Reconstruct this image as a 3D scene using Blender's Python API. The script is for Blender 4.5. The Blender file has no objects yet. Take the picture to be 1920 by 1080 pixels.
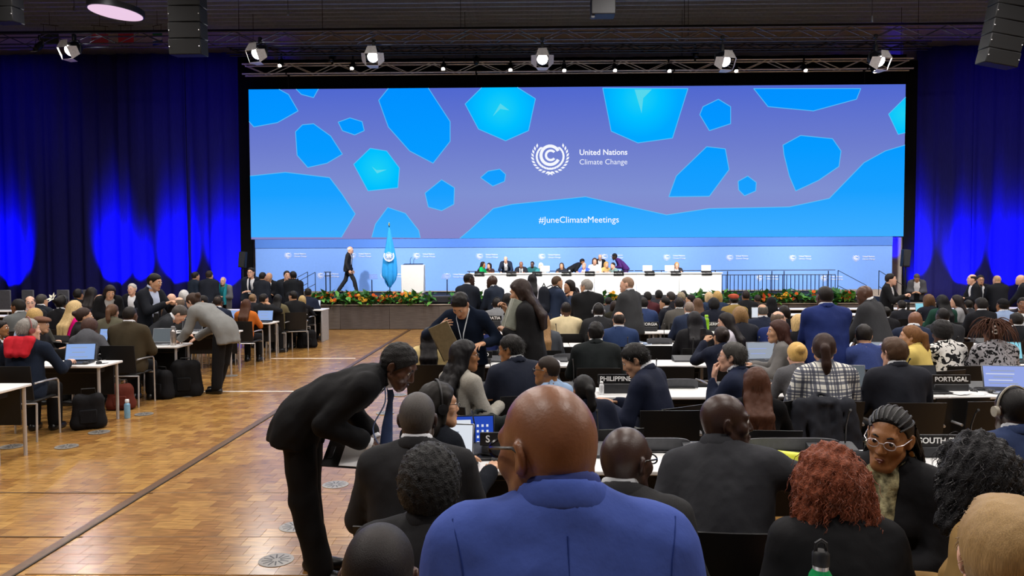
import bpy, math, random
import numpy as np
from mathutils import Vector, Matrix, Euler
from mathutils.bvhtree import BVHTree

# ------------------------------------------------------------------ camera, world, lights, exposure
S = bpy.context.scene
COL = S.collection
rnd = random.Random(7)
FPX = 1400.0
CAM_H = 2.0
cam_d = bpy.data.cameras.new('camera')
cam_d.sensor_width = 36.0
cam_d.lens = 36.0 * FPX / 1920.0
cam_d.clip_end = 200
cam = bpy.data.objects.new('camera', cam_d)
COL.objects.link(cam)
cam.location = (0, 0, CAM_H)
CAM_R = Matrix.Rotation(math.radians(0.98), 3, 'Z') @ Matrix.Rotation(math.radians(0.24), 3, 'Y') @ Matrix.Rotation(math.radians(90 - 2.21), 3, 'X')
cam.rotation_euler = CAM_R.to_euler()
S.camera = cam
S.view_settings.view_transform = 'Standard'
S.view_settings.look = 'None'
S.view_settings.exposure = 0.0
S.view_settings.gamma = 1.0
S.view_settings.use_curve_mapping = False
S.cycles.use_denoising = True
S.cycles.max_bounces = 6
S.cycles.diffuse_bounces = 3
S.cycles.glossy_bounces = 3
S.cycles.sample_clamp_indirect = 4.0

W = bpy.data.worlds.new('world')
S.world = W
W.use_nodes = True
W.node_tree.nodes['Background'].inputs[0].default_value = (0.55, 0.6, 0.8, 1)
W.node_tree.nodes['Background'].inputs[1].default_value = 0.035


def at(px, py, Y):
    """photo pixel -> point on the plane at depth Y"""
    d = CAM_R @ Vector(((px - 960) / FPX, (540 - py) / FPX, -1.0))
    t = Y / d.y
    return Vector((d.x * t, Y, CAM_H + d.z * t))


def floor_at(px, py, z=0.0):
    d = CAM_R @ Vector(((px - 960) / FPX, (540 - py) / FPX, -1.0))
    t = (z - CAM_H) / d.z
    return Vector((d.x * t, d.y * t, z))


def lamp(name, kind, loc, energy, color=(1, 1, 1), size=0.3, target=None, spot=60, blend=0.5, size_y=None):
    l = bpy.data.lights.new(name, kind)
    l.energy = energy
    l.color = color
    if kind == 'AREA':
        l.shape = 'DISK' if size_y is None else 'RECTANGLE'
        l.size = size
        if size_y is not None:
            l.size_y = size_y
    elif kind == 'SPOT':
        l.spot_size = math.radians(spot)
        l.spot_blend = blend
        l.shadow_soft_size = size
    else:
        l.shadow_soft_size = size
    o = bpy.data.objects.new(name, l)
    o.location = loc
    if target is not None:
        o.rotation_euler = (Vector(target) - Vector(loc)).to_track_quat('-Z', 'Y').to_euler()
    COL.objects.link(o)
    return o


# the hall's round ceiling lamps (one of them hangs in view at the top left)
HALL = (1.0, 0.93, 0.88)
for hx in (-12.0, -4.5, 3.0, 10.5, 18.0):
    for hy in (1.0, 7.0, 13.0, 18.5):
        lamp('hall_lamp_light', 'AREA', (hx, hy, 9.6), 330, HALL, 1.5, (hx, hy, 0))
# front-of-house wash from the lighting truss onto the audience and the stage
for hx in (-9, -3, 2, 8, 14):
    lamp('stage_wash_light', 'SPOT', (hx, 21.5, 8.6), 4300, (1, 0.97, 0.93), 0.25, (hx * 0.9 + 0.5, 28.2, 1.2), 62, 0.9)
# blue wash on the drapes, thrown upward from the floor along their foot
BLUE = (0.0, 0.0, 1.0)
for bx, bp, ba in ((-21.2, 2600, 40), (-16.84, 3000, 38), (-15.75, 1100, 26), (-14.24, 3000, 38), (-12.2, 3000, 40), (15.6, 2400, 40), (17.66, 3000, 38), (19.5, 3000, 40)):
    lamp('drape_uplight', 'SPOT', (bx, 29.35, 0.2), bp * 6, BLUE, 0.08, (bx, 30.45, 1.9), ba + 8, 1.0)
# blue wash over the rigging and the upper drapes
for bx in (-21, -13, 19):
    lamp('rig_blue_light', 'SPOT', (bx, 25.5, 8.2), 300, BLUE, 0.15, (bx, 30.4, 7.6), 90, 1.0)

# ------------------------------------------------------------------ helpers
def lin(c):
    if isinstance(c, str):
        c = tuple(int(c[i:i + 2], 16) / 255 for i in (0, 2, 4))
    return tuple((v / 12.92 if v <= 0.04045 else ((v + 0.055) / 1.055) ** 2.4) for v in c)


MATS = {}


def M(col, rough=0.6, metal=0.0, spec=0.4, bump=0.0, scale=60.0, stretch=(1, 1, 1), var=0.12, emit=0.0, sheen=0.0, coat=0.0, sss=0.0, vscale=None):
    key = (col, rough, metal, spec, bump, scale, stretch, var, emit, sheen, coat, sss, vscale)
    if key in MATS:
        return MATS[key]
    m = bpy.data.materials.new('surface')
    m.use_nodes = True
    nt = m.node_tree
    b = nt.nodes['Principled BSDF']
    c = lin(col)
    b.inputs['Base Color'].default_value = (*c, 1)
    b.inputs['Roughness'].default_value = rough
    b.inputs['Metallic'].default_value = metal
    b.inputs['Specular IOR Level'].default_value = spec
    if sheen:
        b.inputs['Sheen Weight'].default_value = sheen
    if coat:
        b.inputs['Coat Weight'].default_value = coat
    if sss:
        b.inputs['Subsurface Weight'].default_value = sss
        b.inputs['Subsurface Radius'].default_value = (0.012, 0.005, 0.003)
    if emit:
        b.inputs['Emission Color'].default_value = (*c, 1)
        b.inputs['Emission Strength'].default_value = emit
        b.inputs['Base Color'].default_value = (0.01, 0.01, 0.01, 1)
    if (var or bump) and not emit:
        tc = nt.nodes.new('ShaderNodeTexCoord')
        mp = nt.nodes.new('ShaderNodeMapping')
        mp.inputs['Scale'].default_value = stretch
        nt.links.new(tc.outputs['Object'], mp.inputs['Vector'])
        if var:
            n = nt.nodes.new('ShaderNodeTexNoise')
            n.inputs['Scale'].default_value = vscale or scale * 0.4
            n.inputs['Detail'].default_value = 3
            nt.links.new(mp.outputs[0], n.inputs['Vector'])
            r = nt.nodes.new('ShaderNodeValToRGB')
            r.color_ramp.elements[0].position = 0.3
            r.color_ramp.elements[1].position = 0.7
            r.color_ramp.elements[0].color = (*[v * (1 - var) for v in c], 1)
            r.color_ramp.elements[1].color = (*[min(1, v * (1 + var)) for v in c], 1)
            nt.links.new(n.outputs['Fac'], r.inputs[0])
            nt.links.new(r.outputs[0], b.inputs['Base Color'])
        if bump:
            n2 = nt.nodes.new('ShaderNodeTexNoise')
            n2.inputs['Scale'].default_value = scale
            n2.inputs['Detail'].default_value = 4
            nt.links.new(mp.outputs[0], n2.inputs['Vector'])
            bp = nt.nodes.new('ShaderNodeBump')
            bp.inputs['Strength'].default_value = bump
            bp.inputs['Distance'].default_value = 0.01
            nt.links.new(n2.outputs['Fac'], bp.inputs['Height'])
            nt.links.new(bp.outputs[0], b.inputs['Normal'])
    MATS[key] = m
    return m


def cloth(col, kind='wool'):
    if kind == 'knit':
        return M(col, 0.9, 0, 0.1, 0.4, 160, (1, 1, 2), 0.1)
    return M(col, 0.78, 0, 0.16, 0.25, 30, (1, 1, 0.6), 0.10, vscale=9)


CHROME = lambda: M('c9cacd', 0.22, 0.55, 0.5, 0, 30, (1, 1, 1), 0.05)
BLACKP = lambda: M('141415', 0.45, 0, 0.4, 0.08, 220, (1, 1, 1), 0.15)
WHITE = lambda: M('e6e6e4', 0.35, 0, 0.5, 0.03, 40, (1, 1, 1), 0.03)


def raw_mesh(name, V, F, mats, mi=None, smooth=True, sharp=38):
    """V: n x 3, F: list of faces (or an m x 4 array)"""
    me = bpy.data.meshes.new(name)
    V = np.asarray(V, dtype=np.float32).reshape(-1, 3)
    me.vertices.add(len(V))
    me.vertices.foreach_set('co', V.ravel())
    if isinstance(F, np.ndarray):
        loops = F.astype(np.int32).ravel()
        tot = np.full(len(F), F.shape[1], np.int32)
    else:
        tot = np.array([len(f) for f in F], np.int32)
        loops = np.array([i for f in F for i in f], np.int32)
    me.loops.add(len(loops))
    me.loops.foreach_set('vertex_index', loops)
    me.polygons.add(len(tot))
    st = np.zeros(len(tot), np.int32)
    st[1:] = np.cumsum(tot)[:-1]
    me.polygons.foreach_set('loop_start', st)
    me.polygons.foreach_set('loop_total', tot)
    me.polygons.foreach_set('use_smooth', np.full(len(tot), bool(smooth)))
    if mi is not None:
        me.polygons.foreach_set('material_index', np.asarray(mi, np.int32))
    for m in (mats if isinstance(mats, (list, tuple)) else [mats]):
        me.materials.append(m)
    me.update(calc_edges=True)
    if smooth and sharp:
        me.set_sharp_from_angle(angle=math.radians(sharp))
    return me


class MB:
    """collects boxes, tubes and lathes into one mesh"""

    def __init__(s):
        s.V, s.F, s.I = [], [], []
        s.mi = 0

    def add(s, V, F):
        o = len(s.V)
        s.V.extend([tuple(v) for v in V])
        s.F.extend([tuple(i + o for i in f) for f in F])
        s.I.extend([s.mi] * len(F))
        return s

    def box(s, c, size, bev=0.0, R=None):
        hx, hy, hz = [v / 2 for v in size]
        b = min(bev, hx * .9, hy * .9, hz * .9)
        c = Vector(c)
        R = R or Matrix.Identity(3)
        if b <= 0:
            V = [c + R @ Vector((x * hx, y * hy, z * hz)) for x in (-1, 1) for y in (-1, 1) for z in (-1, 1)]
            return s.add(V, [(0, 1, 3, 2), (4, 6, 7, 5), (0, 4, 5, 1), (2, 3, 7, 6), (0, 2, 6, 4), (1, 5, 7, 3)])
        V, idx = [], {}
        for x in (-1, 1):
            for y in (-1, 1):
                for z in (-1, 1):
                    for a in range(3):
                        p = [x * (hx - (b if a != 0 else 0)), y * (hy - (b if a != 1 else 0)), z * (hz - (b if a != 2 else 0))]
                        idx[(x, y, z, a)] = len(V)
                        V.append(c + R @ Vector(p))
        F = []
        for a in range(3):
            o = [i for i in range(3) if i != a]
            for sg in (-1, 1):
                q = []
                for u, v in ((-1, -1), (1, -1), (1, 1), (-1, 1)):
                    k = [0, 0, 0]
                    k[a] = sg
                    k[o[0]] = u
                    k[o[1]] = v
                    q.append(idx[(*k, a)])
                flip = (sg > 0) if a == 1 else (sg < 0)
                F.append(tuple(reversed(q)) if flip else tuple(q))
        for a in range(3):
            o = [i for i in range(3) if i != a]
            for u in (-1, 1):
                for v in (-1, 1):
                    k0 = [0, 0, 0]
                    k0[o[0]] = u
                    k0[o[1]] = v
                    k1 = list(k0)
                    k0[a], k1[a] = -1, 1
                    q = [idx[(*k0, o[0])], idx[(*k1, o[0])], idx[(*k1, o[1])], idx[(*k0, o[1])]]
                    flip = (u * v > 0) ^ (a == 1)
                    F.append(tuple(q) if not flip else tuple(reversed(q)))
        for x in (-1, 1):
            for y in (-1, 1):
                for z in (-1, 1):
                    q = [idx[(x, y, z, a)] for a in range(3)]
                    F.append(tuple(q) if x * y * z > 0 else tuple(reversed(q)))
        return s.add(V, F)

    def tube(s, pts, r, n=8, cap=True, flat=None):
        pts = [Vector(p) for p in pts]
        rr = r if isinstance(r, (list, tuple)) else [r] * len(pts)
        V, F = [], []
        prev = None
        for i, p in enumerate(pts):
            t = (pts[min(i + 1, len(pts) - 1)] - pts[max(i - 1, 0)])
            t = t.normalized() if t.length > 1e-9 else Vector((0, 0, 1))
            if prev is None:
                a = Vector((0, 0, 1)) if abs(t.z) < 0.9 else Vector((1, 0, 0))
                u = t.cross(a).normalized()
            else:
                u = (prev - t * prev.dot(t)).normalized()
            prev = u
            w = t.cross(u)
            for k in range(n):
                an = 2 * math.pi * k / n
                V.append(p + (u * math.cos(an) + w * math.sin(an) * (flat or 1)) * rr[i])
        for i in range(len(pts) - 1):
            for k in range(n):
                k2 = (k + 1) % n
                F.append((i * n + k, i * n + k2, (i + 1) * n + k2, (i + 1) * n + k))
        if cap:
            F.append(tuple(reversed(range(n))))
            F.append(tuple((len(pts) - 1) * n + k for k in range(n)))
        return s.add(V, F)

    def lathe(s, prof, c=(0, 0, 0), n=20, R=None):
        c = Vector(c)
        R = R or Matrix.Identity(3)
        V, F = [], []
        for r, z in prof:
            for k in range(n):
                a = 2 * math.pi * k / n
                V.append(c + R @ Vector((r * math.cos(a), r * math.sin(a), z)))
        for i in range(len(prof) - 1):
            for k in range(n):
                k2 = (k + 1) % n
                F.append((i * n + k, i * n + k2, (i + 1) * n + k2, (i + 1) * n + k))
        if prof[0][0] > 1e-6:
            F.append(tuple(reversed(range(n))))
        if prof[-1][0] > 1e-6:
            F.append(tuple((len(prof) - 1) * n + k for k in range(n)))
        return s.add(V, F)

    def slab(s, poly, thick, axis='y', c=(0, 0, 0), R=None):
        """polygon in the plane (x,z) extruded along y by thick"""
        c = Vector(c)
        R = R or Matrix.Identity(3)
        n = len(poly)
        V = [c + R @ Vector((x, 0, z)) for x, z in poly] + [c + R @ Vector((x, thick, z)) for x, z in poly]
        F = [tuple(range(n)), tuple(reversed(range(n, 2 * n)))]
        F += [(k, k + n, (k + 1) % n + n, (k + 1) % n) for k in range(n)]
        return s.add(V, F)

    def mesh(s, name, mats, smooth=True, sharp=38):
        return raw_mesh(name, s.V, s.F, mats, s.I, smooth, sharp)


def ob(name, me, parent=None, loc=(0, 0, 0), rot=None, label=None, cat=None, group=None, kind=None, scale=None):
    o = bpy.data.objects.new(name, me)
    COL.objects.link(o)
    if parent is not None:
        o.parent = parent
    o.location = loc
    if rot is not None:
        o.rotation_euler = rot
    if scale is not None:
        o.scale = scale
    for k, v in (('label', label), ('category', cat), ('group', group), ('kind', kind)):
        if v:
            o[k] = v
    return o


def part(name, mb, mat, parent, loc=(0, 0, 0), rot=None, smooth=True, kind=None, label=None):
    return ob(name, mb.mesh(name, mat, smooth), parent, loc, rot, kind=kind, label=label)


def dup(root, loc, rz=0.0, label=None, group=None):
    def cp(o, par):
        c = o.copy()
        COL.objects.link(c)
        if par is not None:
            c.parent = par
        for ch in KIDS.get(o.name, ()):
            cp(ch, c)
        return c
    r = cp(root, None)
    r.location = loc
    r.rotation_euler = (0, 0, rz)
    if label:
        r['label'] = label
    if group:
        r['group'] = group
    return r


KIDS = {}


def proto(root):
    """remember a thing's parts so that it can be copied quickly"""
    for o in COL.objects:
        if o.parent is not None:
            l = KIDS.setdefault(o.parent.name, [])
            if o not in l:
                l.append(o)
    return root


def empty(name, loc=(0, 0, 0), rz=0.0, label=None, cat=None, group=None):
    o = ob(name, None, None, loc, (0, 0, rz), label, cat, group)
    o.empty_display_size = 0.1
    return o


def text_mesh(txt, size, mat, bold=0.0, depth=0.002, align='CENTER'):
    c = bpy.data.curves.new('lettering', 'FONT')
    c.body = txt
    c.size = size
    c.align_x = align
    c.align_y = 'CENTER'
    c.extrude = depth
    c.offset = bold
    c.resolution_u = 3
    o = bpy.data.objects.new('lettering', c)
    COL.objects.link(o)
    dg = bpy.context.evaluated_depsgraph_get()
    me = bpy.data.meshes.new_from_object(o.evaluated_get(dg))
    bpy.data.objects.remove(o)
    me.materials.clear()
    me.materials.append(mat)
    return me


# ------------------------------------------------------------------ implicit-surface modeller (smooth bodies and clothes)
class Field:
    def __init__(s, lo, hi, h, fine=None):
        s.ax = []
        s.h = h
        for i in range(3):
            if fine is None:
                a = np.arange(lo[i], hi[i] + h, h)
            else:
                flo, fhi, hf = fine
                left = np.arange(flo[i], lo[i] - h, -h)[::-1]
                mid = np.arange(flo[i] + hf, fhi[i] + hf, hf)
                right = np.arange(mid[-1] + h, hi[i] + h, h)
                a = np.concatenate([left, mid, right])
            s.ax.append(a.astype(np.float32))
        s.F = np.full([len(a) for a in s.ax], 0.3, np.float32)

    def _sl(s, lo, hi):
        sl = []
        for i in range(3):
            a = int(np.searchsorted(s.ax[i], lo[i]))
            b = int(np.searchsorted(s.ax[i], hi[i]))
            if b <= a:
                return None
            sl.append(slice(a, b))
        return tuple(sl)

    def _put(s, sl, d, k, op):
        f = s.F[sl]
        if op == 'u':
            if k > 0:
                h = np.maximum(k - np.abs(f - d), 0) / k
                s.F[sl] = np.minimum(f, d) - h * h * (k * 0.25)
            else:
                s.F[sl] = np.minimum(f, d)
        else:
            d = -d
            if k > 0:
                h = np.maximum(k - np.abs(f - d), 0) / k
                s.F[sl] = np.maximum(f, d) + h * h * (k * 0.25)
            else:
                s.F[sl] = np.maximum(f, d)

    def _loc(s, sl, c, R):
        x = (s.ax[0][sl[0]] - c[0])[:, None, None]
        y = (s.ax[1][sl[1]] - c[1])[None, :, None]
        z = (s.ax[2][sl[2]] - c[2])[None, None, :]
        if R is None:
            return x, y, z
        return tuple(R[0, i] * x + R[1, i] * y + R[2, i] * z for i in range(3))

    def cap(s, a, b, ra, rb, k=0.02, op='u', R=None, sc=None):
        """tapered capsule; with R and sc it is squashed along the frame's y by sc"""
        a = np.asarray(a, float)
        b = np.asarray(b, float)
        pad = k + 2.2 * s.h
        m = max(ra, rb) + pad
        sl = s._sl(np.minimum(a, b) - m, np.maximum(a, b) + m)
        if sl is None:
            return
        x, y, z = s._loc(sl, a, R)
        ba = b - a
        if R is not None:
            ba = R.T @ ba
        if sc is not None:
            y = y / sc
            ba = ba * np.array([1, 1 / sc, 1])
        bb = float(ba @ ba) + 1e-12
        h = np.clip((x * ba[0] + y * ba[1] + z * ba[2]) / bb, 0, 1)
        d = np.sqrt((x - h * ba[0]) ** 2 + (y - h * ba[1]) ** 2 + (z - h * ba[2]) ** 2) - (ra + (rb - ra) * h)
        if sc is not None:
            d = d * min(1.0, (sc + 1) / 2)
        s._put(sl, d, k, op)

    def ell(s, c, r, R=None, k=0.02, op='u'):
        c = np.asarray(c, float)
        pad = k + 2.2 * s.h
        m = max(r) + pad
        sl = s._sl(c - m, c + m)
        if sl is None:
            return
        x, y, z = s._loc(sl, c, R)
        x, y, z = x / r[0], y / r[1], z / r[2]
        q = x * x + y * y + z * z
        k0 = np.sqrt(q)
        k1 = np.sqrt((x / r[0]) ** 2 + (y / r[1]) ** 2 + (z / r[2]) ** 2) + 1e-6
        s._put(sl, k0 * (k0 - 1) / k1, k, op)

    def torus(s, c, R, rad, tube, sz=1.0, sy=1.0, k=0.01, op='u'):
        c = np.asarray(c, float)
        m = rad + tube * max(1, sz) + k + 2.2 * s.h
        sl = s._sl(c - m, c + m)
        if sl is None:
            return
        x, y, z = s._loc(sl, c, R)
        l = np.sqrt(x * x + (y / sy) ** 2) - rad
        d = np.sqrt(l * l + (z / sz) ** 2) - tube
        s._put(sl, d, k, op)

    def plane(s, p, n, k=0.0):
        """keep the side where n.(x-p) < 0"""
        n = np.asarray(n, float)
        n = n / np.linalg.norm(n)
        d = sum(((s.ax[i] - p[i]) * n[i]).reshape([-1 if j == i else 1 for j in range(3)]) for i in range(3))
        full = (slice(None),) * 3
        s._put(full, -np.broadcast_to(d, s.F.shape), k, 's')

    def noise(s, amp, freq, seed=0, az=1.0):
        r = np.random.RandomState(seed)
        n = np.zeros_like(s.F)
        for o in range(3):
            f = freq * (1.0, 1.7, 2.9)[o]
            ph = r.rand(6) * 6.28
            w = r.randn(3, 3) * 0.35 + np.eye(3)
            X = s.ax[0][:, None, None]
            Y = s.ax[1][None, :, None]
            Z = s.ax[2][None, None, :] * az
            a = [np.sin(f * (w[i, 0] * X + w[i, 1] * Y + w[i, 2] * Z) + ph[i]) for i in range(3)]
            n += a[0] * a[1] * (1.0, 0.55, 0.3)[o] + a[2] * (0.3, 0.15, 0.1)[o]
        s.F += (amp * n).astype(np.float32)

    def surface(s):
        F = s.F
        ins = F < 0
        c = np.zeros([n - 1 for n in F.shape], np.int8)
        for dx in (0, 1):
            for dy in (0, 1):
                for dz in (0, 1):
                    c += ins[dx:F.shape[0] - 1 + dx, dy:F.shape[1] - 1 + dy, dz:F.shape[2] - 1 + dz]
        act = (c > 0) & (c < 8)
        I = np.nonzero(act)
        n = len(I[0])
        if n == 0:
            return np.zeros((0, 3)), np.zeros((0, 4), int)
        vid = np.full(c.shape, -1, np.int32)
        vid[I] = np.arange(n)
        val = {}
        for dx in (0, 1):
            for dy in (0, 1):
                for dz in (0, 1):
                    val[(dx, dy, dz)] = F[I[0] + dx, I[1] + dy, I[2] + dz]
        acc = np.zeros((n, 3), np.float32)
        cnt = np.zeros(n, np.float32)
        for a in range(3):
            for u in (0, 1):
                for v in (0, 1):
                    k0 = [u, v]
                    k0.insert(a, 0)
                    k1 = [u, v]
                    k1.insert(a, 1)
                    f0, f1 = val[tuple(k0)], val[tuple(k1)]
                    m = (f0 < 0) != (f1 < 0)
                    t = np.where(m, f0 / np.where(m, f0 - f1, 1), 0)
                    for j in range(3):
                        acc[:, j] += np.where(m, t if j == a else k0[j], 0)
                    cnt += m
        acc /= cnt[:, None]
        V = np.empty((n, 3), np.float32)
        for j in range(3):
            x0 = s.ax[j][I[j]]
            V[:, j] = x0 + acc[:, j] * (s.ax[j][I[j] + 1] - x0)
        Q = []
        for a in range(3):
            b, d = [(1, 2), (2, 0), (0, 1)][a]
            s0 = [slice(1, -1)] * 3
            s1 = [slice(1, -1)] * 3
            s0[a] = slice(0, -1)
            s1[a] = slice(1, None)
            i0, i1 = ins[tuple(s0)], ins[tuple(s1)]
            e = np.nonzero(i0 != i1)
            p = [e[j] + (0 if j == a else 1) for j in range(3)]
            out = i0[e]
            cells = []
            for u, v in ((-1, -1), (0, -1), (0, 0), (-1, 0)):
                q = list(p)
                q[b] = p[b] + u
                q[d] = p[d] + v
                cells.append(vid[tuple(q)])
            q = np.stack(cells, 1)
            q[~out] = q[~out][:, ::-1]
            Q.append(q)
        Q = np.concatenate(Q)
        return V, Q[(Q >= 0).all(1)]

# ------------------------------------------------------------------ the hall
def floor_material():
    m = bpy.data.materials.new('parquet')
    m.use_nodes = True
    nt = m.node_tree
    b = nt.nodes['Principled BSDF']
    g = nt.nodes.new('ShaderNodeNewGeometry')
    br = nt.nodes.new('ShaderNodeTexBrick')
    br.offset = 0.5
    br.inputs['Scale'].default_value = 1.0
    br.inputs['Brick Width'].default_value = 0.16
    br.inputs['Row Height'].default_value = 0.16
    br.inputs['Mortar Size'].default_value = 0.0016
    br.inputs['Bias'].default_value = 0.0
    br.inputs['Color1'].default_value = (*lin('93693a'), 1)
    br.inputs['Color2'].default_value = (*lin('b58c4f'), 1)
    br.inputs['Mortar'].default_value = (*lin('7a5528'), 1)
    nt.links.new(g.outputs['Position'], br.inputs['Vector'])
    mp = nt.nodes.new('ShaderNodeMapping')
    mp.inputs['Scale'].default_value = (6.0, 40, 1)
    nt.links.new(g.outputs['Position'], mp.inputs['Vector'])
    n = nt.nodes.new('ShaderNodeTexNoise')
    n.inputs['Scale'].default_value = 1.0
    n.inputs['Detail'].default_value = 1
    nt.links.new(mp.outputs[0], n.inputs['Vector'])
    r = nt.nodes.new('ShaderNodeValToRGB')
    r.color_ramp.elements[0].position = 0.32
    r.color_ramp.elements[0].color = (0.55, 0.51, 0.46, 1)
    r.color_ramp.elements[1].position = 0.68
    r.color_ramp.elements[1].color = (1.22, 1.2, 1.12, 1)
    nt.links.new(n.outputs['Fac'], r.inputs[0])
    mx = nt.nodes.new('ShaderNodeMix')
    mx.data_type = 'RGBA'
    mx.blend_type = 'MULTIPLY'
    mx.inputs[0].default_value = 0.75
    nt.links.new(br.outputs['Color'], mx.inputs[6])
    nt.links.new(r.outputs[0], mx.inputs[7])
    nt.links.new(mx.outputs[2], b.inputs['Base Color'])
    b.inputs['Roughness'].default_value = 0.27
    b.inputs['Specular IOR Level'].default_value = 0.6
    n2 = nt.nodes.new('ShaderNodeTexNoise')
    n2.inputs['Scale'].default_value = 7
    nt.links.new(g.outputs['Position'], n2.inputs['Vector'])
    mr = nt.nodes.new('ShaderNodeMapRange')
    mr.inputs['To Min'].default_value = 0.15
    mr.inputs['To Max'].default_value = 0.27
    nt.links.new(n2.outputs['Fac'], mr.inputs['Value'])
    nt.links.new(mr.outputs[0], b.inputs['Roughness'])
    return m


def plank_material(col):
    m = bpy.data.materials.new('plank_wood')
    m.use_nodes = True
    nt = m.node_tree
    b = nt.nodes['Principled BSDF']
    g = nt.nodes.new('ShaderNodeNewGeometry')
    mp = nt.nodes.new('ShaderNodeMapping')
    mp.inputs['Scale'].default_value = (6.0, 40, 1)
    nt.links.new(g.outputs['Position'], mp.inputs['Vector'])
    n = nt.nodes.new('ShaderNodeTexNoise')
    n.inputs['Scale'].default_value = 1.0
    n.inputs['Detail'].default_value = 2
    nt.links.new(mp.outputs[0], n.inputs['Vector'])
    r = nt.nodes.new('ShaderNodeValToRGB')
    c = lin(col)
    r.color_ramp.elements[0].position = 0.32
    r.color_ramp.elements[0].color = (*[v * 0.62 for v in c], 1)
    r.color_ramp.elements[1].position = 0.68
    r.color_ramp.elements[1].color = (*[min(1, v * 1.16) for v in c], 1)
    nt.links.new(n.outputs['Fac'], r.inputs[0])
    nt.links.new(r.outputs[0], b.inputs['Base Color'])
    b.inputs['Roughness'].default_value = 0.23
    b.inputs['Specular IOR Level'].default_value = 0.6
    return m


XL, XR, YF, YB, ZC = -26.0, 25.0, -5.0, 32.0, 11.7
floor = ob('floor', MB().box(((XL + XR) / 2, (YF + YB) / 2, -0.1), (XR - XL, YB - YF, 0.2)).mesh('floor', floor_material(), False), kind='structure')
pm = [plank_material(c) for c in ('93693a', '9b7140', 'a57b46', 'ae844b', '8f6537', 'a07642')]
plank_me = {}
for j in range(16):
    yy = 4.64 + j * 0.16 + 0.08
    xx = -3.2
    while xx < -0.4:
        L = 0.08 if (xx < -3.15 and j % 2) else 0.16
        k = (L, rnd.randrange(6))
        if k not in plank_me:
            plank_me[k] = MB().box((0, 0, 0.0), (L - 0.0012, 0.1588, 0.006), 0.0007).mesh('plank', pm[k[1]], False)
        ob('plank', plank_me[k], floor, (xx + L / 2, yy, 0.0022))
        xx += L
# joints between the parquet fields, and the white tape lines
DARK = M('241708', 0.5, 0, 0.3, 0, 30, (1, 1, 1), 0.1)
ob('trim_1', MB().box((-3.30, 13.0, 0.003), (0.075, 17.0, 0.008), 0.002).mesh('trim', M('5c4026', 0.35, 0, 0.4, 0.05, 60, (1, 1, 1), 0.2)), kind='structure')
ob('trim_2', MB().box((-3.255, 13.0, 0.002), (0.014, 17.0, 0.012), 0.001).mesh('trim', DARK), kind='structure')
ob('trim_3', MB().box((-7.5, 6.30, 0.002), (13.0, 0.012, 0.008), 0.001).mesh('trim', M('5a4020', 0.5)), kind='structure')
ob('trim_4', MB().box((-7.5, 5.28, 0.002), (13.0, 0.010, 0.008), 0.001).mesh('trim', M('5a4020', 0.5)), kind='structure')
TAPE = M('e9e6e2', 0.5, 0, 0.4, 0, 30, (1, 1, 1), 0.05)
for n_, (yy, x0, x1) in enumerate(((11.25, -5.05, -3.42), (15.05, -5.2, -3.45))):
    ob('floor_tape', MB().box(((x0 + x1) / 2, yy, 0.002), (x1 - x0, 0.045, 0.005), 0.001).mesh('floor_tape', TAPE), None,
       label=('white tape line on the parquet across the aisle, nearer one', 'white tape line on the parquet across the aisle, nearer the stage')[n_], cat='tape')

ceiling = ob('ceiling', MB().box(((XL + XR) / 2, (YF + YB) / 2, ZC + 0.15), (XR - XL, YB - YF, 0.3)).mesh('ceiling', M('0d0f14', 0.8), False), kind='structure')
sl = MB().box((0, 0, 0), (XR - XL - 0.4, 0.10, 0.16), 0.015).mesh('slat', M('98a4b4', 0.5, 0.1, 0.5, 0, 30, (1, 1, 1), 0.1))
for j in range(20):
    ob('slat', sl, ceiling, (-0.5, 22.0 + j * 0.47, ZC - 0.10))
ob('wall_back', MB().box(((XL + XR) / 2, YB + 0.1, ZC / 2), (XR - XL, 0.2, ZC)).mesh('wall', M('dccdc0', 0.8), False), kind='structure')
WG = M('35363c', 0.85)
ob('wall_left', MB().box((XL - 0.1, (YF + YB) / 2, ZC / 2), (0.2, YB - YF, ZC)).mesh('wall', WG, False), kind='structure')
ob('wall_right', MB().box((XR + 0.1, (YF + YB) / 2, ZC / 2), (0.2, YB - YF, ZC)).mesh('wall', WG, False), kind='structure')
ob('wall_front', MB().box(((XL + XR) / 2, YF - 0.1, ZC / 2), (XR - XL, 0.2, ZC)).mesh('wall', WG, False), kind='structure')


# ------------------------------------------------------------------ drapes
def drape(x0, x1, y, z0, z1, seed, amp, mat, label, cat='curtain'):
    rs = np.random.RandomState(seed)
    nx = max(8, int((x1 - x0) / 0.055))
    nz = 15
    xs = np.linspace(x0, x1, nx)
    ph = rs.rand(8) * 6.28
    V = []
    for j in range(nz):
        t = j / (nz - 1)
        a = amp * (1.15 - 0.45 * t)
        f = np.sin(xs * 9.0 + ph[0] + 0.9 * np.sin(xs * 1.7 + ph[1])) * a + np.sin(xs * 3.1 + ph[2] + 0.3 * t) * a * 0.9 + np.sin(xs * 19 + ph[3]) * a * 0.22
        f += np.sin(xs * 1.15 + ph[4] + t * 0.4) * amp * 1.3
        V += [(xs[i], y + f[i], z0 + (z1 - z0) * t) for i in range(nx)]
    F = [(j * nx + i, j * nx + i + 1, (j + 1) * nx + i + 1, (j + 1) * nx + i) for j in range(nz - 1) for i in range(nx - 1)]
    o = ob('drape', raw_mesh('drape', V, F, mat, None, True, 0), None, label=label, cat=cat)
    md = o.modifiers.new('thickness', 'SOLIDIFY')
    md.thickness = 0.012
    return o


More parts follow.
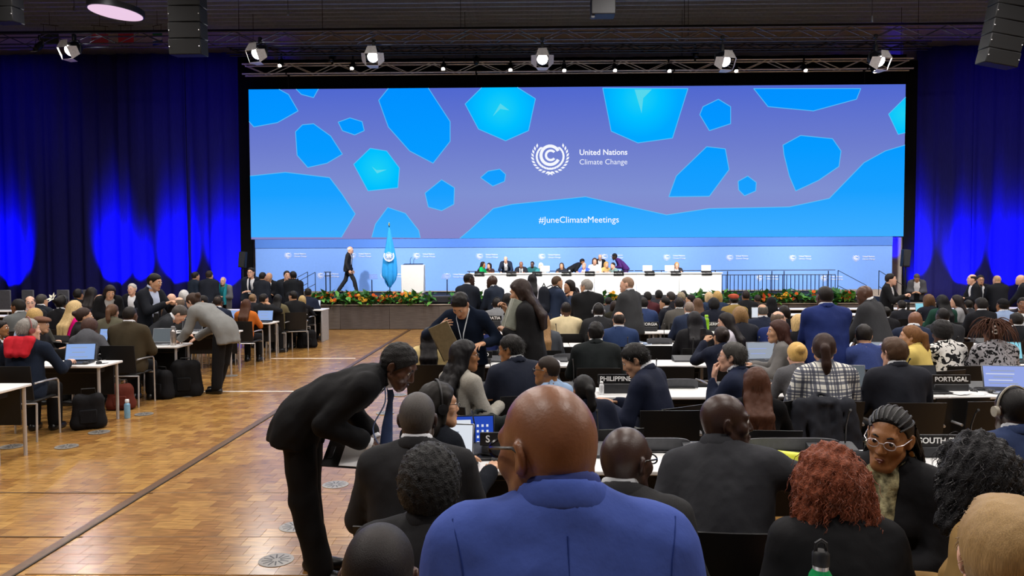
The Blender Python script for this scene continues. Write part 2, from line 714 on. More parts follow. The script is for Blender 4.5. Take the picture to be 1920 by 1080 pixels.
VEL = M('26266a', 0.9, 0, 0.15, 0.2, 90, (1, 1, 0.1), 0.1)
BLK = M('08080b', 0.9, 0, 0.15, 0.1, 90, (1, 1, 0.1), 0.1)
ZD = at(200, 101, 30.5).z
cx = lambda px, Y=30.5: at(px, 300, Y).x
for (a, b_, sd, lb) in ((-60, 88, 1, 'blue-lit stage drape at the outer end of the side with the parquet aisle'), (85, 226, 2, 'dark stretch of blue-lit drape behind the round ceiling lamp side'),
                        (223, 349, 3, 'brightly blue-lit drape behind the standing person holding a phone'), (346, 458, 4, 'blue-lit drape next to the screen, behind the standing trio'),
                        (1716, 1822, 5, 'blue-lit drape next to the screen, behind the pole loudspeaker'), (1819, 1985, 6, 'blue-lit drape behind the group of standing people past the stage stairs')):
    drape(cx(a), cx(b_), 30.5, 0.02, ZD, sd, 0.06, VEL, lb)
drape(cx(449, 29.9), cx(470, 29.9), 29.9, 0.02, at(460, 104, 29.9).z, 9, 0.04, BLK, 'black masking drape between the blue drape and the screen, flag side')
drape(cx(1697, 29.9), cx(1720, 29.9), 29.9, 0.02, at(1700, 112, 29.9).z, 10, 0.04, BLK, 'black masking drape between the screen and the blue drape, stairs side')
drape(cx(468, 29.9), cx(1697, 29.9), 29.9, 6.0, at(1000, 108, 29.9).z, 11, 0.03, BLK, 'black border drape above the big screen')

# ------------------------------------------------------------------ the big screen
YS = 29.3


def ramp_emission(stops, z0, z1, radial=None, name='screen_light'):
    m = bpy.data.materials.new(name)
    m.use_nodes = True
    nt = m.node_tree
    for n in list(nt.nodes):
        if n.type == 'BSDF_PRINCIPLED':
            nt.nodes.remove(n)
    out = nt.nodes['Material Output']
    g = nt.nodes.new('ShaderNodeNewGeometry')
    r = nt.nodes.new('ShaderNodeValToRGB')
    cr = r.color_ramp
    while len(cr.elements) < len(stops):
        cr.elements.new(0.5)
    for e, (p, c) in zip(cr.elements, stops):
        e.position = p
        e.color = (*lin(c), 1)
    mr = nt.nodes.new('ShaderNodeMapRange')
    if radial is None:
        sx = nt.nodes.new('ShaderNodeSeparateXYZ')
        nt.links.new(g.outputs['Position'], sx.inputs[0])
        mr.inputs['From Min'].default_value = z0
        mr.inputs['From Max'].default_value = z1
        nt.links.new(sx.outputs['Z'], mr.inputs['Value'])
    else:
        vd = nt.nodes.new('ShaderNodeVectorMath')
        vd.operation = 'DISTANCE'
        vd.inputs[1].default_value = radial
        nt.links.new(g.outputs['Position'], vd.inputs[0])
        mr.inputs['From Max'].default_value = z1
        nt.links.new(vd.outputs['Value'], mr.inputs['Value'])
    nt.links.new(mr.outputs[0], r.inputs[0])
    e = nt.nodes.new('ShaderNodeEmission')
    nt.links.new(r.outputs[0], e.inputs[0])
    nt.links.new(e.outputs[0], out.inputs[0])
    return m


pA, pB = at(466, 157.5, YS), at(1698, 168.5, YS)
zt, zb = (pA.z + pB.z) / 2, (at(468, 443, YS).z + at(1695, 449, YS).z) / 2
sx0, sx1 = pA.x, pB.x
bgm = ramp_emission([(0.0, '8486c8'), (0.3, '8090d2'), (0.62, '6c7cce'), (1.0, '5068d0')], zb, zt)
polm = ramp_emission([(0.0, '3eaeff'), (0.3, '18a0ff'), (0.6, '049aff'), (1.0, '0090ff')], zb, zt)
linm = M('5cc4ff', emit=0.9)
whm = M('f4f7ff', emit=1.0)
scr = ob('led_screen', MB().box(((sx0 + sx1) / 2, YS + 0.12, (zt + zb) / 2), (sx1 - sx0 + 0.06, 0.2, zt - zb + 0.06), 0.01).mesh('led_screen', M('101014', 0.5)), None,
         label='wide glowing screen with blue ice floe shapes above the stage', cat='screen')
ob('display', MB().box(((sx0 + sx1) / 2, YS + 0.01, (zt + zb) / 2), (sx1 - sx0, 0.02, zt - zb)).mesh('display', bgm, False), scr)
POLY = [
    [(465, 157), (523, 158), (541, 177), (559, 208), (520, 230), (476, 238), (465, 228)], [(555, 159), (598, 160), (597, 163), (588, 183), (565, 177)],
    [(554, 247), (567, 234), (588, 232), (620, 255), (642, 289), (613, 306), (577, 314), (557, 291)], [(634, 229), (656, 221), (679, 228), (683, 245), (665, 253), (642, 245)],
    [(728, 160), (803, 161), (844, 228), (844, 265), (812, 306), (768, 283), (728, 238), (710, 188)], [(901, 333), (915, 321), (937, 317), (948, 327), (946, 340), (924, 349)],
    [(797, 362), (828, 337), (852, 352), (851, 383), (828, 395), (803, 388)], [(466, 330), (535, 323), (618, 333), (640, 362), (666, 401), (640, 445), (466, 445)],
    [(727, 389), (760, 400), (785, 432), (788, 446), (697, 445), (704, 420)], [(1312, 215), (1318, 200), (1347, 186), (1370, 200), (1370, 232), (1330, 245)],
    [(1413, 166), (1614, 166), (1606, 186), (1525, 208), (1440, 200)], [(1470, 290), (1468, 272), (1501, 254), (1561, 260), (1577, 283), (1573, 312), (1535, 338), (1492, 358), (1480, 330)],
    [(1325, 275), (1360, 279), (1367, 318), (1330, 368), (1254, 369), (1268, 330)], [(1384, 340), (1402, 330), (1418, 342), (1417, 358), (1396, 367), (1385, 356)],
    [(1697, 272), (1697, 451), (862, 449), (880, 432), (925, 391), (960, 383), (1098, 369), (1250, 403), (1330, 391), (1480, 388), (1555, 372), (1620, 305), (1660, 283)]]
GLOW = [([(903, 161), (970, 162), (1004, 185), (991, 245), (948, 264), (897, 242), (872, 195)], (940, 205), [(938, 194), (955, 207), (938, 204), (924, 218)]),
        ([(663, 308), (694, 278), (725, 283), (749, 315), (746, 352), (690, 358)], (708, 318), [(697, 312), (706, 319), (725, 318), (707, 325)]),
        ([(1130, 165), (1290, 166), (1261, 259), (1196, 268), (1146, 246)], (1200, 185), [(1190, 168), (1222, 168), (1206, 184), (1203, 212)]),
        ([(1699, 182), (1666, 214), (1684, 252), (1699, 249)], (1694, 214), None)]


def screen_poly(pts, y):
    q = [at(px, py, y) for px, py in pts]
    return [(min(sx1, max(sx0, p.x)), min(zt, max(zb, p.z))) for p in q]


def floe(pts, mat):
    P = screen_poly(pts, YS - 0.012)
    area = sum(P[i][0] * P[(i + 1) % len(P)][1] - P[(i + 1) % len(P)][0] * P[i][1] for i in range(len(P)))
    if area < 0:
        P = P[::-1]
    o = ob('floe', MB().slab(P, 0.012, c=(0, YS - 0.012, 0)).mesh('floe', mat, False), scr)
    mb = MB()
    for i in range(len(P)):
        a, b_ = P[i], P[(i + 1) % len(P)]
        if (abs(a[0] - b_[0]) < 0.03 and min(abs(a[0] - sx0), abs(a[0] - sx1)) < 0.1) or (abs(a[1] - b_[1]) < 0.05 and min(abs(a[1] - zt), abs(a[1] - zb)) < 0.1):
            continue
        mb.tube([(a[0], YS - 0.012, a[1]), (b_[0], YS - 0.012, b_[1])], 0.014, 4)
    if mb.V:
        ob('outline', mb.mesh('outline', linm, False), o)
    return o


for p in POLY:
    floe(p, polm)
for p, c_, chev in GLOW:
    cc = at(*c_, YS)
    o = floe(p, ramp_emission([(0.0, '1cd0f4'), (0.5, '00c0ff'), (1.0, '00a8ff')], 0, 1.5, cc))
    if chev:
        P = screen_poly(chev, YS - 0.02)
        ob('glint', MB().slab(P, 0.006, c=(0, YS - 0.02, 0)).mesh('glint', M('55daf0', emit=0.95), False), o)


def emblem(R, mat, y=0.0, th=0.004, leaves=12):
    """two nested C shapes in a laurel wreath; R is half of the wreath's width; lies in the xz plane"""
    mb = MB()

    def arc(cx_, r0, r1, a0, a1, n=22):
        o = [(cx_ + r1 * math.cos(a0 + (a1 - a0) * i / n), r1 * math.sin(a0 + (a1 - a0) * i / n)) for i in range(n + 1)]
        i_ = [(cx_ + r0 * math.cos(a0 + (a1 - a0) * i / n), r0 * math.sin(a0 + (a1 - a0) * i / n)) for i in range(n + 1)]
        for k in range(n):
            mb.slab([i_[k], o[k], o[k + 1], i_[k + 1]][::-1], th, c=(0, y, 0.08 * R))
    arc(0, 0.43 * R, 0.60 * R, math.radians(28), math.radians(332))
    arc(0.03 * R, 0.20 * R, 0.33 * R, math.radians(40), math.radians(320))
    for sg in (-1, 1):
        for k in range(leaves):
            a = math.radians(-100 + 136 * k / (leaves - 1))
            for w in (-1, 1):
                r = R * (0.86 + 0.05 * w)
                x_, z_ = sg * r * math.cos(a), r * 0.90 * math.sin(a)
                ta = a + math.pi / 2 + w * -0.55
                L, Wd = 0.27 * R, 0.062 * R
                dx, dz = math.cos(ta) * sg, math.sin(ta)
                nx_, nz_ = -dz, dx
                P = [(x_, z_), (x_ + dx * L * .5 + nx_ * Wd, z_ + dz * L * .5 + nz_ * Wd), (x_ + dx * L, z_ + dz * L), (x_ + dx * L * .5 - nx_ * Wd, z_ + dz * L * .5 - nz_ * Wd)]
                mb.slab(P, th, c=(0, y, 0))
        mb.slab([(sg * 0.12 * R, -0.84 * R), (sg * 0.04 * R, -0.86 * R), (-sg * 0.16 * R, -1.0 * R), (-sg * 0.10 * R, -1.03 * R)], th, c=(0, y, 0))
    return mb.mesh('emblem', mat, False)


def lettering(txt, mat, x0, x1, zc, y, parent, bold=0.0, name='lettering', cap=None):
    me = text_mesh(txt, 1.0, mat, bold, 0.004)
    co = np.empty(len(me.vertices) * 3, np.float32)
    me.vertices.foreach_get('co', co)
    co = co.reshape(-1, 3)
    w = co[:, 0].max() - co[:, 0].min()
    s = (x1 - x0) / w
    o = ob(name, me, parent, ((x0 + x1) / 2, y, zc), (math.pi / 2, 0, 0), scale=(s, s, s))
    return o


q = at(1031.5, 294, YS)
ob('emblem', emblem((at(1065, 294, YS).x - at(998, 294, YS).x) / 2, whm), scr, (q.x, YS - 0.02, q.z))
x0, x1 = at(1086.5, 286, YS).x, at(1176, 286, YS).x
lettering('United Nations', whm, x0, x1, at(1131, 286, YS).z, YS - 0.02, scr, 0.016)
lettering('Climate Change', whm, x0, x1, at(1131, 304, YS).z, YS - 0.02, scr, -0.004)
lettering('#JuneClimateMeetings', whm, at(1010.5, 412, YS).x, at(1160.5, 412, YS).x, at(1085, 412.5, YS).z, YS - 0.03, scr, 0.0)

# ------------------------------------------------------------------ stage
ZS = 0.72
YST = 21.35
SXL, SXR = -8.15, 11.75
stage = ob('stage', MB().box(((SXL + SXR) / 2, (YST + 29.8) / 2, ZS / 2), (SXR - SXL, 29.8 - YST, ZS - 0.02), 0.01).mesh('stage', M('0c0c10', 0.85, 0, 0.2, 0.05)), None,
           label='raised stage with dark wood front below the big screen', cat='stage')
WOODF = [M(c, 0.45, 0, 0.4, 0.06, 40, (0.2, 1, 3), 0.22) for c in ('5c5552', '625b57', '57504e')]
npan = 14
pw = (SXR - SXL) / npan
for j in range(npan):
    ob('front_panel', MB().box((SXL + (j + 0.5) * pw, YST - 0.02, ZS / 2 - 0.02), (pw - 0.006, 0.04, ZS - 0.06), 0.004).mesh('front_panel', WOODF[j % 3]), stage)
ob('edge_trim', MB().box(((SXL + SXR) / 2, YST - 0.01, ZS - 0.012), (SXR - SXL, 0.09, 0.03), 0.006).mesh('edge_trim', M('b3a89f', 0.4)), stage)
for sg, sx_, y_, lb in ((-1, SXL, 26.7, 'stage stairs on the flag side, behind the standing trio'), (1, SXR, 25.7, 'stage stairs past the guard railing, behind the phone holder')):
    st_ = empty('stairs', (sx_, y_, 0), 0, lb, 'stairs')
    for k in range(4):
        part('step', MB().box((sg * (0.16 + 0.30 * k), 0.0, 0.29 - 0.08 * k), (0.31, 1.5, 0.58 - 0.16 * k), 0.008), M('2b2b30', 0.5), st_)
ob('plinth', MB().box(((SXL + SXR) / 2, YST - 0.012, 0.02), (SXR - SXL, 0.02, 0.04), 0.003).mesh('plinth', M('26221f', 0.5)), stage)
# backdrop wall below the screen, printed with rows of emblems
YW = 29.0
bx0, bx1 = at(479, 500, YW).x, at(1673, 500, YW).x
bz1 = at(1000, 447, YW).z
bd = ob('backdrop_wall', MB().box(((bx0 + bx1) / 2, YW + 0.06, (ZS + bz1) / 2 + 0.03), (bx1 - bx0, 0.1, bz1 - ZS - 0.06), 0.005).mesh('backdrop_wall', M('76a2f0', 0.6, 0, 0.25, 0, 30, (1, 1, 1), 0.02)), None,
        label='light blue printed wall behind the stage below the big screen', cat='backdrop')
ob('top_band', MB().box(((bx0 + bx1) / 2, YW - 0.003, at(1000, 455, YW).z), (bx1 - bx0, 0.02, 0.34), 0.003).mesh('top_band', M('4f7fd6', 0.6, 0, 0.25, 0, 30, (1, 1, 1), 0.02)), bd)
prm = M('eef4ff', 0.6, 0, 0.3, 0, 30, (1, 1, 1), 0.0)
em_small = emblem(0.135, prm, 0, 0.004, 7)
t1 = text_mesh('United Nations', 0.075, prm, 0.001, 0.003, 'LEFT')
t2 = text_mesh('Climate Change', 0.075, prm, 0, 0.003, 'LEFT')
for (px, py) in [(540, 478.5), (661, 478.5), (781, 479), (899, 480), (1016, 480.5), (1133, 481), (1250, 482), (1368, 482.5), (1486, 483), (1605, 483.5)] + [(601, 516), (720, 516.5), (838, 517), (1424, 520.5), (1545, 521)]:
    q = at(px, py, YW)
    ob('emblem', em_small, bd, (q.x, YW - 0.006, q.z))
    ob('lettering', t1, bd, (q.x + 0.24, YW - 0.006, q.z + 0.05), (math.pi / 2, 0, 0))
    ob('lettering', t2, bd, (q.x + 0.24, YW - 0.006, q.z - 0.05), (math.pi / 2, 0, 0))

# ------------------------------------------------------------------ things on the stage
WHT = M('efefed', 0.5, 0, 0.3, 0, 30, (1, 1, 1), 0.02)
STEEL = M('17181d', 0.4, 0.6, 0.5, 0, 30, (1, 1, 1), 0.1)
YT = 26.3
tx0, tx1 = at(877, 530, YT).x, at(1353, 530, YT).x
tbl = empty('panel_table', ((tx0 + tx1) / 2, YT, ZS), 0, 'long white-fronted panel table on the stage', 'table')
tw_ = tx1 - tx0
part('tabletop', MB().box((0, 0.38, 0.765), (tw_ + 0.06, 0.85, 0.04), 0.008), WHT, tbl)
nseg = 6
for j in range(nseg):
    part('front_panel', MB().box((-tw_ / 2 + (j + 0.5) * tw_ / nseg, 0.0, 0.375), (tw_ / nseg - 0.008, 0.03, 0.74), 0.004), WHT, tbl)
for sx in (-1, 1):
    part('end_panel', MB().box((sx * (tw_ / 2 - 0.02), 0.4, 0.375), (0.03, 0.76, 0.74), 0.004), WHT, tbl)
plate_m = MB().box((0, 0, 0.05), (0.36, 0.02, 0.10), 0.003).mesh('name_plate', M('0c0c0d', 0.4))
unit_m = MB().box((0, 0.06, 0.03), (0.34, 0.16, 0.06), 0.01).mesh('console', M('1b1b1e', 0.5))
STG = [(899, 'the person in the green dress'), (959, 'the standing person bent over the table'), (1007, 'the person in the dark blouse'), (1062, 'the seated person at the white monitor'), (1106, 'the person in the blue suit'),
       (1160, 'the person in the purple robe'), (1218, 'the empty place with a white monitor'), (1267, 'the person with long fair curls'), (1325, 'the last place on the stairs side')]
for px, who in STG:
    q = at(px, 518, YT)
    o = empty('name_plate', (q.x, YT - 0.035, ZS + 0.70), 0, 'black name plate on the stage table before ' + who, 'sign', 'name plates on the stage table')
    ob('board', plate_m, o)
    ob('console', unit_m, o, (0, 0.05, 0.085))
scr_m = MB().box((0, 0, 0.19), (0.40, 0.025, 0.27), 0.01).box((0, 0.06, 0.03), (0.12, 0.03, 0.06), 0.005).box((0, 0.09, 0.008), (0.22, 0.18, 0.016), 0.004).mesh('monitor', WHT)
for px, who in ((1022, 'before the white-haired person on stage'), (1216, 'at an empty place on the stage table'),
                (1258, 'beside the person with long fair curls on stage'), (1327, 'at the stairs-side end of the stage table')):
    q = at(px, 518, YT)
    ob('monitor', scr_m, None, (q.x, YT + 0.25, ZS + 0.786), (0, 0, 0.06), scale=(0.85, 0.85, 0.78), label='white monitor seen from the back ' + who, cat='monitor', group='monitors on the stage table')
gl_m = M('dfe9f5', 0.05, 0, 0.5, 0, 1, (1, 1, 1), 0)
for px, who in ((1068, 'before the person at the white monitor'), (1106, 'before the person in the blue suit'), (1163, 'before the person in the purple robe')):
    q = at(px, 512, YT)
    ob('drinking_glass', MB().lathe([(0.028, 0), (0.034, 0.11), (0.031, 0.11), (0.025, 0.008), (0, 0.008)], n=14).mesh('drinking_glass', gl_m), None, (q.x, YT + 0.1, ZS + 0.785), label='drinking glass on the stage table ' + who, cat='glass', group='glasses on the stage table')
# lectern
lx0, lx1 = at(752, 520, 25).x, at(794.5, 520, 25).x
lec = empty('lectern', ((lx0 + lx1) / 2, 25.0, ZS), 0, 'white box lectern on the stage beside the blue flag', 'lectern')
lw = lx1 - lx0
part('body', MB().box((0, 0.2, 0.63), (lw, 0.40, 0.94), 0.01), WHT, lec)
part('base', MB().box((0, 0.22, 0.08), (lw * 0.8, 0.36, 0.16), 0.006), M('e0c890', 0.5, 0, 0.3, 0.05, 30, (1, 1, 6), 0.12), lec)
part('reading_board', MB().box((0, 0.20, 1.115), (lw * 0.86, 0.34, 0.025), 0.005, Matrix.Rotation(0.12, 3, 'X')), M('2d3a52', 0.4), lec)
mic = MB().tube([(-0.1, 0.2, 1.12), (-0.1, 0.2, 1.28), (-0.06, 0.22, 1.36)], 0.008, 6)
part('microphone', mic, STEEL, lec)
part('microphone', MB().tube([(0.02, 0.2, 1.12), (0.02, 0.2, 1.26), (0.06, 0.22, 1.34)], 0.008, 6), STEEL, lec)
# flag
fq = at(731, 548, 25.4)
fl = empty('flag', (fq.x, 25.4, ZS), 0, 'light blue flag with white wreath emblem hanging from a pole', 'flag')
part('pole', MB().tube([(0, 0, 0.02), (0, 0, 2.42)], 0.016, 8), STEEL, fl)
part('finial', MB().lathe([(0, 2.42), (0.028, 2.45), (0.02, 2.50), (0, 2.56)], n=10), M('c9a94e', 0.3, 1), fl)
part('foot', MB().lathe([(0.19, 0), (0.19, 0.02), (0.05, 0.05), (0, 0.05)], n=20), STEEL, fl)
V, F = [], []
NS = 40
prof = [(2.38, 0.03), (2.2, 0.055), (1.9, 0.10), (1.6, 0.15), (1.3, 0.20), (1.0, 0.225), (0.75, 0.235), (0.55, 0.20), (0.45, 0.12)]
for i, (z, r) in enumerate(prof):
    for k in range(NS):
        a = 2 * math.pi * k / NS
        rr = r * (1 + 0.16 * math.sin(5 * a + 0.4 * i) * min(1, i / 3) + 0.07 * math.sin(11 * a))
        V.append((rr * math.cos(a) * 1.02, rr * math.sin(a) * 0.55, z + (0.12 * math.sin(2 * a + 1) if i > 6 else 0)))
F = [(i * NS + k, i * NS + (k + 1) % NS, (i + 1) * NS + (k + 1) % NS, (i + 1) * NS + k) for i in range(len(prof) - 1) for k in range(NS)]
ob('cloth', raw_mesh('cloth', V, [f[::-1] for f in F], M('2f9be6', 0.75, 0, 0.2, 0.1, 30, (1, 1, 1), 0.05), None, True, 0), fl)
mb = MB()
for r in (0.055, 0.10, 0.145):
    mb.tube([(0.01 + r * math.cos(2 * math.pi * k / 18), -0.165, 1.42 + r * math.sin(2 * math.pi * k / 18)) for k in range(19)], 0.007, 4)
for k in range(4):
    a = math.pi * k / 4
    mb.tube([(0.01 - 0.145 * math.cos(a), -0.165, 1.42 - 0.145 * math.sin(a)), (0.01 + 0.145 * math.cos(a), -0.165, 1.42 + 0.145 * math.sin(a))], 0.006, 4)
for bx_, bz_, rx_, rz_ in ((-0.06, 1.46, 0.05, 0.035), (0.05, 1.45, 0.055, 0.045), (-0.04, 1.37, 0.03, 0.045), (0.06, 1.37, 0.035, 0.03)):
    mb.slab([(0.01 + bx_ + rx_ * math.cos(-2 * math.pi * k / 9) * (1 + 0.2 * math.sin(3 * k)), bz_ + rz_ * math.sin(-2 * math.pi * k / 9)) for k in range(9)], 0.01, c=(0, -0.172, 0))
for sg in (-1, 1):
    for k in range(9):
        a = math.radians(-95 + 120 * k / 8)
        x_, z_ = 0.01 + sg * 0.20 * math.cos(a), 1.41 + 0.20 * math.sin(a)
        mb.slab([(x_, z_ - 0.045), (x_ + 0.028, z_), (x_, z_ + 0.05), (x_ - 0.028, z_)][::-1], 0.01, c=(0, -0.150 - 0.02 * abs(math.sin(a)), 0))
eo = part('emblem', mb, M('f2f6fa', 0.6, 0, 0.3, 0, 1, (1, 1, 1), 0), fl, (0, -0.005, 0.25), smooth=False, kind='stuff')
eo.scale = (0.82, 1.0, 0.82)
# teleprompter glasses
glass = bpy.data.materials.new('prompter_glass')
glass.use_nodes = True
g_b = glass.node_tree.nodes['Principled BSDF']
g_b.inputs['Base Color'].default_value = (0.55, 0.68, 0.95, 1)
g_b.inputs['Roughness'].default_value = 0.05
g_b.inputs['Transmission Weight'].default_value = 0.75
g_b.inputs['IOR'].default_value = 1.2
for px, who in ((697.5, 'between the walking person and the flag'), (838.5, 'on the table side of the white lectern')):
    q = at(px, 549, 24.6)
    t = empty('teleprompter', (q.x, 24.6, ZS), 0, 'tilted glass teleprompter on a thin black stand ' + who, 'teleprompter', 'teleprompters beside the lectern')
    part('foot', MB().lathe([(0.17, 0), (0.17, 0.015), (0.03, 0.03), (0, 0.03)], n=20), STEEL, t)
    part('pole', MB().tube([(0, 0, 0.02), (0, 0, 0.62)], 0.017, 8), STEEL, t)
    tl_ = 1 if px < 760 else -1
    part('glass_pane', MB().box((0.05 * tl_, 0, 0.72), (0.27, 0.012, 0.19), 0.003, Matrix.Rotation(0.30 * tl_, 3, 'Z') @ Matrix.Rotation(-0.65, 3, 'X')), glass, t)


def railing(name, pts_posts, zs, bars, label, pick=None, r=0.018):
    t = empty(name, (pts_posts[0][0], pts_posts[0][1], zs), 0, label, 'railing')
    o = Vector((pts_posts[0][0], pts_posts[0][1], zs))
    for x_, y_, z_ in pts_posts:
        part('post', MB().tube([(x_ - o.x, y_ - o.y, 0), (x_ - o.x, y_ - o.y, z_)], r, 8), STEEL, t)
    for a, b_ in bars:
        part('rail', MB().tube([Vector(a) - o, Vector(b_) - o], r * 0.8, 8), STEEL, t)
    if pick:
        x_0, x_1, n, z_0, z_1, y_ = pick
        me = MB().tube([(0, 0, z_0), (0, 0, z_1)], 0.014, 6).mesh('baluster', STEEL)
        for k in range(n):
            ob('baluster', me, t, (x_0 + (x_1 - x_0) * k / (n - 1) - o.x, y_ - o.y, 0))
    return t


YR = 27.9
X = lambda px, Y=YR: at(px, 530, Y).x
gx0, gx1 = X(1354), X(1566)
railing('guard_railing', [(X(p), YR, 0.80) for p in (1364, 1447, 1470, 1553)], ZS, [((X(1190), YR, ZS + 0.83), (gx1, YR, ZS + 0.83)), ((gx0, YR, ZS + 0.66), (gx1, YR, ZS + 0.66)), ((gx0, YR, ZS + 0.06), (gx1, YR, ZS + 0.06))],
        'black guard railing with upright bars on the stage past the white table', (gx0, gx1, 29, 0.05, 0.66, YR))
railing('table_railing', [(X(p), YR, 0.83) for p in (880, 1030, 1240, 1341)], ZS, [((X(876), YR, ZS + 0.83), (X(1188), YR, ZS + 0.83))], 'thin black handrail behind the people at the stage table')
YL = 27.5
for (p0, p1, sgn, lb) in ((577, 520, -1, 'thin sloping stair handrail on the flag side of the stage, outer one'), (604, 548, -1, 'thin sloping stair handrail on the flag side of the stage, inner one')):
    x0_, x1_ = X(p0, YL), X(p1, YL)
    yy_ = YL if p0 < 600 else YL - 0.9
    railing('stair_railing', [(x0_, yy_, 0.84)], ZS, [((x0_, yy_, ZS + 0.84), (x1_, yy_, ZS + 0.25)), ((x0_, yy_, ZS + 0.42), (x1_, yy_, ZS - 0.15))], lb, None, 0.013)
for (p0, p1, lb) in ((1571, 1625, 'thin sloping stair handrail past the guard railing, inner one'), (1625, 1672, 'thin sloping stair handrail past the guard railing, outer one')):
    x0_, x1_ = X(p0, 26.5), X(p1, 26.5)
    yy_ = 26.5 if p0 < 1600 else 25.6
    railing('stair_railing', [(x0_, yy_, 0.84)], ZS, [((x0_, yy_, ZS + 0.84), (x1_, yy_, ZS + 0.30)), ((x0_, yy_, ZS + 0.30), (x1_, yy_, ZS - 0.2))], lb, None, 0.013)
railing('short_railing', [(X(611, 27), 27, 0.82), (X(619, 27), 27, 0.82)], ZS, [((X(608, 27), 27, ZS + 0.84), (X(621, 27), 27, ZS + 0.84)), ((X(609, 27), 27, ZS + 0.70), (X(621, 27), 27, ZS + 0.70))], 'short black rail with two posts behind the walking person', None, 0.02)
q = at(826, 562, 21.9)
ob('stage_monitor', MB().box((0, 0, 0.11), (0.68, 0.5, 0.22), 0.03).mesh('stage_monitor', M('3a3a40', 0.5, 0.2, 0.4, 0.1, 120)), None, (q.x, 21.95, ZS), label='low dark grey loudspeaker box in the gap of the flower border', cat='speaker')

# ------------------------------------------------------------------ flower border along the stage edge
LEAF = [M('3a7d33', 0.45, 0, 0.4, 0.1, 40, (1, 1, 1), 0.25), M('5ea042', 0.45, 0, 0.4, 0.1, 40, (1, 1, 1), 0.25), M('2a622c', 0.45, 0, 0.4, 0.1, 40, (1, 1, 1), 0.25)]


def leaf_mesh(L, Wd, mat):
    V = [(0, 0, 0), (Wd * .7, L * .3, .02), (Wd, L * .55, .03), (0, L, -.02), (-Wd, L * .55, .03), (-Wd * .7, L * .3, .02), (0, L * .3, 0), (0, L * .55, .008)]
    F = [(0, 1, 6), (0, 6, 5), (1, 2, 7, 6), (6, 7, 4, 5), (2, 3, 7), (7, 3, 4)]
    return raw_mesh('leaf', V, F, mat, None, True, 0)


leaf_me = [leaf_mesh(0.21 + 0.03 * i, 0.055 + 0.007 * i, LEAF[i % 3]) for i in range(3)]


def bloom_mesh(c):
    mb = MB()
    for ring, (n, L, tilt) in enumerate(((7, 0.075, 0.35), (6, 0.055, 0.85), (4, 0.035, 1.2))):
        for k in range(n):
            a = 2 * math.pi * k / n + ring * 0.4
            R = Matrix.Rotation(a, 3, 'Z') @ Matrix.Rotation(tilt, 3, 'X')
            w_ = L * 0.42
            mb.add([R @ Vector(v) for v in ((0, 0, 0), (w_, L * .55, 0.006), (0, L, -0.004), (-w_, L * .55, 0.006))], [(0, 1, 2, 3)])
    mb.mi = 1
    mb.lathe([(0.016, 0.0), (0.012, 0.022), (0, 0.026)], n=7)
    return mb.mesh('bloom', [M(c, 0.6, 0, 0.2, 0.1, 60, (1, 1, 1), 0.15), M('c9a02a', 0.6)], True)


BL = {k: bloom_mesh(v) for k, v in {'o': 'e8662a', 'y': 'efb63c', 'p': 'f08a4e', 'r': 'd8492a'}.items()}
FL = [(603, 'o', 'nearest the seated rows'), (622, 'oy', 'below the leaning trio beside the stage'), (645, '', 'in front of the walking person, leaves only'), (664, 'or', 'at the walking person\'s rear foot'), (684, 'y', 'before the nearer teleprompter'),
      (706, 'or', 'before the flag\'s outer fold'), (724, 'oy', 'under the flag'), (748, 'p', 'at the lectern\'s flag side'), (772, 'y', 'before the lectern'), (795, '', 'ending the border beside the low loudspeaker'),
      (858, '', 'behind the standing pair, first clump'), (880, '', 'behind the standing pair, second clump'), (908, '', 'between the two standing people facing each other'), (1144, 'y', 'below the purple robe, mostly hidden by heads'), (1300, '', 'at the white table\'s stairs-side corner, first clump'),
      (1324, '', 'at the white table\'s stairs-side corner, second clump'), (1364, '', 'beside the red cap'), (1418, '', 'under the guard railing, first clump'), (1434, 'or', 'under the guard railing with deep orange blooms'), (1461, 'y', 'under the guard railing, third clump'), (1484, 'o', 'under the guard railing with pale orange blooms'),
      (1508, '', 'under the guard railing, fifth clump'), (1534, 'o', 'at the shoulder of the standing blue suit'), (1572, '', 'past the standing blue suit, leaves only'), (1583, 'ro', 'at the foot of the stair handrail'), (1606, '', 'at the border\'s end near the stairs')]
for i, (px, kinds, who) in enumerate(FL):
    q = at(px, 562, YST)
    pl = empty('flower_arrangement', (q.x, YST + 0.06, ZS), 0, ('leafy clump of the stage flower border ' if not kinds else 'orange and yellow clump of the flower border ') + who, 'flowers', 'flower border along the stage edge')
    part('trough', MB().box((0, 0.02, 0.05), (0.42, 0.20, 0.10), 0.01), M('1d2a1c', 0.6), pl)
    lv = random.Random(i)
    nl = 40
    for k in range(nl):
        a = lv.uniform(0, 2 * math.pi)
        el = lv.uniform(-0.5, 1.2)
        o = ob('leaf', leaf_me[lv.randrange(3)], pl, (lv.uniform(-0.27, 0.27), lv.uniform(-0.16, 0.06), 0.08 + lv.uniform(-0.07, 0.16)), (el, lv.uniform(-0.4, 0.4), a))
        o.scale = [lv.uniform(0.75, 1.2)] * 3
    nb = 0 if not kinds else 7
    for k in range(nb):
        ob('bloom', BL[lv.choice(kinds)], pl, (lv.uniform(-0.17, 0.17), lv.uniform(-0.17, -0.06), 0.12 + lv.uniform(-0.02, 0.20)), (lv.uniform(0.7, 1.5), lv.uniform(-0.4, 0.4), lv.uniform(-0.3, 0.3)), scale=[lv.uniform(0.7, 0.95)] * 3)

# ------------------------------------------------------------------ rigging under the ceiling
ALU = M('5a5f6b', 0.3, 0.9, 0.5, 0, 30, (1, 1, 1), 0.15)
BLKM = M('101114', 0.45, 0.3, 0.5, 0.05, 80)


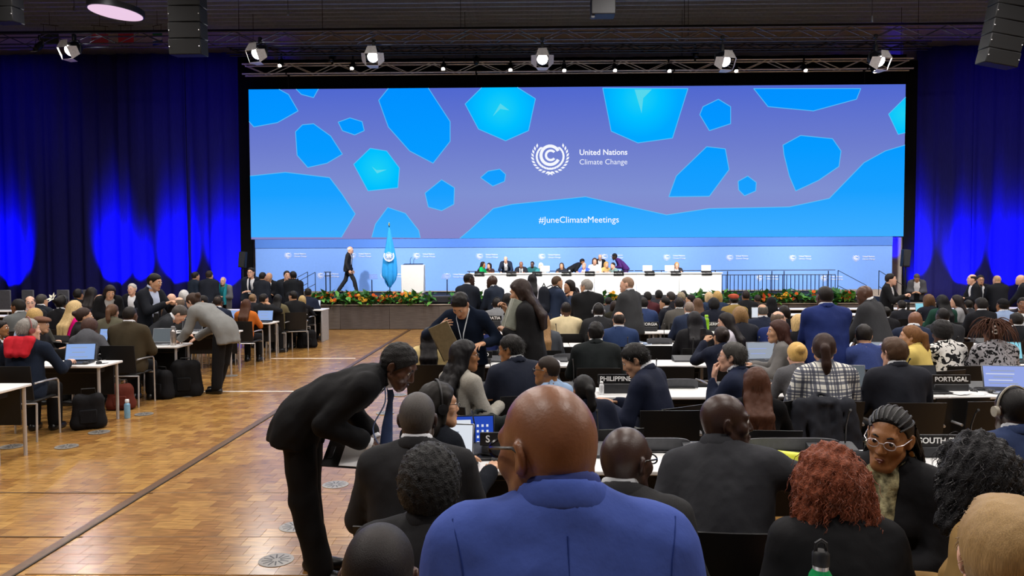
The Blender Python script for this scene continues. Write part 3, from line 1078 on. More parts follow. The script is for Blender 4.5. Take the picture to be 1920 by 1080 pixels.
def truss(x0, x1, y, z, h, w, label, mat=ALU, bay=0.75, r=0.026, tilt=0.0):
    t = empty('truss', ((x0 + x1) / 2, y, z), 0, label, 'truss')
    t.rotation_euler = (0, tilt, 0)
    L = x1 - x0
    for sy in (-1, 1):
        for sz in (-1, 1):
            part('chord', MB().tube([(-L / 2, sy * w / 2, sz * h / 2), (L / 2, sy * w / 2, sz * h / 2)], r, 8), mat, t)
    n = int(L / bay)
    me = {}
    for sy in (-1, 1):
        for k in range(n):
            u = 1 if k % 2 else -1
            if u not in me:
                me[u] = MB().tube([(-bay / 2, 0, -u * h / 2), (bay / 2, 0, u * h / 2)], r * 0.55, 6).mesh('brace', mat)
            ob('brace', me[u], t, (-L / 2 + (k + 0.5) * L / n, sy * w / 2, 0))
    for sx in (-1, -0.34, 0.33, 1):
        part('hanger', MB().tube([(sx * (L / 2 - 0.4), 0, h / 2), (sx * (L / 2 - 0.4), 0, ZC - z + 0.02)], 0.010, 6), BLKM, t)
    return t


def TZ(py, Y, px=960):
    return at(px, py, Y).z


truss(X(-60, 24.6), X(1985, 24.6), 24.6, TZ(68, 24.6), 0.34, 0.4, 'long lighting truss nearest the ceiling slats, across the whole hall', tilt=0.0)
truss(X(436, 27), X(1735, 27), 27.0, TZ(92, 27), 0.22, 0.3, 'thin dark truss between the long truss and the screen truss', BLKM, 0.7, 0.03)
ZSC = (at(465, 121, 29.35).z + at(1700, 131, 29.35).z) / 2
for fx in (0.06, 0.35, 0.65, 0.94):
    part('hanger', MB().tube([(sx0 + (sx1 - sx0) * fx, YS + 0.10, zt - 0.05), (sx0 + (sx1 - sx0) * fx, YS + 0.10, ZSC - 0.15)], 0.012, 6).box((sx0 + (sx1 - sx0) * fx, 29.36, ZSC - 0.19), (0.07, 0.42, 0.07), 0.01), BLKM, scr)
truss(X(464, 29.35), X(1702, 29.35), 29.35, ZSC, 0.38, 0.34, 'shiny truss hanging right above the big screen', M('d3d7df', 0.3, 0.35, 0.5, 0, 30, (1, 1, 1), 0.1), 0.9, 0.03)

LENS = M('fff6ea', emit=40.0)
LENS2 = M('fff3e6', emit=15.0)


def fresnel(px, py, Y, who, lit=True, tilt=0.55, yaw=0.0):
    q = at(px, py, Y)
    t = empty('stage_light', (q.x, Y, q.z), yaw, 'fresnel stage light with open barn doors ' + who, 'spotlight', 'lit fresnel stage lights on the truss' if lit else None)
    R = Matrix.Rotation(tilt, 3, 'X')     # the lamp looks towards -y and down
    Rl = R @ Matrix.Rotation(math.pi / 2, 3, 'X')
    part('housing', MB().lathe([(0.0, -0.34), (0.13, -0.34), (0.165, -0.26), (0.17, -0.02), (0.15, 0.0), (0.0, 0.0)], R=Rl, n=18), BLKM, t)
    part('lens', MB().lathe([(0.135, 0.002), (0.12, 0.02), (0.07, 0.032), (0, 0.036)], R=Rl, n=18), LENS if lit else M('20242c', 0.1), t)
    for a in range(4):
        Ra = R @ Matrix.Rotation(a * math.pi / 2, 3, 'Y') @ Matrix.Translation((0, -0.01, 0.165)).to_3x3()
        ct = R @ (Matrix.Rotation(a * math.pi / 2, 3, 'Y') @ Vector((0, -0.10, 0.215)))
        Rt = R @ Matrix.Rotation(a * math.pi / 2, 3, 'Y') @ Matrix.Rotation(0.62, 3, 'X')
        wd = 0.17
        V = [ct + Rt @ Vector(v) for v in ((-wd * .62, 0.12, 0), (wd * .62, 0.12, 0), (wd, -0.11, 0), (-wd, -0.11, 0), (-wd * .62, 0.12, 0.006), (wd * .62, 0.12, 0.006), (wd, -0.11, 0.006), (-wd, -0.11, 0.006))]
        part('barn_door', MB().add(V, [(0, 1, 2, 3), (7, 6, 5, 4), (0, 4, 5, 1), (1, 5, 6, 2), (2, 6, 7, 3), (3, 7, 4, 0)]), M('d4d4d6', 0.5, 0.1), t, smooth=False)
    part('yoke', MB().tube([(-0.2, 0.16, -0.05), (-0.2, 0.16, 0.22), (-0.12, 0.16, 0.3), (0.12, 0.16, 0.3), (0.2, 0.16, 0.22), (0.2, 0.16, -0.05)], 0.016, 6), BLKM, t)
    zc_ = (TZ(68, 24.6) - 0.17 - q.z) / 1.25
    part('clamp', MB().box((0, 0.16, 0.38), (0.08, 0.10, 0.18), 0.015).box((0, 0.16, zc_), (0.09, 0.10, 0.10), 0.015).tube([(0, 0.16, 0.3), (0, 0.16, zc_)], 0.02, 6), BLKM, t)
    t.scale = (1.25, 1.25, 1.25)
    if lit:
        lp = lamp('stage_light_beam', 'SPOT', (q.x, Y - 0.10, q.z - 0.07), 330, (1, 0.96, 0.9), 0.06, (q.x * 0.8, 15.0, 0.8), 105, 0.8)
    return t


def small_spot(px, py, Y, who, lit=True):
    q = at(px, py, Y)
    t = empty('spotlight', (q.x, Y, q.z), 0, ('lit small spotlight ' if lit else 'unlit black spotlight ') + who, 'spotlight', 'small spotlights on the truss')
    R = Matrix.Rotation(0.75, 3, 'X')
    Rl = R @ Matrix.Rotation(math.pi / 2, 3, 'X')
    part('housing', MB().lathe([(0.0, -0.42), (0.06, -0.42), (0.10, -0.34), (0.11, -0.10), (0.085, -0.06), (0.085, 0.06), (0.072, 0.06), (0.072, 0.01), (0, 0.01)], R=Rl, n=16), BLKM, t)
    part('lens', MB().lathe([(0.07, 0.03), (0.04, 0.045), (0, 0.05)], R=Rl, n=14), LENS2 if lit else M('20242c', 0.1), t)
    part('shield', MB().box((0, -0.10, -0.10), (0.16, 0.15, 0.006), 0.001, Matrix.Rotation(0.35, 3, 'X')), M('a8a8ac', 0.4, 0.3), t)
    part('yoke', MB().tube([(-0.13, 0.18, 0.08), (-0.13, 0.18, 0.34), (0.13, 0.18, 0.34), (0.13, 0.18, 0.08)], 0.012, 6), BLKM, t)
    yc_, zc_ = (0.18, ZSC + 0.19 - q.z) if Y > 25 else (0.20, TZ(68, 24.6) - 0.17 - q.z)
    part('clamp', MB().box((0, 0.18, 0.42), (0.06, 0.08, 0.16), 0.012).box((0, yc_, zc_), (0.08, 0.09, 0.09), 0.012).tube([(0, 0.18, 0.34), (0, yc_, zc_)], 0.018, 6), BLKM, t)
    return t


for px, py, who, yw in ((130, 95, 'over the drape on the aisle side', -0.25), (481, 101, 'above the screen\'s flag-side corner', -0.3), (699, 107, 'above the screen over the flag', 0), (1017, 111, 'above the middle of the screen', 0), (1360, 115, 'above the screen over the guard railing', 0.25), (1650, 115, 'above the screen\'s stairs-side corner', 0.3)):
    fresnel(px, py, 24.2, who, True, 0.55, yw)
for px, py, who, lit in ((525, 122, 'next to the corner fresnel on the flag side', 1), (660, 127, 'between the dark lamp and the second fresnel on the screen truss', 1), (831, 128, 'above the big dark blue floe left of the emblem', 1), (957, 130, 'left of the middle fresnel', 1), (1058, 131, 'right of the middle fresnel', 1), (1153, 131, 'above the brightest floe', 1),
                         (1255, 132, 'midway between the middle fresnel and the railing fresnel', 1), (1380, 132, 'tucked under the railing fresnel', 1), (1510, 131, 'between the railing fresnel and the corner fresnel', 1), (1640, 133, 'under the corner fresnel on the stairs side', 1),
                         (68, 92, 'beside the fresnel over the aisle drape', 0), (621, 112, 'in the screen truss near the flag', 0), (893, 117, 'in the screen truss left of the middle', 0), (1305, 104, 'in the screen truss over the table end', 0)):
    small_spot(px, py, 29.0 if px > 100 else 24.2, who, lit)


def line_array(px0, py0, px1, py1, Y, n, label, wd):
    a, b_ = at(px0, py0, Y), at(px1, py1, Y)
    t = empty('line_array', (b_.x, Y, b_.z), 0, label, 'speaker')
    d = a - b_
    L = d.length / n
    for k in range(n):
        c_ = d * ((k + 0.5) / n)
        R = Matrix.Rotation(math.atan2(d.x, d.z), 3, 'Y') @ Matrix.Rotation(0.10 - 0.02 * k, 3, 'X')
        part('cabinet', MB().box(c_, (wd, 0.5, L * 0.97), 0.02, R), M('0a0b0d', 0.7, 0, 0.3, 0.1, 150), t)
        for sg in (-1, 1):
            part('bolt', MB().box(c_ + R @ Vector((sg * wd * 0.46, -0.255, 0)), (0.025, 0.02, 0.025), 0.004), CHROME(), t)
    part('hanger', MB().tube([d, (d.x, 0, ZC - b_.z + 0.02)], 0.02, 6), BLKM, t)


line_array(350, -45, 354, 105, 20, 5, 'hanging column of black loudspeakers beside the round ceiling lamp', 0.86)
line_array(1903, -40, 1868, 124, 20, 6, 'tilted hanging column of black loudspeakers over the stairs-side drape', 0.86)
line_array(10, -40, 14, 44, 20, 3, 'short hanging loudspeaker cluster at the aisle-side ceiling edge', 0.62)
q = at(1130, 14, 21)
bx_ = empty('projector_box', (q.x, 21, q.z), 0, 'dark box hanging from the ceiling slats above the middle of the screen', 'speaker')
part('body', MB().box((0, 0, 0.0), (0.66, 0.5, 0.5), 0.02), M('1c1e22', 0.6), bx_)
part('hanger', MB().tube([(0, 0, 0.25), (0, 0, ZC - q.z + 0.02)], 0.015, 6), BLKM, bx_)
part('sensor', MB().box((-0.28, -0.1, -0.29), (0.10, 0.12, 0.08), 0.01), M('3c3f45', 0.5), bx_)
for px, py, who in ((139, 17, 'beside the round ceiling lamp'), (540, 24, 'above the corner fresnel on the flag side'), (1635, 36, 'above the corner fresnel on the stairs side')):
    q = at(px, py, 22.5)
    m_ = empty('hanging_microphone', (q.x, 22.5, q.z), 0, 'small microphone hanging on a thin cable ' + who, 'microphone', 'hanging microphones under the ceiling')
    part('capsule', MB().lathe([(0, -0.08), (0.035, -0.07), (0.035, 0.05), (0.01, 0.09), (0, 0.09)], n=10), M('6a6d72', 0.4, 0.5), m_)
    part('cable', MB().tube([(0, 0, 0.08), (0, 0, ZC - q.z + 0.02)], 0.007, 5), BLKM, m_)
for px, py, rz, who in ((187, 74, 0.25, 'plain red, nearer the lit fresnel'), (236, 73, 0.0, 'plain red, behind the round lamp'), (295, 73, -0.4, 'green, white and blue'), (93, 72, 0.5, 'dark, beside the unlit spotlight')):
    q = at(px, py - 10, 29.0)
    b_ = empty('banner', (q.x, 29.0, q.z), rz, 'small banner hanging over the aisle-side drape, ' + who, 'banner')
    cols = {'plain red, nearer the lit fresnel': ['a8404e'], 'plain red, behind the round lamp': ['b03440'], 'green, white and blue': ['2f7a4a', 'c9ccd4', '2a4a9a'], 'dark, beside the unlit spotlight': ['26302e']}[who]
    wd = 0.60 if len(cols) == 1 else 0.50
    for k, cc in enumerate(cols):
        part('stripe', MB().box((0, 0.01 * 0, -0.19 + (0 if len(cols) == 1 else (1 - k) * 0.16)), (wd, 0.02, 0.42 if len(cols) == 1 else 0.16), 0.003), M(cc, 0.7), b_)
    for sx in (-0.2, 0.2):
        part('cord', MB().tube([(sx, 0, 0.02), (sx, 0, 0.30)], 0.008, 5), BLKM, b_)
    part('batten', MB().tube([(-wd / 2, 0, 0.31), (wd / 2, 0, 0.31)], 0.012, 6), BLKM, b_)
    part('hanger', MB().tube([(0, 0, 0.31), (0, 0, ZC - q.z + 0.02)], 0.008, 5), BLKM, b_)
# round ceiling lamp in view
q = at(217, 24, 22)
rl = empty('ceiling_lamp', (q.x, 22, q.z), 0, 'round glowing lamp hanging under the ceiling at an angle', 'lamp')
rl.rotation_euler = (0.0, 0.09, 0)
part('rim', MB().lathe([(0.72, 0.0), (0.77, 0.0), (0.77, 0.16), (0.72, 0.17), (0, 0.17)], n=40), M('2e3036', 0.4, 0.4), rl)
part('diffuser', MB().lathe([(0, -0.012), (0.725, -0.012), (0.725, -0.002), (0, -0.002)], n=40), M('f2cfe8', emit=0.95), rl)
for a in range(3):
    part('cable', MB().tube([(0.6 * math.cos(a * 2.094), 0.6 * math.sin(a * 2.094), 0.16), (0.6 * math.cos(a * 2.094), 0.6 * math.sin(a * 2.094), ZC - q.z + 0.02)], 0.008, 5), BLKM, rl)
# loudspeakers on poles beside the screen
for px, pyt, pyb, Y, label in ((455, 487, 540, 28.5, 'slim loudspeaker on a pole against the masking drape, aisle side'), (1698, 484, 560, 27.0, 'slim loudspeaker on a pole beside the stairs')):
    q = at(px, pyt, Y)
    s_ = empty('pole_speaker', (q.x, Y, 0), 0, label, 'speaker')
    part('pole', MB().tube([(0, 0, 0.03), (0, 0, q.z - 0.3)], 0.025, 8), BLKM, s_)
    part('cabinet', MB().box((0, 0, q.z), (0.26, 0.24, 0.62), 0.02, Matrix.Rotation(0.08, 3, 'Y')), M('131417', 0.6), s_)
    part('grille', MB().box((0.0, -0.13, q.z), (0.21, 0.012, 0.55), 0.003, Matrix.Rotation(0.08, 3, 'Y')), M('22242a', 0.6, 0.3, 0.4, 0.2, 300), s_)
    part('foot', MB().lathe([(0.28, 0), (0.28, 0.02), (0.06, 0.05), (0, 0.05)], n=20), BLKM, s_)

# ------------------------------------------------------------------ people
SKIN = {1: 'd9a98f', 2: 'c39473', 3: '97663f', 4: '7d533a', 5: '533729', 6: '3a261e'}


def skin_mat(t):
    return M(SKIN[t], 0.40, 0, 0.45, 0.08, 130, (1, 1, 1), 0.09, vscale=22)


def hair_mat(c, rough=0.5, near=False):
    if near:
        return M(c, rough, 0, 0.22, 0.22, 520, (1.2, 1.2, 0.08), 0.22, vscale=300)
    return M(c, rough, 0, 0.22, 0.35, 150, (1.6, 1.6, 0.16), 0.32, vscale=90)


def curl_mat(c):
    return M(c, 0.55, 0, 0.3, 0.9, 190, (1, 1, 1), 0.4, vscale=120)


def rot(lean=0.0, side=0.0, yaw=0.0):
    a, b, c = [math.radians(v) for v in (lean, side, yaw)]
    Rx = np.array([[1, 0, 0], [0, math.cos(a), math.sin(a)], [0, -math.sin(a), math.cos(a)]])
    Ry = np.array([[math.cos(b), 0, math.sin(b)], [0, 1, 0], [-math.sin(b), 0, math.cos(b)]])
    Rz = np.array([[math.cos(c), -math.sin(c), 0], [math.sin(c), math.cos(c), 0], [0, 0, 1]])
    return Rz @ Ry @ Rx


def hand_proto(kind, h):
    f = Field((-0.03, -0.06, -0.09), (0.21, 0.11, 0.05), h)
    curl = {'relax': 24, 'grip': 62, 'flat': 8, 'pinch': 46}[kind]
    f.cap((-0.03, 0, 0), (0.02, 0, 0), 0.026, 0.026, 0.01, R=np.eye(3)[:, [0, 2, 1]], sc=0.75)
    lens = [(0.040, 0.024, 0.020), (0.044, 0.028, 0.021), (0.041, 0.026, 0.020), (0.032, 0.020, 0.017)]
    for i, y in enumerate((0.030, 0.010, -0.010, -0.028)):
        kx = (0.086, 0.090, 0.086, 0.078)[i]
        f.cap((0.012, y * 0.55, 0), (kx, y, 0), 0.017, 0.0125, 0.012)
        p = np.array((kx, y, 0.0))
        a = 0.0
        for j, l in enumerate(lens[i]):
            a += math.radians(curl * (0.8, 1.0, 0.75)[j] + i * 2)
            q = p + l * np.array((math.cos(a), (0.10, 0.03, -0.04, -0.12)[i] * math.cos(a), -math.sin(a)))
            r = (0.0098, 0.0088, 0.0078)[j] * (0.88 if i == 3 else 1)
            f.cap(p, q, r, r * 0.92, 0.003)
            p = q
    f.cap((0.018, 0.020, -0.006), (0.048, 0.043, -0.016), 0.0175, 0.0125, 0.01)
    b = np.array((0.048, 0.043, -0.016))
    c = b + (np.array((0.030, 0.006, -0.018)) if kind in ('grip', 'pinch') else np.array((0.033, 0.016, -0.006)))
    f.cap(b, c, 0.0115, 0.0105, 0.004)
    f.cap(c, c + (np.array((0.020, -0.012, -0.010)) if kind in ('grip', 'pinch') else np.array((0.026, 0.006, -0.004))), 0.0105, 0.008, 0.004)
    return f.surface()


HANDS = {}


def hand(kind, fine):
    k = (kind, fine)
    if k not in HANDS:
        HANDS[k] = hand_proto(kind, {2: 0.0045, 1: 0.0075, 0: 0.0105}[fine])
    return HANDS[k]


def head_shape(f, HC, RH, s, fem=False, fat=1.0, nose=1.0, ears=True, k=0.02, fine=True):
    P = lambda x, y, z: HC + RH @ (np.array((x, y, z)) * s)
    q = 0.95 if fem else 1.0
    f.ell(P(0, -0.014, 0.034), (0.0745 * s, 0.096 * s, 0.086 * s), RH, 0.03)
    f.ell(P(0, -0.045, 0.006), (0.066 * s, 0.058 * s, 0.072 * s), RH, 0.03)
    f.ell(P(0, 0.033, -0.032), (0.057 * s * q * fat, 0.062 * s, 0.086 * s), RH, 0.03)
    f.cap(P(-0.016, 0.070, -0.102), P(0.016, 0.070, -0.102), 0.020 * s, 0.020 * s, 0.03)
    for sg in (-1, 1):
        f.cap(P(sg * 0.052 * q * fat, 0.008, -0.058), P(sg * 0.020, 0.066, -0.100), 0.017 * s, 0.018 * s, 0.03)
        f.ell(P(sg * 0.043, 0.058, -0.022), (0.024 * s, 0.024 * s, 0.024 * s), RH, 0.025)
    f.cap(P(-0.036, 0.074, 0.028), P(0.036, 0.074, 0.028), 0.014 * s, 0.014 * s, 0.02)
    if fine:
        for sg in (-1, 1):
            f.ell(P(sg * 0.032, 0.099, 0.007), (0.0175 * s, 0.013 * s, 0.0085 * s), RH, 0.012, 's')
    f.cap(P(0, 0.086, 0.016), P(0, 0.101 + 0.004 * nose, -0.030), 0.0085 * s, 0.0125 * s * nose, 0.012)
    if fine:
        for sg in (-1, 1):
            f.ell(P(sg * 0.0125 * nose, 0.0955, -0.034), (0.0085 * s * nose, 0.010 * s, 0.008 * s), RH, 0.008)
        f.cap(P(-0.017, 0.091, -0.061), P(0.017, 0.091, -0.061), 0.0075 * s, 0.0075 * s, 0.012)
        f.cap(P(-0.014, 0.088, -0.074), P(0.014, 0.088, -0.074), 0.0085 * s, 0.0085 * s, 0.012)
        f.ell(P(0, 0.099, -0.0675), (0.024 * s, 0.012 * s, 0.0028 * s), RH, 0.004, 's')
    if ears:
        for sg in (-1, 1):
            Re = RH @ rot(0, sg * 8, sg * 22)
            f.ell(P(sg * 0.080, -0.014, -0.004), (0.009 * s, 0.0195 * s, 0.033 * s), Re, 0.008)
            f.ell(P(sg * 0.074, -0.004, -0.026), (0.009 * s, 0.010 * s, 0.012 * s), RH, 0.008)
            if fine:
                f.ell(P(sg * 0.090, -0.006, 0.002), (0.008 * s, 0.011 * s, 0.019 * s), Re, 0.006, 's')


def curl_tubes(mb, starts, dirs, length, r, amp, turns, rs, seg=9, sag=0.5, n=4):
    """many thin wavy locks of hair: starts m x 3, dirs m x 3"""
    V, Fc = [], []
    m = len(starts)
    t = np.linspace(0, 1, seg)
    L = length * (0.75 + 0.5 * rs.rand(m))
    ph = rs.rand(m) * 6.28
    tw = turns * (0.8 + 0.4 * rs.rand(m))
    down = np.array((0, 0, -1.0))
    pts = np.zeros((m, seg, 3))
    p = starts.copy()
    d = dirs.copy()
    for j in range(seg):
        pts[:, j] = p
        d = d * (1 - sag / seg * 2) + down * (sag / seg * 2)
        d /= np.linalg.norm(d, axis=1)[:, None]
        p = p + d * (L / (seg - 1))[:, None]
    a = np.cross(dirs, down) + 1e-3
    a /= np.linalg.norm(a, axis=1)[:, None]
    b = np.cross(a, dirs)
    for j in range(seg):
        w = amp * min(1, t[j] * 3)
        pts[:, j] += a * (w * np.sin(ph + tw * 6.28 * t[j]))[:, None] + b * (w * np.cos(ph + tw * 6.28 * t[j]))[:, None]
    tan = np.gradient(pts, axis=1)
    tan /= np.linalg.norm(tan, axis=2)[:, :, None] + 1e-9
    u = np.cross(tan, np.array((0.3, 0.9, 0.2)))
    u /= np.linalg.norm(u, axis=2)[:, :, None] + 1e-9
    w = np.cross(tan, u)
    rad = r * np.sqrt(np.clip(1.05 - t, 0.05, 1))[None, :, None]
    ring = np.stack([pts + (u * math.cos(k * 6.283 / n) + w * math.sin(k * 6.283 / n)) * rad for k in range(n)], 2)
    V = ring.reshape(-1, 3)
    i = np.arange(m)[:, None, None] * seg * n
    j = np.arange(seg - 1)[None, :, None] * n
    k = np.arange(n)[None, None, :]
    k2 = (k + 1) % n
    Q = np.stack([i + j + k, i + j + k2, i + j + n + k2, i + j + n + k], -1).reshape(-1, 4)
    return V, Q


def merge(parts):
    Vs, Qs, o = [], [], 0
    for V, Q in parts:
        Vs.append(V)
        Qs.append(Q + o)
        o += len(V)
    return np.concatenate(Vs), np.concatenate(Qs)


PEOPLE = []
ALLP = []
SHOES = {}


def person(x, y, d, label, pose='sit', yaw=0, lean=4, curve=4, side=0, twist=0, hy=0, hp=0, hr=0, top='suit', c='17181c', tc='121316', sc='e4e6ea',
           hair='short', hc='15110f', skin=3, al='desk', ar='desk', fem=False, fat=1.0, glasses=None, phones=False, face=None, tie=None,
           bz=0.0, chair=True, hl='relax', hr_='relax', neck=0, nose=1.0, fold=1.0, hair_len=0.42, legs=None, group=None, shoes=True, extra=None, world=None, lodd=None, who=None, shl=1.0, open_=True, lap=0.35):
    if pose == 'sit' and bz == 0 and world is None and abs(d) < 19.5:
        # nobody's seat may stand inside a table: slide the person along the line of sight to the nearest free spot
        off_ = (0.16 * math.sin(math.radians(lean)) + 0.355 * math.sin(math.radians(lean + curve)) + 0.03) * math.cos(math.radians(yaw))
        xr_ = (x - 984) * d / 1400
        for r_ in (LROWS if xr_ < -2.5 else RROWS):
            if r_ - 0.20 < d - off_ < r_ + 0.84 and (LXE > xr_ or xr_ > RXS):
                lo_, hi_ = r_ - 0.20 + off_, r_ + 0.84 + off_
                d = lo_ if abs(d - lo_) < abs(d - hi_) else hi_
                break
    q = lodd or d
    if q < 3.3:
        hf, hg = 0.0068, 0.0140
    elif q < 5:
        hf, hg = 0.0088, 0.019
    elif q < 9:
        hf, hg = 0.0122, 0.025
    elif q < 14:
        hf, hg = 0.0190, 0.035
    else:
        hf, hg = 0.0255, 0.043
    near = q < 9
    fang = abs((yaw + hy + 180) % 360 - 180)
    if face is None:
        face = q < 9 or (fang > 45 and q < 22)
    tw = at(x, y, d) if world is None else Vector(world)
    ztop = tw.z - bz
    # ---- skeleton in the body's own frame: +y is where the person faces, the origin is on the floor under the pelvis
    RL = rot(lean, side, 0)
    RU = rot(lean + curve, side * 1.3, twist)
    RH = rot(hp, hr, hy)
    up = np.array((0, 0, 1.0))

    def skel(s, P):
        k = {}
        k['P'] = P
        k['W'] = P + RL @ np.array((0, 0, 0.16)) * s
        k['N'] = k['W'] + RU @ np.array((0, 0, 0.355)) * s
        k['H'] = k['N'] + RU @ np.array((0, 0.004, 0.030 + 0.02 * neck)) * s + RH @ np.array((0, 0.026, 0.100)) * s
        k['S'] = [k['W'] + RU @ np.array((g * 0.178 * shl * (0.92 if fem else 1) * (0.5 + 0.5 * fat), -0.008, 0.288)) * s for g in (-1, 1)]
        return k
    topo = lambda k, s: k['H'][2] + max((RH @ np.array((0, yy, zz)))[2] for yy, zz in ((0, 0.119), (-0.07, 0.09), (-0.10, 0.04), (0.05, 0.09))) * s
    hair_up = {'afro': 0.032, 'curly': 0.04, 'curls': 0.035, 'long': 0.014, 'bob': 0.016, 'short': 0.012, 'cap': 0.02, 'hat': 0.02, 'hijab': 0.016, 'dreads': 0.03, 'wave': 0.016}.get(hair, 0.004)
    if pose == 'sit':
        P0 = np.array((0, 0, 0.535))
        k = skel(1, P0)
        s = (ztop - hair_up - 0.45) / (topo(k, 1) - 0.45)
        s = min(1.12, max(0.88, s))
        P0 = np.array((0, 0, 0.45 + 0.085 * s))
        k = skel(s, P0)
        P0[2] += min(0.10, max(-0.05, ztop - hair_up - topo(k, s)))
    else:
        P0 = np.array((0, 0, 0.90))
        k = skel(1, P0)
        s = (ztop - hair_up) / topo(k, 1)
        s = min(1.13, max(0.86, s))
        P0 = np.array((0, 0, 0.90 * s))
        k = skel(s, P0)
        P0[2] += min(0.03, max(-0.10, ztop - hair_up - topo(k, s)))
    k = skel(s, P0)
    P, Wp, N, H, SH = k['P'], k['W'], k['N'], k['H'], k['S']
    # arms
    arms = []
    for i, sp in ((0, al), (1, ar)):
        g = (-1, 1)[i]
        Sx = SH[i]
        pole = np.array((g * 0.55, -0.45, -0.8))
        nrm = np.array((0, 0, 1.0))
        if isinstance(sp, str):
            if sp == 'desk':
                T = np.array((g * 0.15, N[1] * 0.55 + 0.33, 0.785))
                if pose != 'sit':
                    T[2] = 0.80
            elif sp == 'lap':
                T = np.array((g * 0.10, 0.27, P[2] + 0.12))
            elif sp == 'down':
                T = Sx + np.array((g * 0.05, 0.05, -0.52)) * s
                nrm = np.array((g, -0.1, 0.1))
                pole = np.array((g * 0.4, -1.0, 0))
            elif sp == 'chin':
                T = H + RH @ np.array((g * 0.03, 0.13, -0.17)) * s
                nrm = np.array((g * 0.3, 0.9, 0.2))
            elif sp == 'ear':
                T = H + RH @ np.array((g * 0.11, 0.05, -0.11)) * s
                nrm = np.array((g, 0.3, 0))
            elif sp == 'phone':
                T = Wp + RU @ np.array((g * 0.07, 0.33, 0.20)) * s
                pole = np.array((g * 0.7, -0.3, -0.9))
            elif sp == 'front':
                T = Wp + RU @ np.array((g * 0.02, 0.24, 0.06)) * s
                pole = np.array((g * 0.8, -0.5, -0.4))
            elif sp == 'hip':
                T = Wp + RU @ np.array((g * 0.20, 0.06, -0.06)) * s
                pole = np.array((g, -0.9, 0))
            elif sp == 'back':
                T = P + np.array((g * 0.26, -0.16, 0.10)) * s
                pole = np.array((g * 0.6, -1, 0))
        else:
            T = np.array(sp[:3], float)
            if len(sp) > 3:
                pole = np.array(sp[3:6], float)
            if len(sp) > 6:
                nrm = np.array(sp[6:9], float)
        L1, L2 = 0.29 * s, 0.262 * s
        v = T - Sx
        dd = np.linalg.norm(v)
        v = v / dd
        dd = min(dd, L1 + L2 - 0.006)
        a = (L1 * L1 - L2 * L2 + dd * dd) / (2 * dd)
        hh = math.sqrt(max(1e-6, L1 * L1 - a * a))
        pl = pole - v * (pole @ v)
        pl /= np.linalg.norm(pl) + 1e-9
        E = Sx + v * a + pl * hh
        T = Sx + v * dd
        arms.append((Sx, E, T, nrm))
    # legs
    lg = []
    for i in (0, 1):
        g = (-1, 1)[i]
        Hp = P + np.array((g * 0.088, 0, -0.01)) * s
        if legs:
            K, A = [np.array(v, float) for v in legs[i][:2]]
            A[2] = max(A[2], 0.085)
            fd = np.array(legs[i][2] if len(legs[i]) > 2 else (g * 0.1, 1, 0), float)
        elif pose == 'sit':
            K = np.array((g * 0.12, 0.42, 0.50))
            A = np.array((g * 0.12, 0.40, 0.085))
            fd = np.array((g * 0.12, 1, 0.0))
        elif pose == 'walk':
            K = P + np.array((g * 0.085, g * 0.17 + 0.06, -0.42)) * s
            A = np.array((g * 0.08, g * 0.34 - (0.05 if g < 0 else 0), 0.13 if g < 0 else 0.085))
            fd = np.array((0, 1, -0.25 if g < 0 else 0.1))
        else:
            K = np.array((g * 0.095, 0.02, 0.48 * s))
            A = np.array((g * 0.105, -0.01, 0.085))
            fd = np.array((g * 0.25, 1, 0))
        lg.append((Hp, K, A, fd / np.linalg.norm(fd)))
    kk = 0.05
    w = fat * (0.93 if fem else 1.0)

    def torso(f, e, neckless=True):
        f.cap(P + RL @ np.array((0, 0, 0.0)) * s, Wp, (0.166 * w + e) * s, (0.150 * w + e) * s, kk, R=RL, sc=0.70)
        f.cap(Wp, Wp + RU @ np.array((0, 0.004, 0.165)) * s, (0.150 * w + e) * s, (0.168 * (0.5 + 0.5 * w) + e) * s, kk, R=RU, sc=0.66 * (0.6 + 0.4 * w))
        if fem:
            for g in (-1, 1):
                f.ell(Wp + RU @ np.array((g * 0.07, 0.085, 0.14)) * s, [(0.06 + e) * s] * 3, None, 0.05)
        f.cap(N + RU @ np.array((0, -0.035, -0.085)) * s, Wp + RU @ np.array((0, -0.030, 0.10)) * s, (0.068 + e) * s, (0.085 + e) * s, 0.06)
        Sm = (SH[0] + SH[1]) / 2
        a, b = Sm + (SH[0] - Sm) * 0.74, Sm + (SH[1] - Sm) * 0.74
        f.cap(a, b, (0.054 + e) * s, (0.054 + e) * s, 0.06)
        for g in (0, 1):
            f.cap(N + RU @ np.array((0, -0.012, 0.005)) * s, Sm + (SH[g] - Sm) * 0.80 + RU @ np.array((0, -0.008, 0.022)) * s, (0.048 + e * 0.8) * s, (0.036 + e) * s, 0.05)
            f.cap(SH[g], SH[g] + (arms[g][1] - SH[g]) * 0.1, (0.056 + e) * s, (0.054 + e) * s, 0.04)

    def armf(f, e, r1=0.046, r2=0.038, r3=0.03, cut=0.0):
        for Sx, E, T, _ in arms:
            T2 = T - (T - E) / np.linalg.norm(T - E) * cut
            f.cap(Sx, E, (r1 + e) * s, (r2 + e) * s, 0.025)
            f.cap(E, T2, (r2 + e) * s, (r3 + e) * s, 0.02)

    def legf(f, e, r=(0.083, 0.057, 0.042), zmin=None):
        for Hp, K, A, fd in lg:
            f.cap(Hp, K, (r[0] * (0.4 + 0.6 * w) + e) * s, (r[1] + e) * s, 0.03)
            f.cap(K, A, (r[1] + e) * s, (r[2] + e) * s, 0.02)
    allp = [P, Wp, N, H] + [p for a in arms for p in a[:3]] + [p for l in lg for p in l[:3]]
    lo = np.min(allp, 0) - 0.24
    hi = np.max(allp, 0) + 0.24
    # ---- the body: one continuous surface, finer round the head
    hb = 0.128 * s
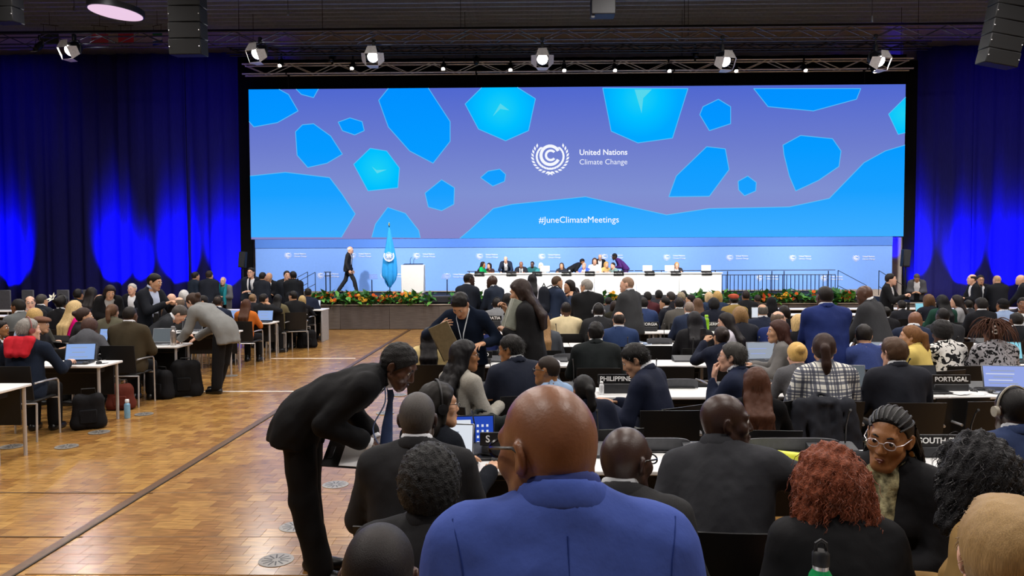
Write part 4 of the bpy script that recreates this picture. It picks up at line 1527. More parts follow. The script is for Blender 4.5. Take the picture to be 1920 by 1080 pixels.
    f = Field(lo, hi, min(hg * 1.9, 0.06), (H - hb, H + hb, hf))
    torso(f, -0.020)
    armf(f, -0.006, 0.042, 0.036, 0.029)
    legf(f, -0.014)
    f.cap(N + RU @ np.array((0, -0.01, -0.04)) * s, H + RH @ np.array((0, -0.026, -0.045)) * s, 0.062 * s * (0.4 + 0.6 * fat) * (0.86 if fem else 1), 0.055 * s * (0.4 + 0.6 * fat) * (0.86 if fem else 1), 0.03)
    head_shape(f, H, RH, s, fem, 0.5 + 0.5 * fat, nose, fine=hf < 0.014, ears=hair not in ('hijab',))
    if extra == 'folds':
        for zz, am in ((-0.070, 0.011), (-0.045, 0.008)):
            f.torus(H + RH @ np.array((0, -0.030, zz)) * s, RH @ rot(-12), 0.056 * s, am * s, 0.9, 1.0, 0.012)
    parts_ = [f.surface()]
    for i, (Sx, E, T, nrm) in enumerate(arms):
        hd = (T - E) / np.linalg.norm(T - E)
        zz = nrm - hd * (nrm @ hd)
        zz /= np.linalg.norm(zz) + 1e-9
        yy = np.cross(zz, hd)
        V, Q = hand((hl, hr_)[i], 2 if q < 6 else 1 if q < 11 else 0)
        V = V.copy()
        if i == 0:
            V[:, 1] *= -1
            Q = Q[:, ::-1]
        parts_.append(((V * (s * (0.92 if fem else 1.02))) @ np.stack([hd, yy, zz]) + T, Q))
    V, Q = merge(parts_)
    sm = skin_mat(skin)
    yawr = math.radians(yaw)
    hx, hy_ = H[0], H[1]
    base = Vector((tw.x - (hx * math.cos(yawr) - hy_ * math.sin(yawr)), tw.y - (hx * math.sin(yawr) + hy_ * math.cos(yawr)), bz))
    root = ob('person', raw_mesh('person', V, Q, sm, None, True, 0), None, base, (0, 0, yawr), label, 'person', group)
    PH = lambda a, b, e: H + RH @ (np.array((a, b, e)) * s)

    def child(name, fld, mat, lab=None):
        V, Q = fld.surface() if isinstance(fld, Field) else fld
        if len(V):
            return ob(name, raw_mesh(name, V, Q, mat, None, True, 0), root, label=lab)
    # ---- clothes
    jk = top in ('suit', 'coat', 'blazer')
    cm = c if not isinstance(c, str) else cloth(c, 'knit' if top in ('sweater', 'hoodie') else 'wool')
    jl = np.min([P, Wp, N] + [p for a in arms for p in a[:3]], 0) - 0.26
    jh = np.max([P, Wp, N] + [p for a in arms for p in a[:3]], 0) + 0.22
    if pose != 'sit' or top == 'coat':
        jl[2] = min(jl[2], P[2] - (0.75 if top == 'coat' else 0.32))
    f = Field(jl, jh, hg)
    e = 0.020 if jk else 0.011
    torso(f, e)
    if jk:
        Sm_ = (SH[0] + SH[1]) / 2
        for g in (0, 1):
            sgn = (-1, 1)[g]
            f.cap(Sm_ + (SH[g] - Sm_) * 0.70 - RU @ np.array((0, 0.0, 0.07)) * s, Wp + RL @ np.array((sgn * 0.098 * w, 0, -0.02)) * s, (0.062 * w + e) * s, (0.066 * w + e) * s, 0.05)
            f.cap(Sm_ + (SH[g] - Sm_) * 0.35 + RU @ np.array((0, -0.008, 0.038)) * s, SH[g] + RU @ np.array((sgn * 0.004, -0.004, 0.022)) * s, (0.022 + e) * s, (0.024 + e) * s, 0.03)
    armf(f, e, 0.052, 0.044, 0.036, 0.035)
    if pose != 'sit':
        ln = 0.46 if top == 'coat' else 0.22 if top == 'blazer' else (0.13 if jk else 0.05)
        RJ = RL if lean < 30 else rot(lean * 0.25, side, 0)
        f.cap(Wp, P + RL @ np.array((0, -0.01, 0.0)) * s, (0.152 * w + e) * s, (0.172 * w + e) * s, 0.04, R=RL, sc=0.72)
        f.cap(P, P - RJ @ np.array((0, 0.02 if lean >= 30 else 0.0, ln)) * s, (0.172 * w + e) * s, (0.188 * w + e) * s, 0.05, R=RJ, sc=0.74)
        f.plane(P - RJ @ np.array((0, 0, ln)) * s, -(RJ @ up), 0.01)
    else:
        f.cap(P + np.array((0, 0.0, -0.02)), P + np.array((0, 0.13, -0.01)), (0.168 * w + e) * s, (0.15 * w + e) * s, 0.04, R=None)
        f.plane((0, 0, P[2] - 0.095 * s), (0, 0, -1), 0.01)
    if fold:
        f.noise(0.0048 * fold * (1.0 if near else 0.6), 22, int(x) % 97)
        if near:
            f.noise(0.0011 * fold, 62, int(x) % 89, 1.8)
    # neck opening
    f.cap(N + RU @ np.array((0, 0.004, -0.005)) * s, H, 0.058 * s * (0.4 + 0.6 * fat) * (0.9 if fem else 1), 0.075 * s, 0.006, 's')
    if jk and open_:
        v0 = Wp + RU @ np.array((0, 0.0, 0.02)) * s
        X = [f.ax[i].reshape([-1 if j == i else 1 for j in range(3)]) - v0[i] for i in range(3)]
        lx, ly, lz = [RU[0, i] * X[0] + RU[1, i] * X[1] + RU[2, i] * X[2] for i in range(3)]
        wd = np.abs(lx) - np.clip(lz * 0.26, -0.05, 0.085) * s
        cut = np.maximum(np.maximum(wd, 0.015 - ly), -lz)
        f.F = np.maximum(f.F, -cut.astype(np.float32))
    colf = None
    if jk:
        cargs = (N + RU @ np.array((0, -0.012, 0.020)) * s, RU @ rot(17), 0.0705 * s * (0.5 + 0.5 * fat) * (0.9 if fem else 1), 0.0115 * s, 2.8, 1.0, 0.014)
        if q < 9:
            colf = Field(N - 0.15 * s, N + 0.15 * s, hg * 0.6)
            colf.torus(*cargs)
            if open_:
                colf.plane(N + RU @ np.array((0, 0.045, 0)) * s, RU @ np.array((0, 1.0, 0)), 0.01)
        else:
            f.torus(*cargs)
        if open_:
            cut2 = np.maximum(np.abs(lx) - 0.055 * s, 0.02 - ly)
            f.F = np.maximum(f.F, -cut2.astype(np.float32))
    elif top == 'shirt':
        f.torus(N + RU @ np.array((0, -0.006, 0.030)) * s, RU @ rot(16), 0.062 * s, 0.009 * s, 2.2, 1.0, 0.01)
    elif top == 'hoodie':
        f.torus(N + RU @ np.array((0, -0.02, 0.012)) * s, RU @ rot(16), 0.085 * s, 0.030 * s, 1.0, 1.0, 0.03)
        f.ell(N + RU @ np.array((0, -0.10, -0.05)) * s, (0.13 * s, 0.055 * s, 0.11 * s), RU, 0.04)
    else:
        f.torus(N + RU @ np.array((0, -0.002, 0.012)) * s, RU @ rot(14), 0.064 * s * (0.9 if fem else 1), 0.010 * s, 1.3, 1.0, 0.015)
    jname = {'suit': 'jacket', 'blazer': 'blazer', 'coat': 'coat', 'sweater': 'sweater', 'shirt': 'shirt', 'hoodie': 'hoodie', 'dress': 'dress'}[top]
    jo = child(jname, f, cm)
    if colf is not None:
        child('collar', colf, cm)
    if jk and (open_ or q < 5):
        sl = np.min([Wp, N], 0) - 0.24
        sh = np.max([Wp, N], 0) + 0.20
        f = Field(sl, sh, hg)
        torso(f, 0.003)
        f.plane(Wp + RU @ np.array((0, 0.0, 0.20)), -(RU @ np.array((0, 1.0, 0))), 0.0)
        f.plane(Wp + RU @ np.array((0, 0, -0.05)), -(RU @ up), 0)
        f.plane(N + RU @ np.array((0, 0, -0.012)) * s, RU @ np.array((0, -0.35, 1.0)), 0)
        f.cap(N + RU @ np.array((0, 0.004, 0)) * s, H, 0.056 * s, 0.07 * s, 0.004, 's')
        sc_ = Field(N - 0.13 * s, N + 0.15 * s, min(hg * 0.5, 0.0085))
        sc_.torus(N + RU @ np.array((0, -0.002, 0.046)) * s, RU @ rot(18), 0.0605 * s * (0.45 + 0.55 * fat) * (0.9 if fem else 1), 0.0085 * s, 2.7, 1.0, 0.0)
        sc_.cap(N + RU @ np.array((0, 0.10, 0.0)) * s, N + RU @ np.array((0, 0.06, 0.10)) * s, 0.012 * s, 0.020 * s, 0.006, 's')
        q < 15 and child('shirt_collar', sc_, M(sc, 0.7, 0, 0.2, 0.1, 30, (1, 1, 1), 0.04))
        child('shirt' if not fem else 'blouse', f, M(sc, 0.7, 0, 0.2, 0.1, 30, (1, 1, 1), 0.04))
    if tie:
        mb = MB()
        tp = [Wp + RU @ np.array(v) * s for v in ((0, 0.080, 0.365), (0, 0.112, 0.335), (0, 0.140, 0.27), (0, 0.150, 0.15), (0, 0.142, 0.04))]
        mb.tube(tp, [0.020 * s, 0.021 * s, 0.017 * s, 0.030 * s, 0.036 * s], 8, True, 0.3)
        part('tie', mb, cloth(tie), root)
    if pose == 'sit' or legs or True:
        tl = np.min([P] + [p for l in lg for p in l[:3]], 0) - 0.22
        th = np.max([P] + [p for l in lg for p in l[:3]], 0) + 0.2
        f = Field(tl, th, hg * 1.6)
        legf(f, 0.010, (0.088, 0.070, 0.064))
        f.cap(P, P + (Wp - P) * 0.5, (0.165 * w + 0.002) * s, (0.152 * w) * s, 0.05, R=RL, sc=0.72)
        f.plane((0, 0, 0.055), (0, 0, -1), 0)
        if near:
            f.noise(0.004, 22, int(x) % 83)
        child('trousers', f, cloth(tc))
    if shoes:
        if 'm' not in SHOES:
            g = Field((-0.08, -0.14, -0.02), (0.08, 0.26, 0.16), 0.013)
            g.cap((0, -0.045, 0.035), (0, 0.155, 0.030), 0.043, 0.040, 0.02)
            g.cap((0, -0.02, 0.06), (0, -0.02, 0.11), 0.045, 0.042, 0.03)
            g.cap((0, 0.03, 0.05), (0, 0.10, 0.035), 0.045, 0.04, 0.03)
            g.plane((0, 0, 0), (0, 0, -1), 0.004)
            SHOES['m'] = raw_mesh('shoe', *g.surface(), M('0d0d0e', 0.3, 0, 0.5, 0.05), None, True, 50)
        for Hp, K, A, fd in lg:
            ob('shoe', SHOES['m'], root, (A[0], A[1], A[2] - 0.085), (0, 0, math.atan2(-fd[0], fd[1])))
    # ---- hair
    if hair != 'bald':
        curly = hair in ('afro', 'curly', 'curls')
        hm = (curl_mat(hc) if curly or (hair == 'short' and skin >= 4) else hair_mat(hc, 0.5, q < 7)) if hair not in ('hijab', 'cap', 'hat') else cloth(hc)
        hh_ = hf * 1.2
        ext = 0.19 * s
        hlo, hhi = H - ext, H + ext
        if hair in ('long', 'wave'):
            endp = N - RU @ np.array((0, 0.0, hair_len - 0.06)) * s
            hlo = np.minimum(hlo, endp - 0.24)
            hhi = np.maximum(hhi, endp + 0.12)
        if hair in ('pony', 'curls', 'curly', 'hijab', 'bob', 'dreads'):
            hlo = hlo - np.array((0.06, 0.10, 0.20)) * s
            hhi = hhi + 0.07 * s
        f = Field(hlo, hhi, hh_)
        t = {'buzz': 0.0035, 'fringe': 0.006, 'short': 0.012, 'side': 0.013, 'long': 0.015, 'wave': 0.018, 'bob': 0.018, 'pony': 0.010, 'bun': 0.010, 'afro': 0.030, 'curly': 0.045, 'curls': 0.040, 'hijab': 0.016, 'cap': 0.012, 'hat': 0.012, 'dreads': 0.016, 'braid': 0.007}[hair]
        t *= s
        f.ell(PH(0, -0.014, 0.034), (0.0745 * s + t, 0.096 * s + t, 0.086 * s + t), RH, 0.02)
        f.ell(PH(0, -0.045, 0.004), (0.066 * s + t, 0.058 * s + t, 0.074 * s + t), RH, 0.03)
        if hair in ('short', 'side', 'buzz', 'fringe'):
            if hair == 'side':
                f.ell(PH(0.02, 0.045, 0.105), (0.06 * s, 0.05 * s, 0.022 * s), RH, 0.03)
            if hair != 'buzz':
                f.noise(0.0042 if q > 2.4 else 0.002, 85 if q > 2.4 else 60, int(x) % 71)
            f.plane(PH(0, 0.062, 0.046), RH @ np.array((0, 0.78, -0.62)), 0.012)
            f.plane(PH(0, -0.05, -0.062), RH @ np.array((0, -0.12, -1)), 0.01)
            for g in (-1, 1):
                f.ell(PH(g * 0.085, -0.008, -0.012), (0.022 * s, 0.026 * s, 0.036 * s), RH, 0.006, 's')
            if hair == 'fringe':
                f.ell(PH(0, 0.01, 0.125), (0.075 * s, 0.105 * s, 0.075 * s), RH, 0.01, 's')
        elif hair == 'braid':
            f.plane(PH(0, 0.050, 0.066), RH @ np.array((0, 0.80, -0.60)), 0.008)
            f.plane(PH(0, -0.05, -0.062), RH @ np.array((0, -0.12, -1)), 0.01)
            for g in (-1, 1):
                f.ell(PH(g * 0.085, -0.008, -0.012), (0.022 * s, 0.026 * s, 0.036 * s), RH, 0.006, 's')
        elif hair in ('cap', 'hat'):
            f.plane(PH(0, 0.03, 0.042), RH @ np.array((0, 0.12, -1)), 0.004)
            if hair == 'cap':
                f.cap(PH(-0.03, 0.10, 0.050), PH(0.03, 0.10, 0.050), 0.05 * s, 0.05 * s, 0.01, R=RH @ np.array([[1, 0, 0], [0, 0, -1], [0, 1, 0]], float).T, sc=0.14)
            else:
                f.ell(PH(0, 0.02, 0.085), (0.115 * s, 0.125 * s, 0.040 * s), RH @ rot(10, 4), 0.02)
        elif hair == 'hijab':
            f.cap(PH(0, -0.02, -0.03), N + RU @ np.array((0, 0.0, -0.01)) * s, 0.088 * s, 0.105 * s, 0.04)
            f.cap(N, N + RU @ np.array((0, 0.03, -0.14)) * s, 0.12 * s, 0.13 * s, 0.05)
            f.ell(PH(0, 0.075, -0.022), (0.056 * s, 0.075 * s, 0.085 * s), RH, 0.012, 's')
        else:
            f.plane(PH(0, 0.066, 0.050), RH @ np.array((0, 0.80, -0.60)), 0.012)
            if hair in ('long', 'wave', 'bob', 'curls', 'curly'):
                for g in (-1, 1):
                    f.cap(PH(g * 0.074, 0.020, 0.055), PH(g * 0.078, -0.012, -0.085), 0.020 * s, 0.024 * s, 0.02)
            if hair in ('long', 'wave'):
                back = RU @ np.array((0, -1.0, 0))
                for g in (-0.055, 0.0, 0.055):
                    a0 = PH(g, -0.070 if g == 0 else -0.055, 0.0)
                    a1 = N + RU @ np.array((g * 1.15, -0.072, 0.01)) * s
                    a2 = Wp + RU @ np.array((g * 1.35, -0.148 * (0.6 + 0.4 * w) - 0.004, 0.22)) * s
                    a3 = Wp + RU @ np.array((g * 1.25, -0.150 * (0.6 + 0.4 * w) - 0.004, 0.355 - hair_len)) * s
                    f.cap(a0, a1, 0.046 * s, 0.040 * s, 0.03)
                    f.cap(a1, a2, 0.040 * s, 0.036 * s, 0.03)
                    if hair_len > 0.16:
                        f.cap(a2, a3, 0.036 * s, 0.022 * s, 0.03)
            elif hair == 'bob':
                f.cap(PH(-0.05, -0.045, -0.02), PH(-0.055, -0.045, -0.095), 0.05 * s, 0.044 * s, 0.04)
                f.cap(PH(0.05, -0.045, -0.02), PH(0.055, -0.045, -0.095), 0.05 * s, 0.044 * s, 0.04)
            elif hair == 'pony':
                f.ell(PH(0, -0.118, 0.03), (0.028 * s, 0.028 * s, 0.026 * s), RH, 0.02)
                f.cap(PH(0, -0.14, 0.02), PH(0.01, -0.15, -0.10), 0.034 * s, 0.034 * s, 0.02)
                f.cap(PH(0.01, -0.15, -0.10), PH(0.02, -0.14, -0.24), 0.034 * s, 0.012 * s, 0.02)
            elif hair == 'bun':
                f.ell(PH(0, -0.125, 0.045), (0.042 * s, 0.036 * s, 0.040 * s), RH, 0.012)
            elif hair in ('curls', 'curly'):
                for g in (-1, 0, 1):
                    f.cap(PH(g * 0.075, -0.04, 0.0), PH(g * 0.105, -0.055, -0.15), 0.065 * s, 0.060 * s, 0.05)
            if hair not in ('bob',):
                f.noise((0.005 if hair == 'afro' else 0.010) if curly else 0.0028, (190 if hair == 'afro' else 115) if curly else 130, int(x) % 67, 1.0 if curly else 0.10)
            elif near:
                f.noise(0.004, 60, 3)
            if hair in ('pony', 'bun', 'afro'):
                f.plane(PH(0, -0.05, -0.075), RH @ np.array((0, 0.5, -1)), 0.01) if hair != 'pony' else None
        V, Q = f.surface()
        nm = {'hijab': 'headscarf', 'cap': 'cap', 'hat': 'hat'}.get(hair, 'hair')
        if len(V):
            hobj = ob(nm, raw_mesh(nm, V, Q, hm, None, True, 0), root)
        if hair in ('cap', 'hat'):
            f = Field(H - 0.15 * s, H + 0.15 * s, hh_ * 1.2)
            f.ell(PH(0, -0.016, 0.030), (0.081 * s, 0.103 * s, 0.088 * s), RH, 0.02)
            f.ell(PH(0, -0.047, 0.000), (0.072 * s, 0.064 * s, 0.076 * s), RH, 0.03)
            f.plane(PH(0, 0.06, 0.046), RH @ np.array((0, 0.78, -0.62)), 0.01)
            f.plane(PH(0, 0, 0.058), RH @ np.array((0, 0, 1.0)), 0)
            child('hair', f, hair_mat('191310'))
        if q < 7.2 and hair in ('short', 'side', 'fringe') and skin < 4 and len(V):
            rs = np.random.RandomState(9 + int(x))
            Vh = V[rs.choice(len(V), min(len(V), 900), False)].astype(float)
            loc = (Vh - H) @ RH
            dr = Vh - (H + RH @ np.array((0, -0.02, 0.02)))
            dr /= np.linalg.norm(dr, axis=1)[:, None]
            flow = RH @ np.array((0.25, 0.55, -0.25)) if hair == 'side' else RH @ np.array((0.1, -0.35, -0.5))
            lk = curl_tubes(None, Vh - dr * 0.003, dr * 0.22 + flow * 0.8 + rs.randn(len(dr), 3) * (0.10 if hair == 'side' else 0.2), 0.030, 0.0017, 0.0045 if skin >= 4 else 0.0012, 1.2, rs, 4, 0.3, 3)
            ob('strands', raw_mesh('strands', lk[0], lk[1], M(hc, 0.4, 0, 0.4, 0.1, 200, (1, 1, 1), 0.35, vscale=40), None, True, 0), root, kind='stuff')
        if q < 5 and hair in ('curls', 'curly', 'wave', 'long') or (q < 7.5 and hair == 'wave'):
            rs = np.random.RandomState(5 + int(x))
            Vh = V[rs.choice(len(V), min(len(V), 2300 if curly else 650), False)].astype(float)
            loc = (Vh - H) @ RH
            keep = ((loc[:, 1] * 0.8 - loc[:, 2] * 0.6 < 0.005) | ((not curly) & (loc[:, 1] < 0.01))) & (loc[:, 2] > (-0.2 if curly else -0.55)) & ((loc[:, 1] < 0.0) | curly)
            Vh, loc = Vh[keep], loc[keep]
            dr = Vh - (H + RH @ np.array((0, -0.02, 0.02)))
            dr /= np.linalg.norm(dr, axis=1)[:, None]
            if curly:
                lk = curl_tubes(None, Vh - dr * 0.012, dr * 0.38 + np.array((0, 0, -0.55)) + rs.randn(len(dr), 3) * 0.22, 0.075, 0.0021, 0.0068, 2.0, rs, 12, 1.0, 3)
            else:
                lk = curl_tubes(None, Vh - dr * 0.006, dr * 0.16 + np.array((0, 0, -1.0)) + rs.randn(len(dr), 3) * 0.07, 0.17, 0.0024, 0.005 if hair == 'wave' else 0.002, 1.3, rs, 9, 1.0, 3)
            lm = M(hc, 0.38, 0, 0.5, 0.2, 200, (1, 1, 1), 0.45, vscale=30)
            ob('locks', raw_mesh('locks', lk[0], lk[1], lm, None, True, 0), root, kind='stuff')
    # ---- face and things worn on the head
    if face:
        ey = 0.0785 if hf < 0.014 else 0.0865
        em = MATS.setdefault('eye', None) or M('e8e4de', 0.15, 0, 0.5, 0, 1, (1, 1, 1), 0)
        im = M('1c100a', 0.1, 0, 0.5, 0, 1, (1, 1, 1), 0)
        for g in (-1, 1):
            mb = MB()
            Rm = Matrix(RH.tolist())
            Re = Rm @ Matrix.Rotation(-math.pi / 2, 3, 'X')
            pr = [(0.0115 * s * math.sin(a), 0.0115 * s * math.cos(a)) for a in [math.pi * j / 8 for j in range(9)]]
            mb.lathe([(max(r, 1e-7), z) for r, z in pr], Vector(PH(g * 0.0315, ey, 0.0065)), 12, Re)
            eye = raw_mesh('eye', mb.V, mb.F, [em, im], [1 if (j // 12) < 2 else 0 for j in range(len(mb.F))], True, 0)
            ob('eye', eye, root)
            mb = MB()
            mb.tube([PH(g * 0.016, 0.0905, 0.028), PH(g * 0.030, 0.090, 0.034), PH(g * 0.046, 0.080, 0.030)], [0.0035 * s, 0.0042 * s, 0.002 * s], 6)
            part('eyebrow', mb, hair_mat(hc if hair not in ('hijab', 'cap', 'hat') else '191310'), root)
        mb = MB()
        mb.tube([PH(-0.021, 0.090, -0.0675), PH(-0.008, 0.100, -0.064), PH(0.008, 0.100, -0.064), PH(0.021, 0.090, -0.0675)], [0.002 * s, 0.005 * s, 0.005 * s, 0.002 * s], 6)
        mb.tube([PH(-0.020, 0.089, -0.069), PH(0, 0.0985, -0.0755), PH(0.020, 0.089, -0.069)], [0.002 * s, 0.0065 * s, 0.002 * s], 6)
        part('lips', mb, M({1: 'b5675f', 2: '9a5548', 3: '7a4236', 4: '5b3029', 5: '452520', 6: '331c18'}[skin], 0.4, 0, 0.4, 0, 1, (1, 1, 1), 0.05), root)
    if glasses:
        mb = MB()
        for g in (-1, 1):
            ring = [PH(g * 0.032 + 0.0225 * math.cos(a), 0.103, 0.004 + 0.0165 * math.sin(a)) for a in [6.2832 * j / 16 for j in range(17)]]
            mb.tube(ring, 0.0019 * s if glasses != 'thick' else 0.0030 * s, 5)
            mb.tube([PH(g * 0.0545, 0.101, 0.008), PH(g * 0.074, 0.075, 0.012), PH(g * 0.084, -0.002, 0.014), PH(g * 0.083, -0.030, -0.004)], 0.0019 * s if glasses != 'thick' else 0.0034 * s, 5)
        mb.tube([PH(-0.010, 0.104, 0.008), PH(0.010, 0.104, 0.008)], 0.002 * s, 5)
        part('glasses', mb, M({'thin': '3a3a3c', 'thick': '0e0e10', 'clear': 'c9bfc0'}.get(glasses, '151518'), 0.25, 0.3, 0.5, 0, 1, (1, 1, 1), 0), root)
    if phones:
        mb = MB()
        tt = {'bald': 0.004, 'buzz': 0.008}.get(hair, 0.02)
        mb.tube([PH((0.080 + tt) * math.cos(a), -0.012, 0.012 + (0.112 + tt) * math.sin(a)) for a in [math.pi * j / 14 for j in range(15)]], 0.006 * s, 6)
        for g in (-1, 1):
            mb.lathe([(0.0, -0.012 * s), (0.028 * s, -0.010 * s), (0.030 * s, 0.008 * s), (0.0, 0.012 * s)], Vector(PH(g * (0.088 + tt), -0.010, -0.004)), 14, Matrix(RH.tolist()) @ Matrix.Rotation(math.pi / 2, 3, 'Y'))
        part('headphones', mb, M('1b1b1d' if phones is True else phones, 0.4, 0, 0.5, 0, 1, (1, 1, 1), 0.05), root)
    ALLP.append((label, x, d, base.x + N[0] * math.cos(yawr) - N[1] * math.sin(yawr), base.y + N[0] * math.sin(yawr) + N[1] * math.cos(yawr), bz))
    info = dict(root=root, s=s, P=P, W=Wp, N=N, H=H, RU=RU, RH=RH, arms=arms, jacket=jo, d=d, label=label, yaw=yawr, base=base, PH=PH)
    if pose == 'sit' and chair:
        PEOPLE.append(info)
    root.update_tag()
    info['local'] = lambda p: Matrix.Translation(base) @ Matrix.Rotation(yawr, 4, 'Z') @ Vector(p)
    return info

# ------------------------------------------------------------------ furniture
TOPM = M('e9e9e8', 0.32, 0, 0.5, 0.02, 40, (1, 1, 1), 0.03)
PANEL = M('1a1b1d', 0.55, 0, 0.4, 0.05, 60)


def make_table(L=1.6, D=0.5, legs=True):
    t = empty('table')
    part('tabletop', MB().box((0, 0, 0.725), (L - 0.008, D, 0.028), 0.006), TOPM, t)
    lm = MB().tube([(0, 0, 0), (0, 0, 0.712)], 0.019, 10).mesh('leg', CHROME())
    for sx in (-1, 1):
        for sy in (-1, 1):
            ob('leg', lm, t, (sx * (L / 2 - 0.06), sy * (D / 2 - 0.05), 0))
    part('modesty_panel', MB().box((0, D / 2 - 0.04, 0.50), (L - 0.2, 0.02, 0.38), 0.004), PANEL, t)
    part('cable_tray', MB().box((0, 0.02, 0.655), (L - 0.3, 0.16, 0.07), 0.01), M('0f1012', 0.6), t)
    return proto(t)


def place_table(p, x, y, label, group, first=[]):
    r = dup(p, (x, y, 0), 0, label, group)
    r['category'] = 'table'
    return r


BLK_CH = M('161617', 0.5, 0, 0.35, 0.1, 260, (1, 1, 1), 0.1)


def make_chair():
    t = empty('chair')
    part('seat', MB().box((0, 0.02, 0.445), (0.46, 0.44, 0.028), 0.012), BLK_CH, t)
    V, F = [], []
    nx, nz = 9, 6
    for sd in (0, 1):
        for j in range(nz):
            for i in range(nx):
                u, v = i / (nx - 1) * 2 - 1, j / (nz - 1)
                wdt = 0.232 - 0.010 * (1 - v)
                y_ = -0.195 - 0.075 * v - 0.032 * (1 - u * u) + (0.014 if sd else 0)
                V.append((u * wdt, y_, 0.47 + 0.385 * v - 0.006 * u * u))
    idx = lambda s, j, i: s * nx * nz + j * nx + i
    for j in range(nz - 1):
        for i in range(nx - 1):
            F.append((idx(0, j, i), idx(0, j, i + 1), idx(0, j + 1, i + 1), idx(0, j + 1, i)))
            F.append((idx(1, j, i), idx(1, j + 1, i), idx(1, j + 1, i + 1), idx(1, j, i + 1)))
    for i in range(nx - 1):
        F.append((idx(0, 0, i + 1), idx(0, 0, i), idx(1, 0, i), idx(1, 0, i + 1)))
        F.append((idx(0, nz - 1, i), idx(0, nz - 1, i + 1), idx(1, nz - 1, i + 1), idx(1, nz - 1, i)))
    for j in range(nz - 1):
        F.append((idx(0, j, 0), idx(0, j + 1, 0), idx(1, j + 1, 0), idx(1, j, 0)))
        F.append((idx(0, j + 1, nx - 1), idx(0, j, nx - 1), idx(1, j, nx - 1), idx(1, j + 1, nx - 1)))
    ob('backrest', raw_mesh('backrest', V, F, BLK_CH), t)
    for sg in (-1, 1):
        x = sg * 0.255
        part('leg', MB().tube([(x, -0.215, 0.0), (x, -0.20, 0.43)], 0.0115, 8), CHROME(), t)
        part('leg', MB().tube([(x, 0.235, 0.0), (x, 0.225, 0.60)], 0.0115, 8), CHROME(), t)
        part('armrest', MB().tube([(x, 0.225, 0.595), (x, 0.215, 0.625), (x, 0.19, 0.645), (x, 0.0, 0.655), (x, -0.15, 0.655), (x * 0.95, -0.215, 0.65)], 0.0115, 8), CHROME(), t)
    part('frame', MB().tube([(-0.255, -0.205, 0.425), (0.255, -0.205, 0.425)], 0.011, 8).tube([(-0.255, 0.225, 0.425), (0.255, 0.225, 0.425)], 0.011, 8), CHROME(), t)
    return proto(t)


CH = make_chair()
T16 = make_table(1.6)
USED = {}


def chair(x, y, yaw, label, group='black meeting chairs'):
    if 'c' not in USED:
        USED['c'] = 1
        CH.location = (x, y, 0)
        CH.rotation_euler = (0, 0, yaw)
        CH['label'] = label
        CH['group'] = group
        CH['category'] = 'chair'
        return CH
    r = dup(CH, (x, y, 0), yaw, label, group)
    r['category'] = 'chair'
    return r


LROWS = [7.1, 8.85, 10.85, 12.9, 14.9, 16.9, 18.7]      # near edges of the table rows on the aisle side
RROWS = [4.4, 6.8, 8.8, 10.7, 12.7, 14.7, 16.6, 18.5]   # and of the rows in the larger block
LXE, RXS = -5.10, -0.95
first = True
ORD = ['nearest', 'second', 'third', 'fourth', 'fifth', 'sixth', 'seventh', 'eighth']


def put_table(x, y, lab, grp):
    global first
    if first:
        first = False
        T16.location = (x, y, 0)
        T16['label'] = lab
        T16['group'] = grp
        T16['category'] = 'table'
        return T16
    return place_table(T16, x, y, lab, grp)


NTH = ['end table', 'second table', 'third table', 'fourth table', 'fifth table', 'sixth table', 'seventh table', 'eighth table', 'ninth table', 'tenth table']
for r, yy in enumerate(LROWS):
    n = int((0.70 * yy - 4.5) / 1.6) + 1
    for k in range(max(1, n)):
        put_table(LXE - 0.8 - 1.6 * k, yy + 0.25, 'white %s from the aisle in the %s row of the aisle-side block' % (NTH[k], ORD[r]), 'white tables of the aisle-side block')
for r, yy in enumerate(RROWS):
    n = int((0.68 * yy + 1.0) / 1.6) + 1
    for k in range(n):
        put_table(RXS + 0.8 + 1.6 * k, yy + 0.25, 'white %s from the aisle in the %s row of the large block' % (NTH[min(k, 9)], ORD[r]), 'white tables of the large block')

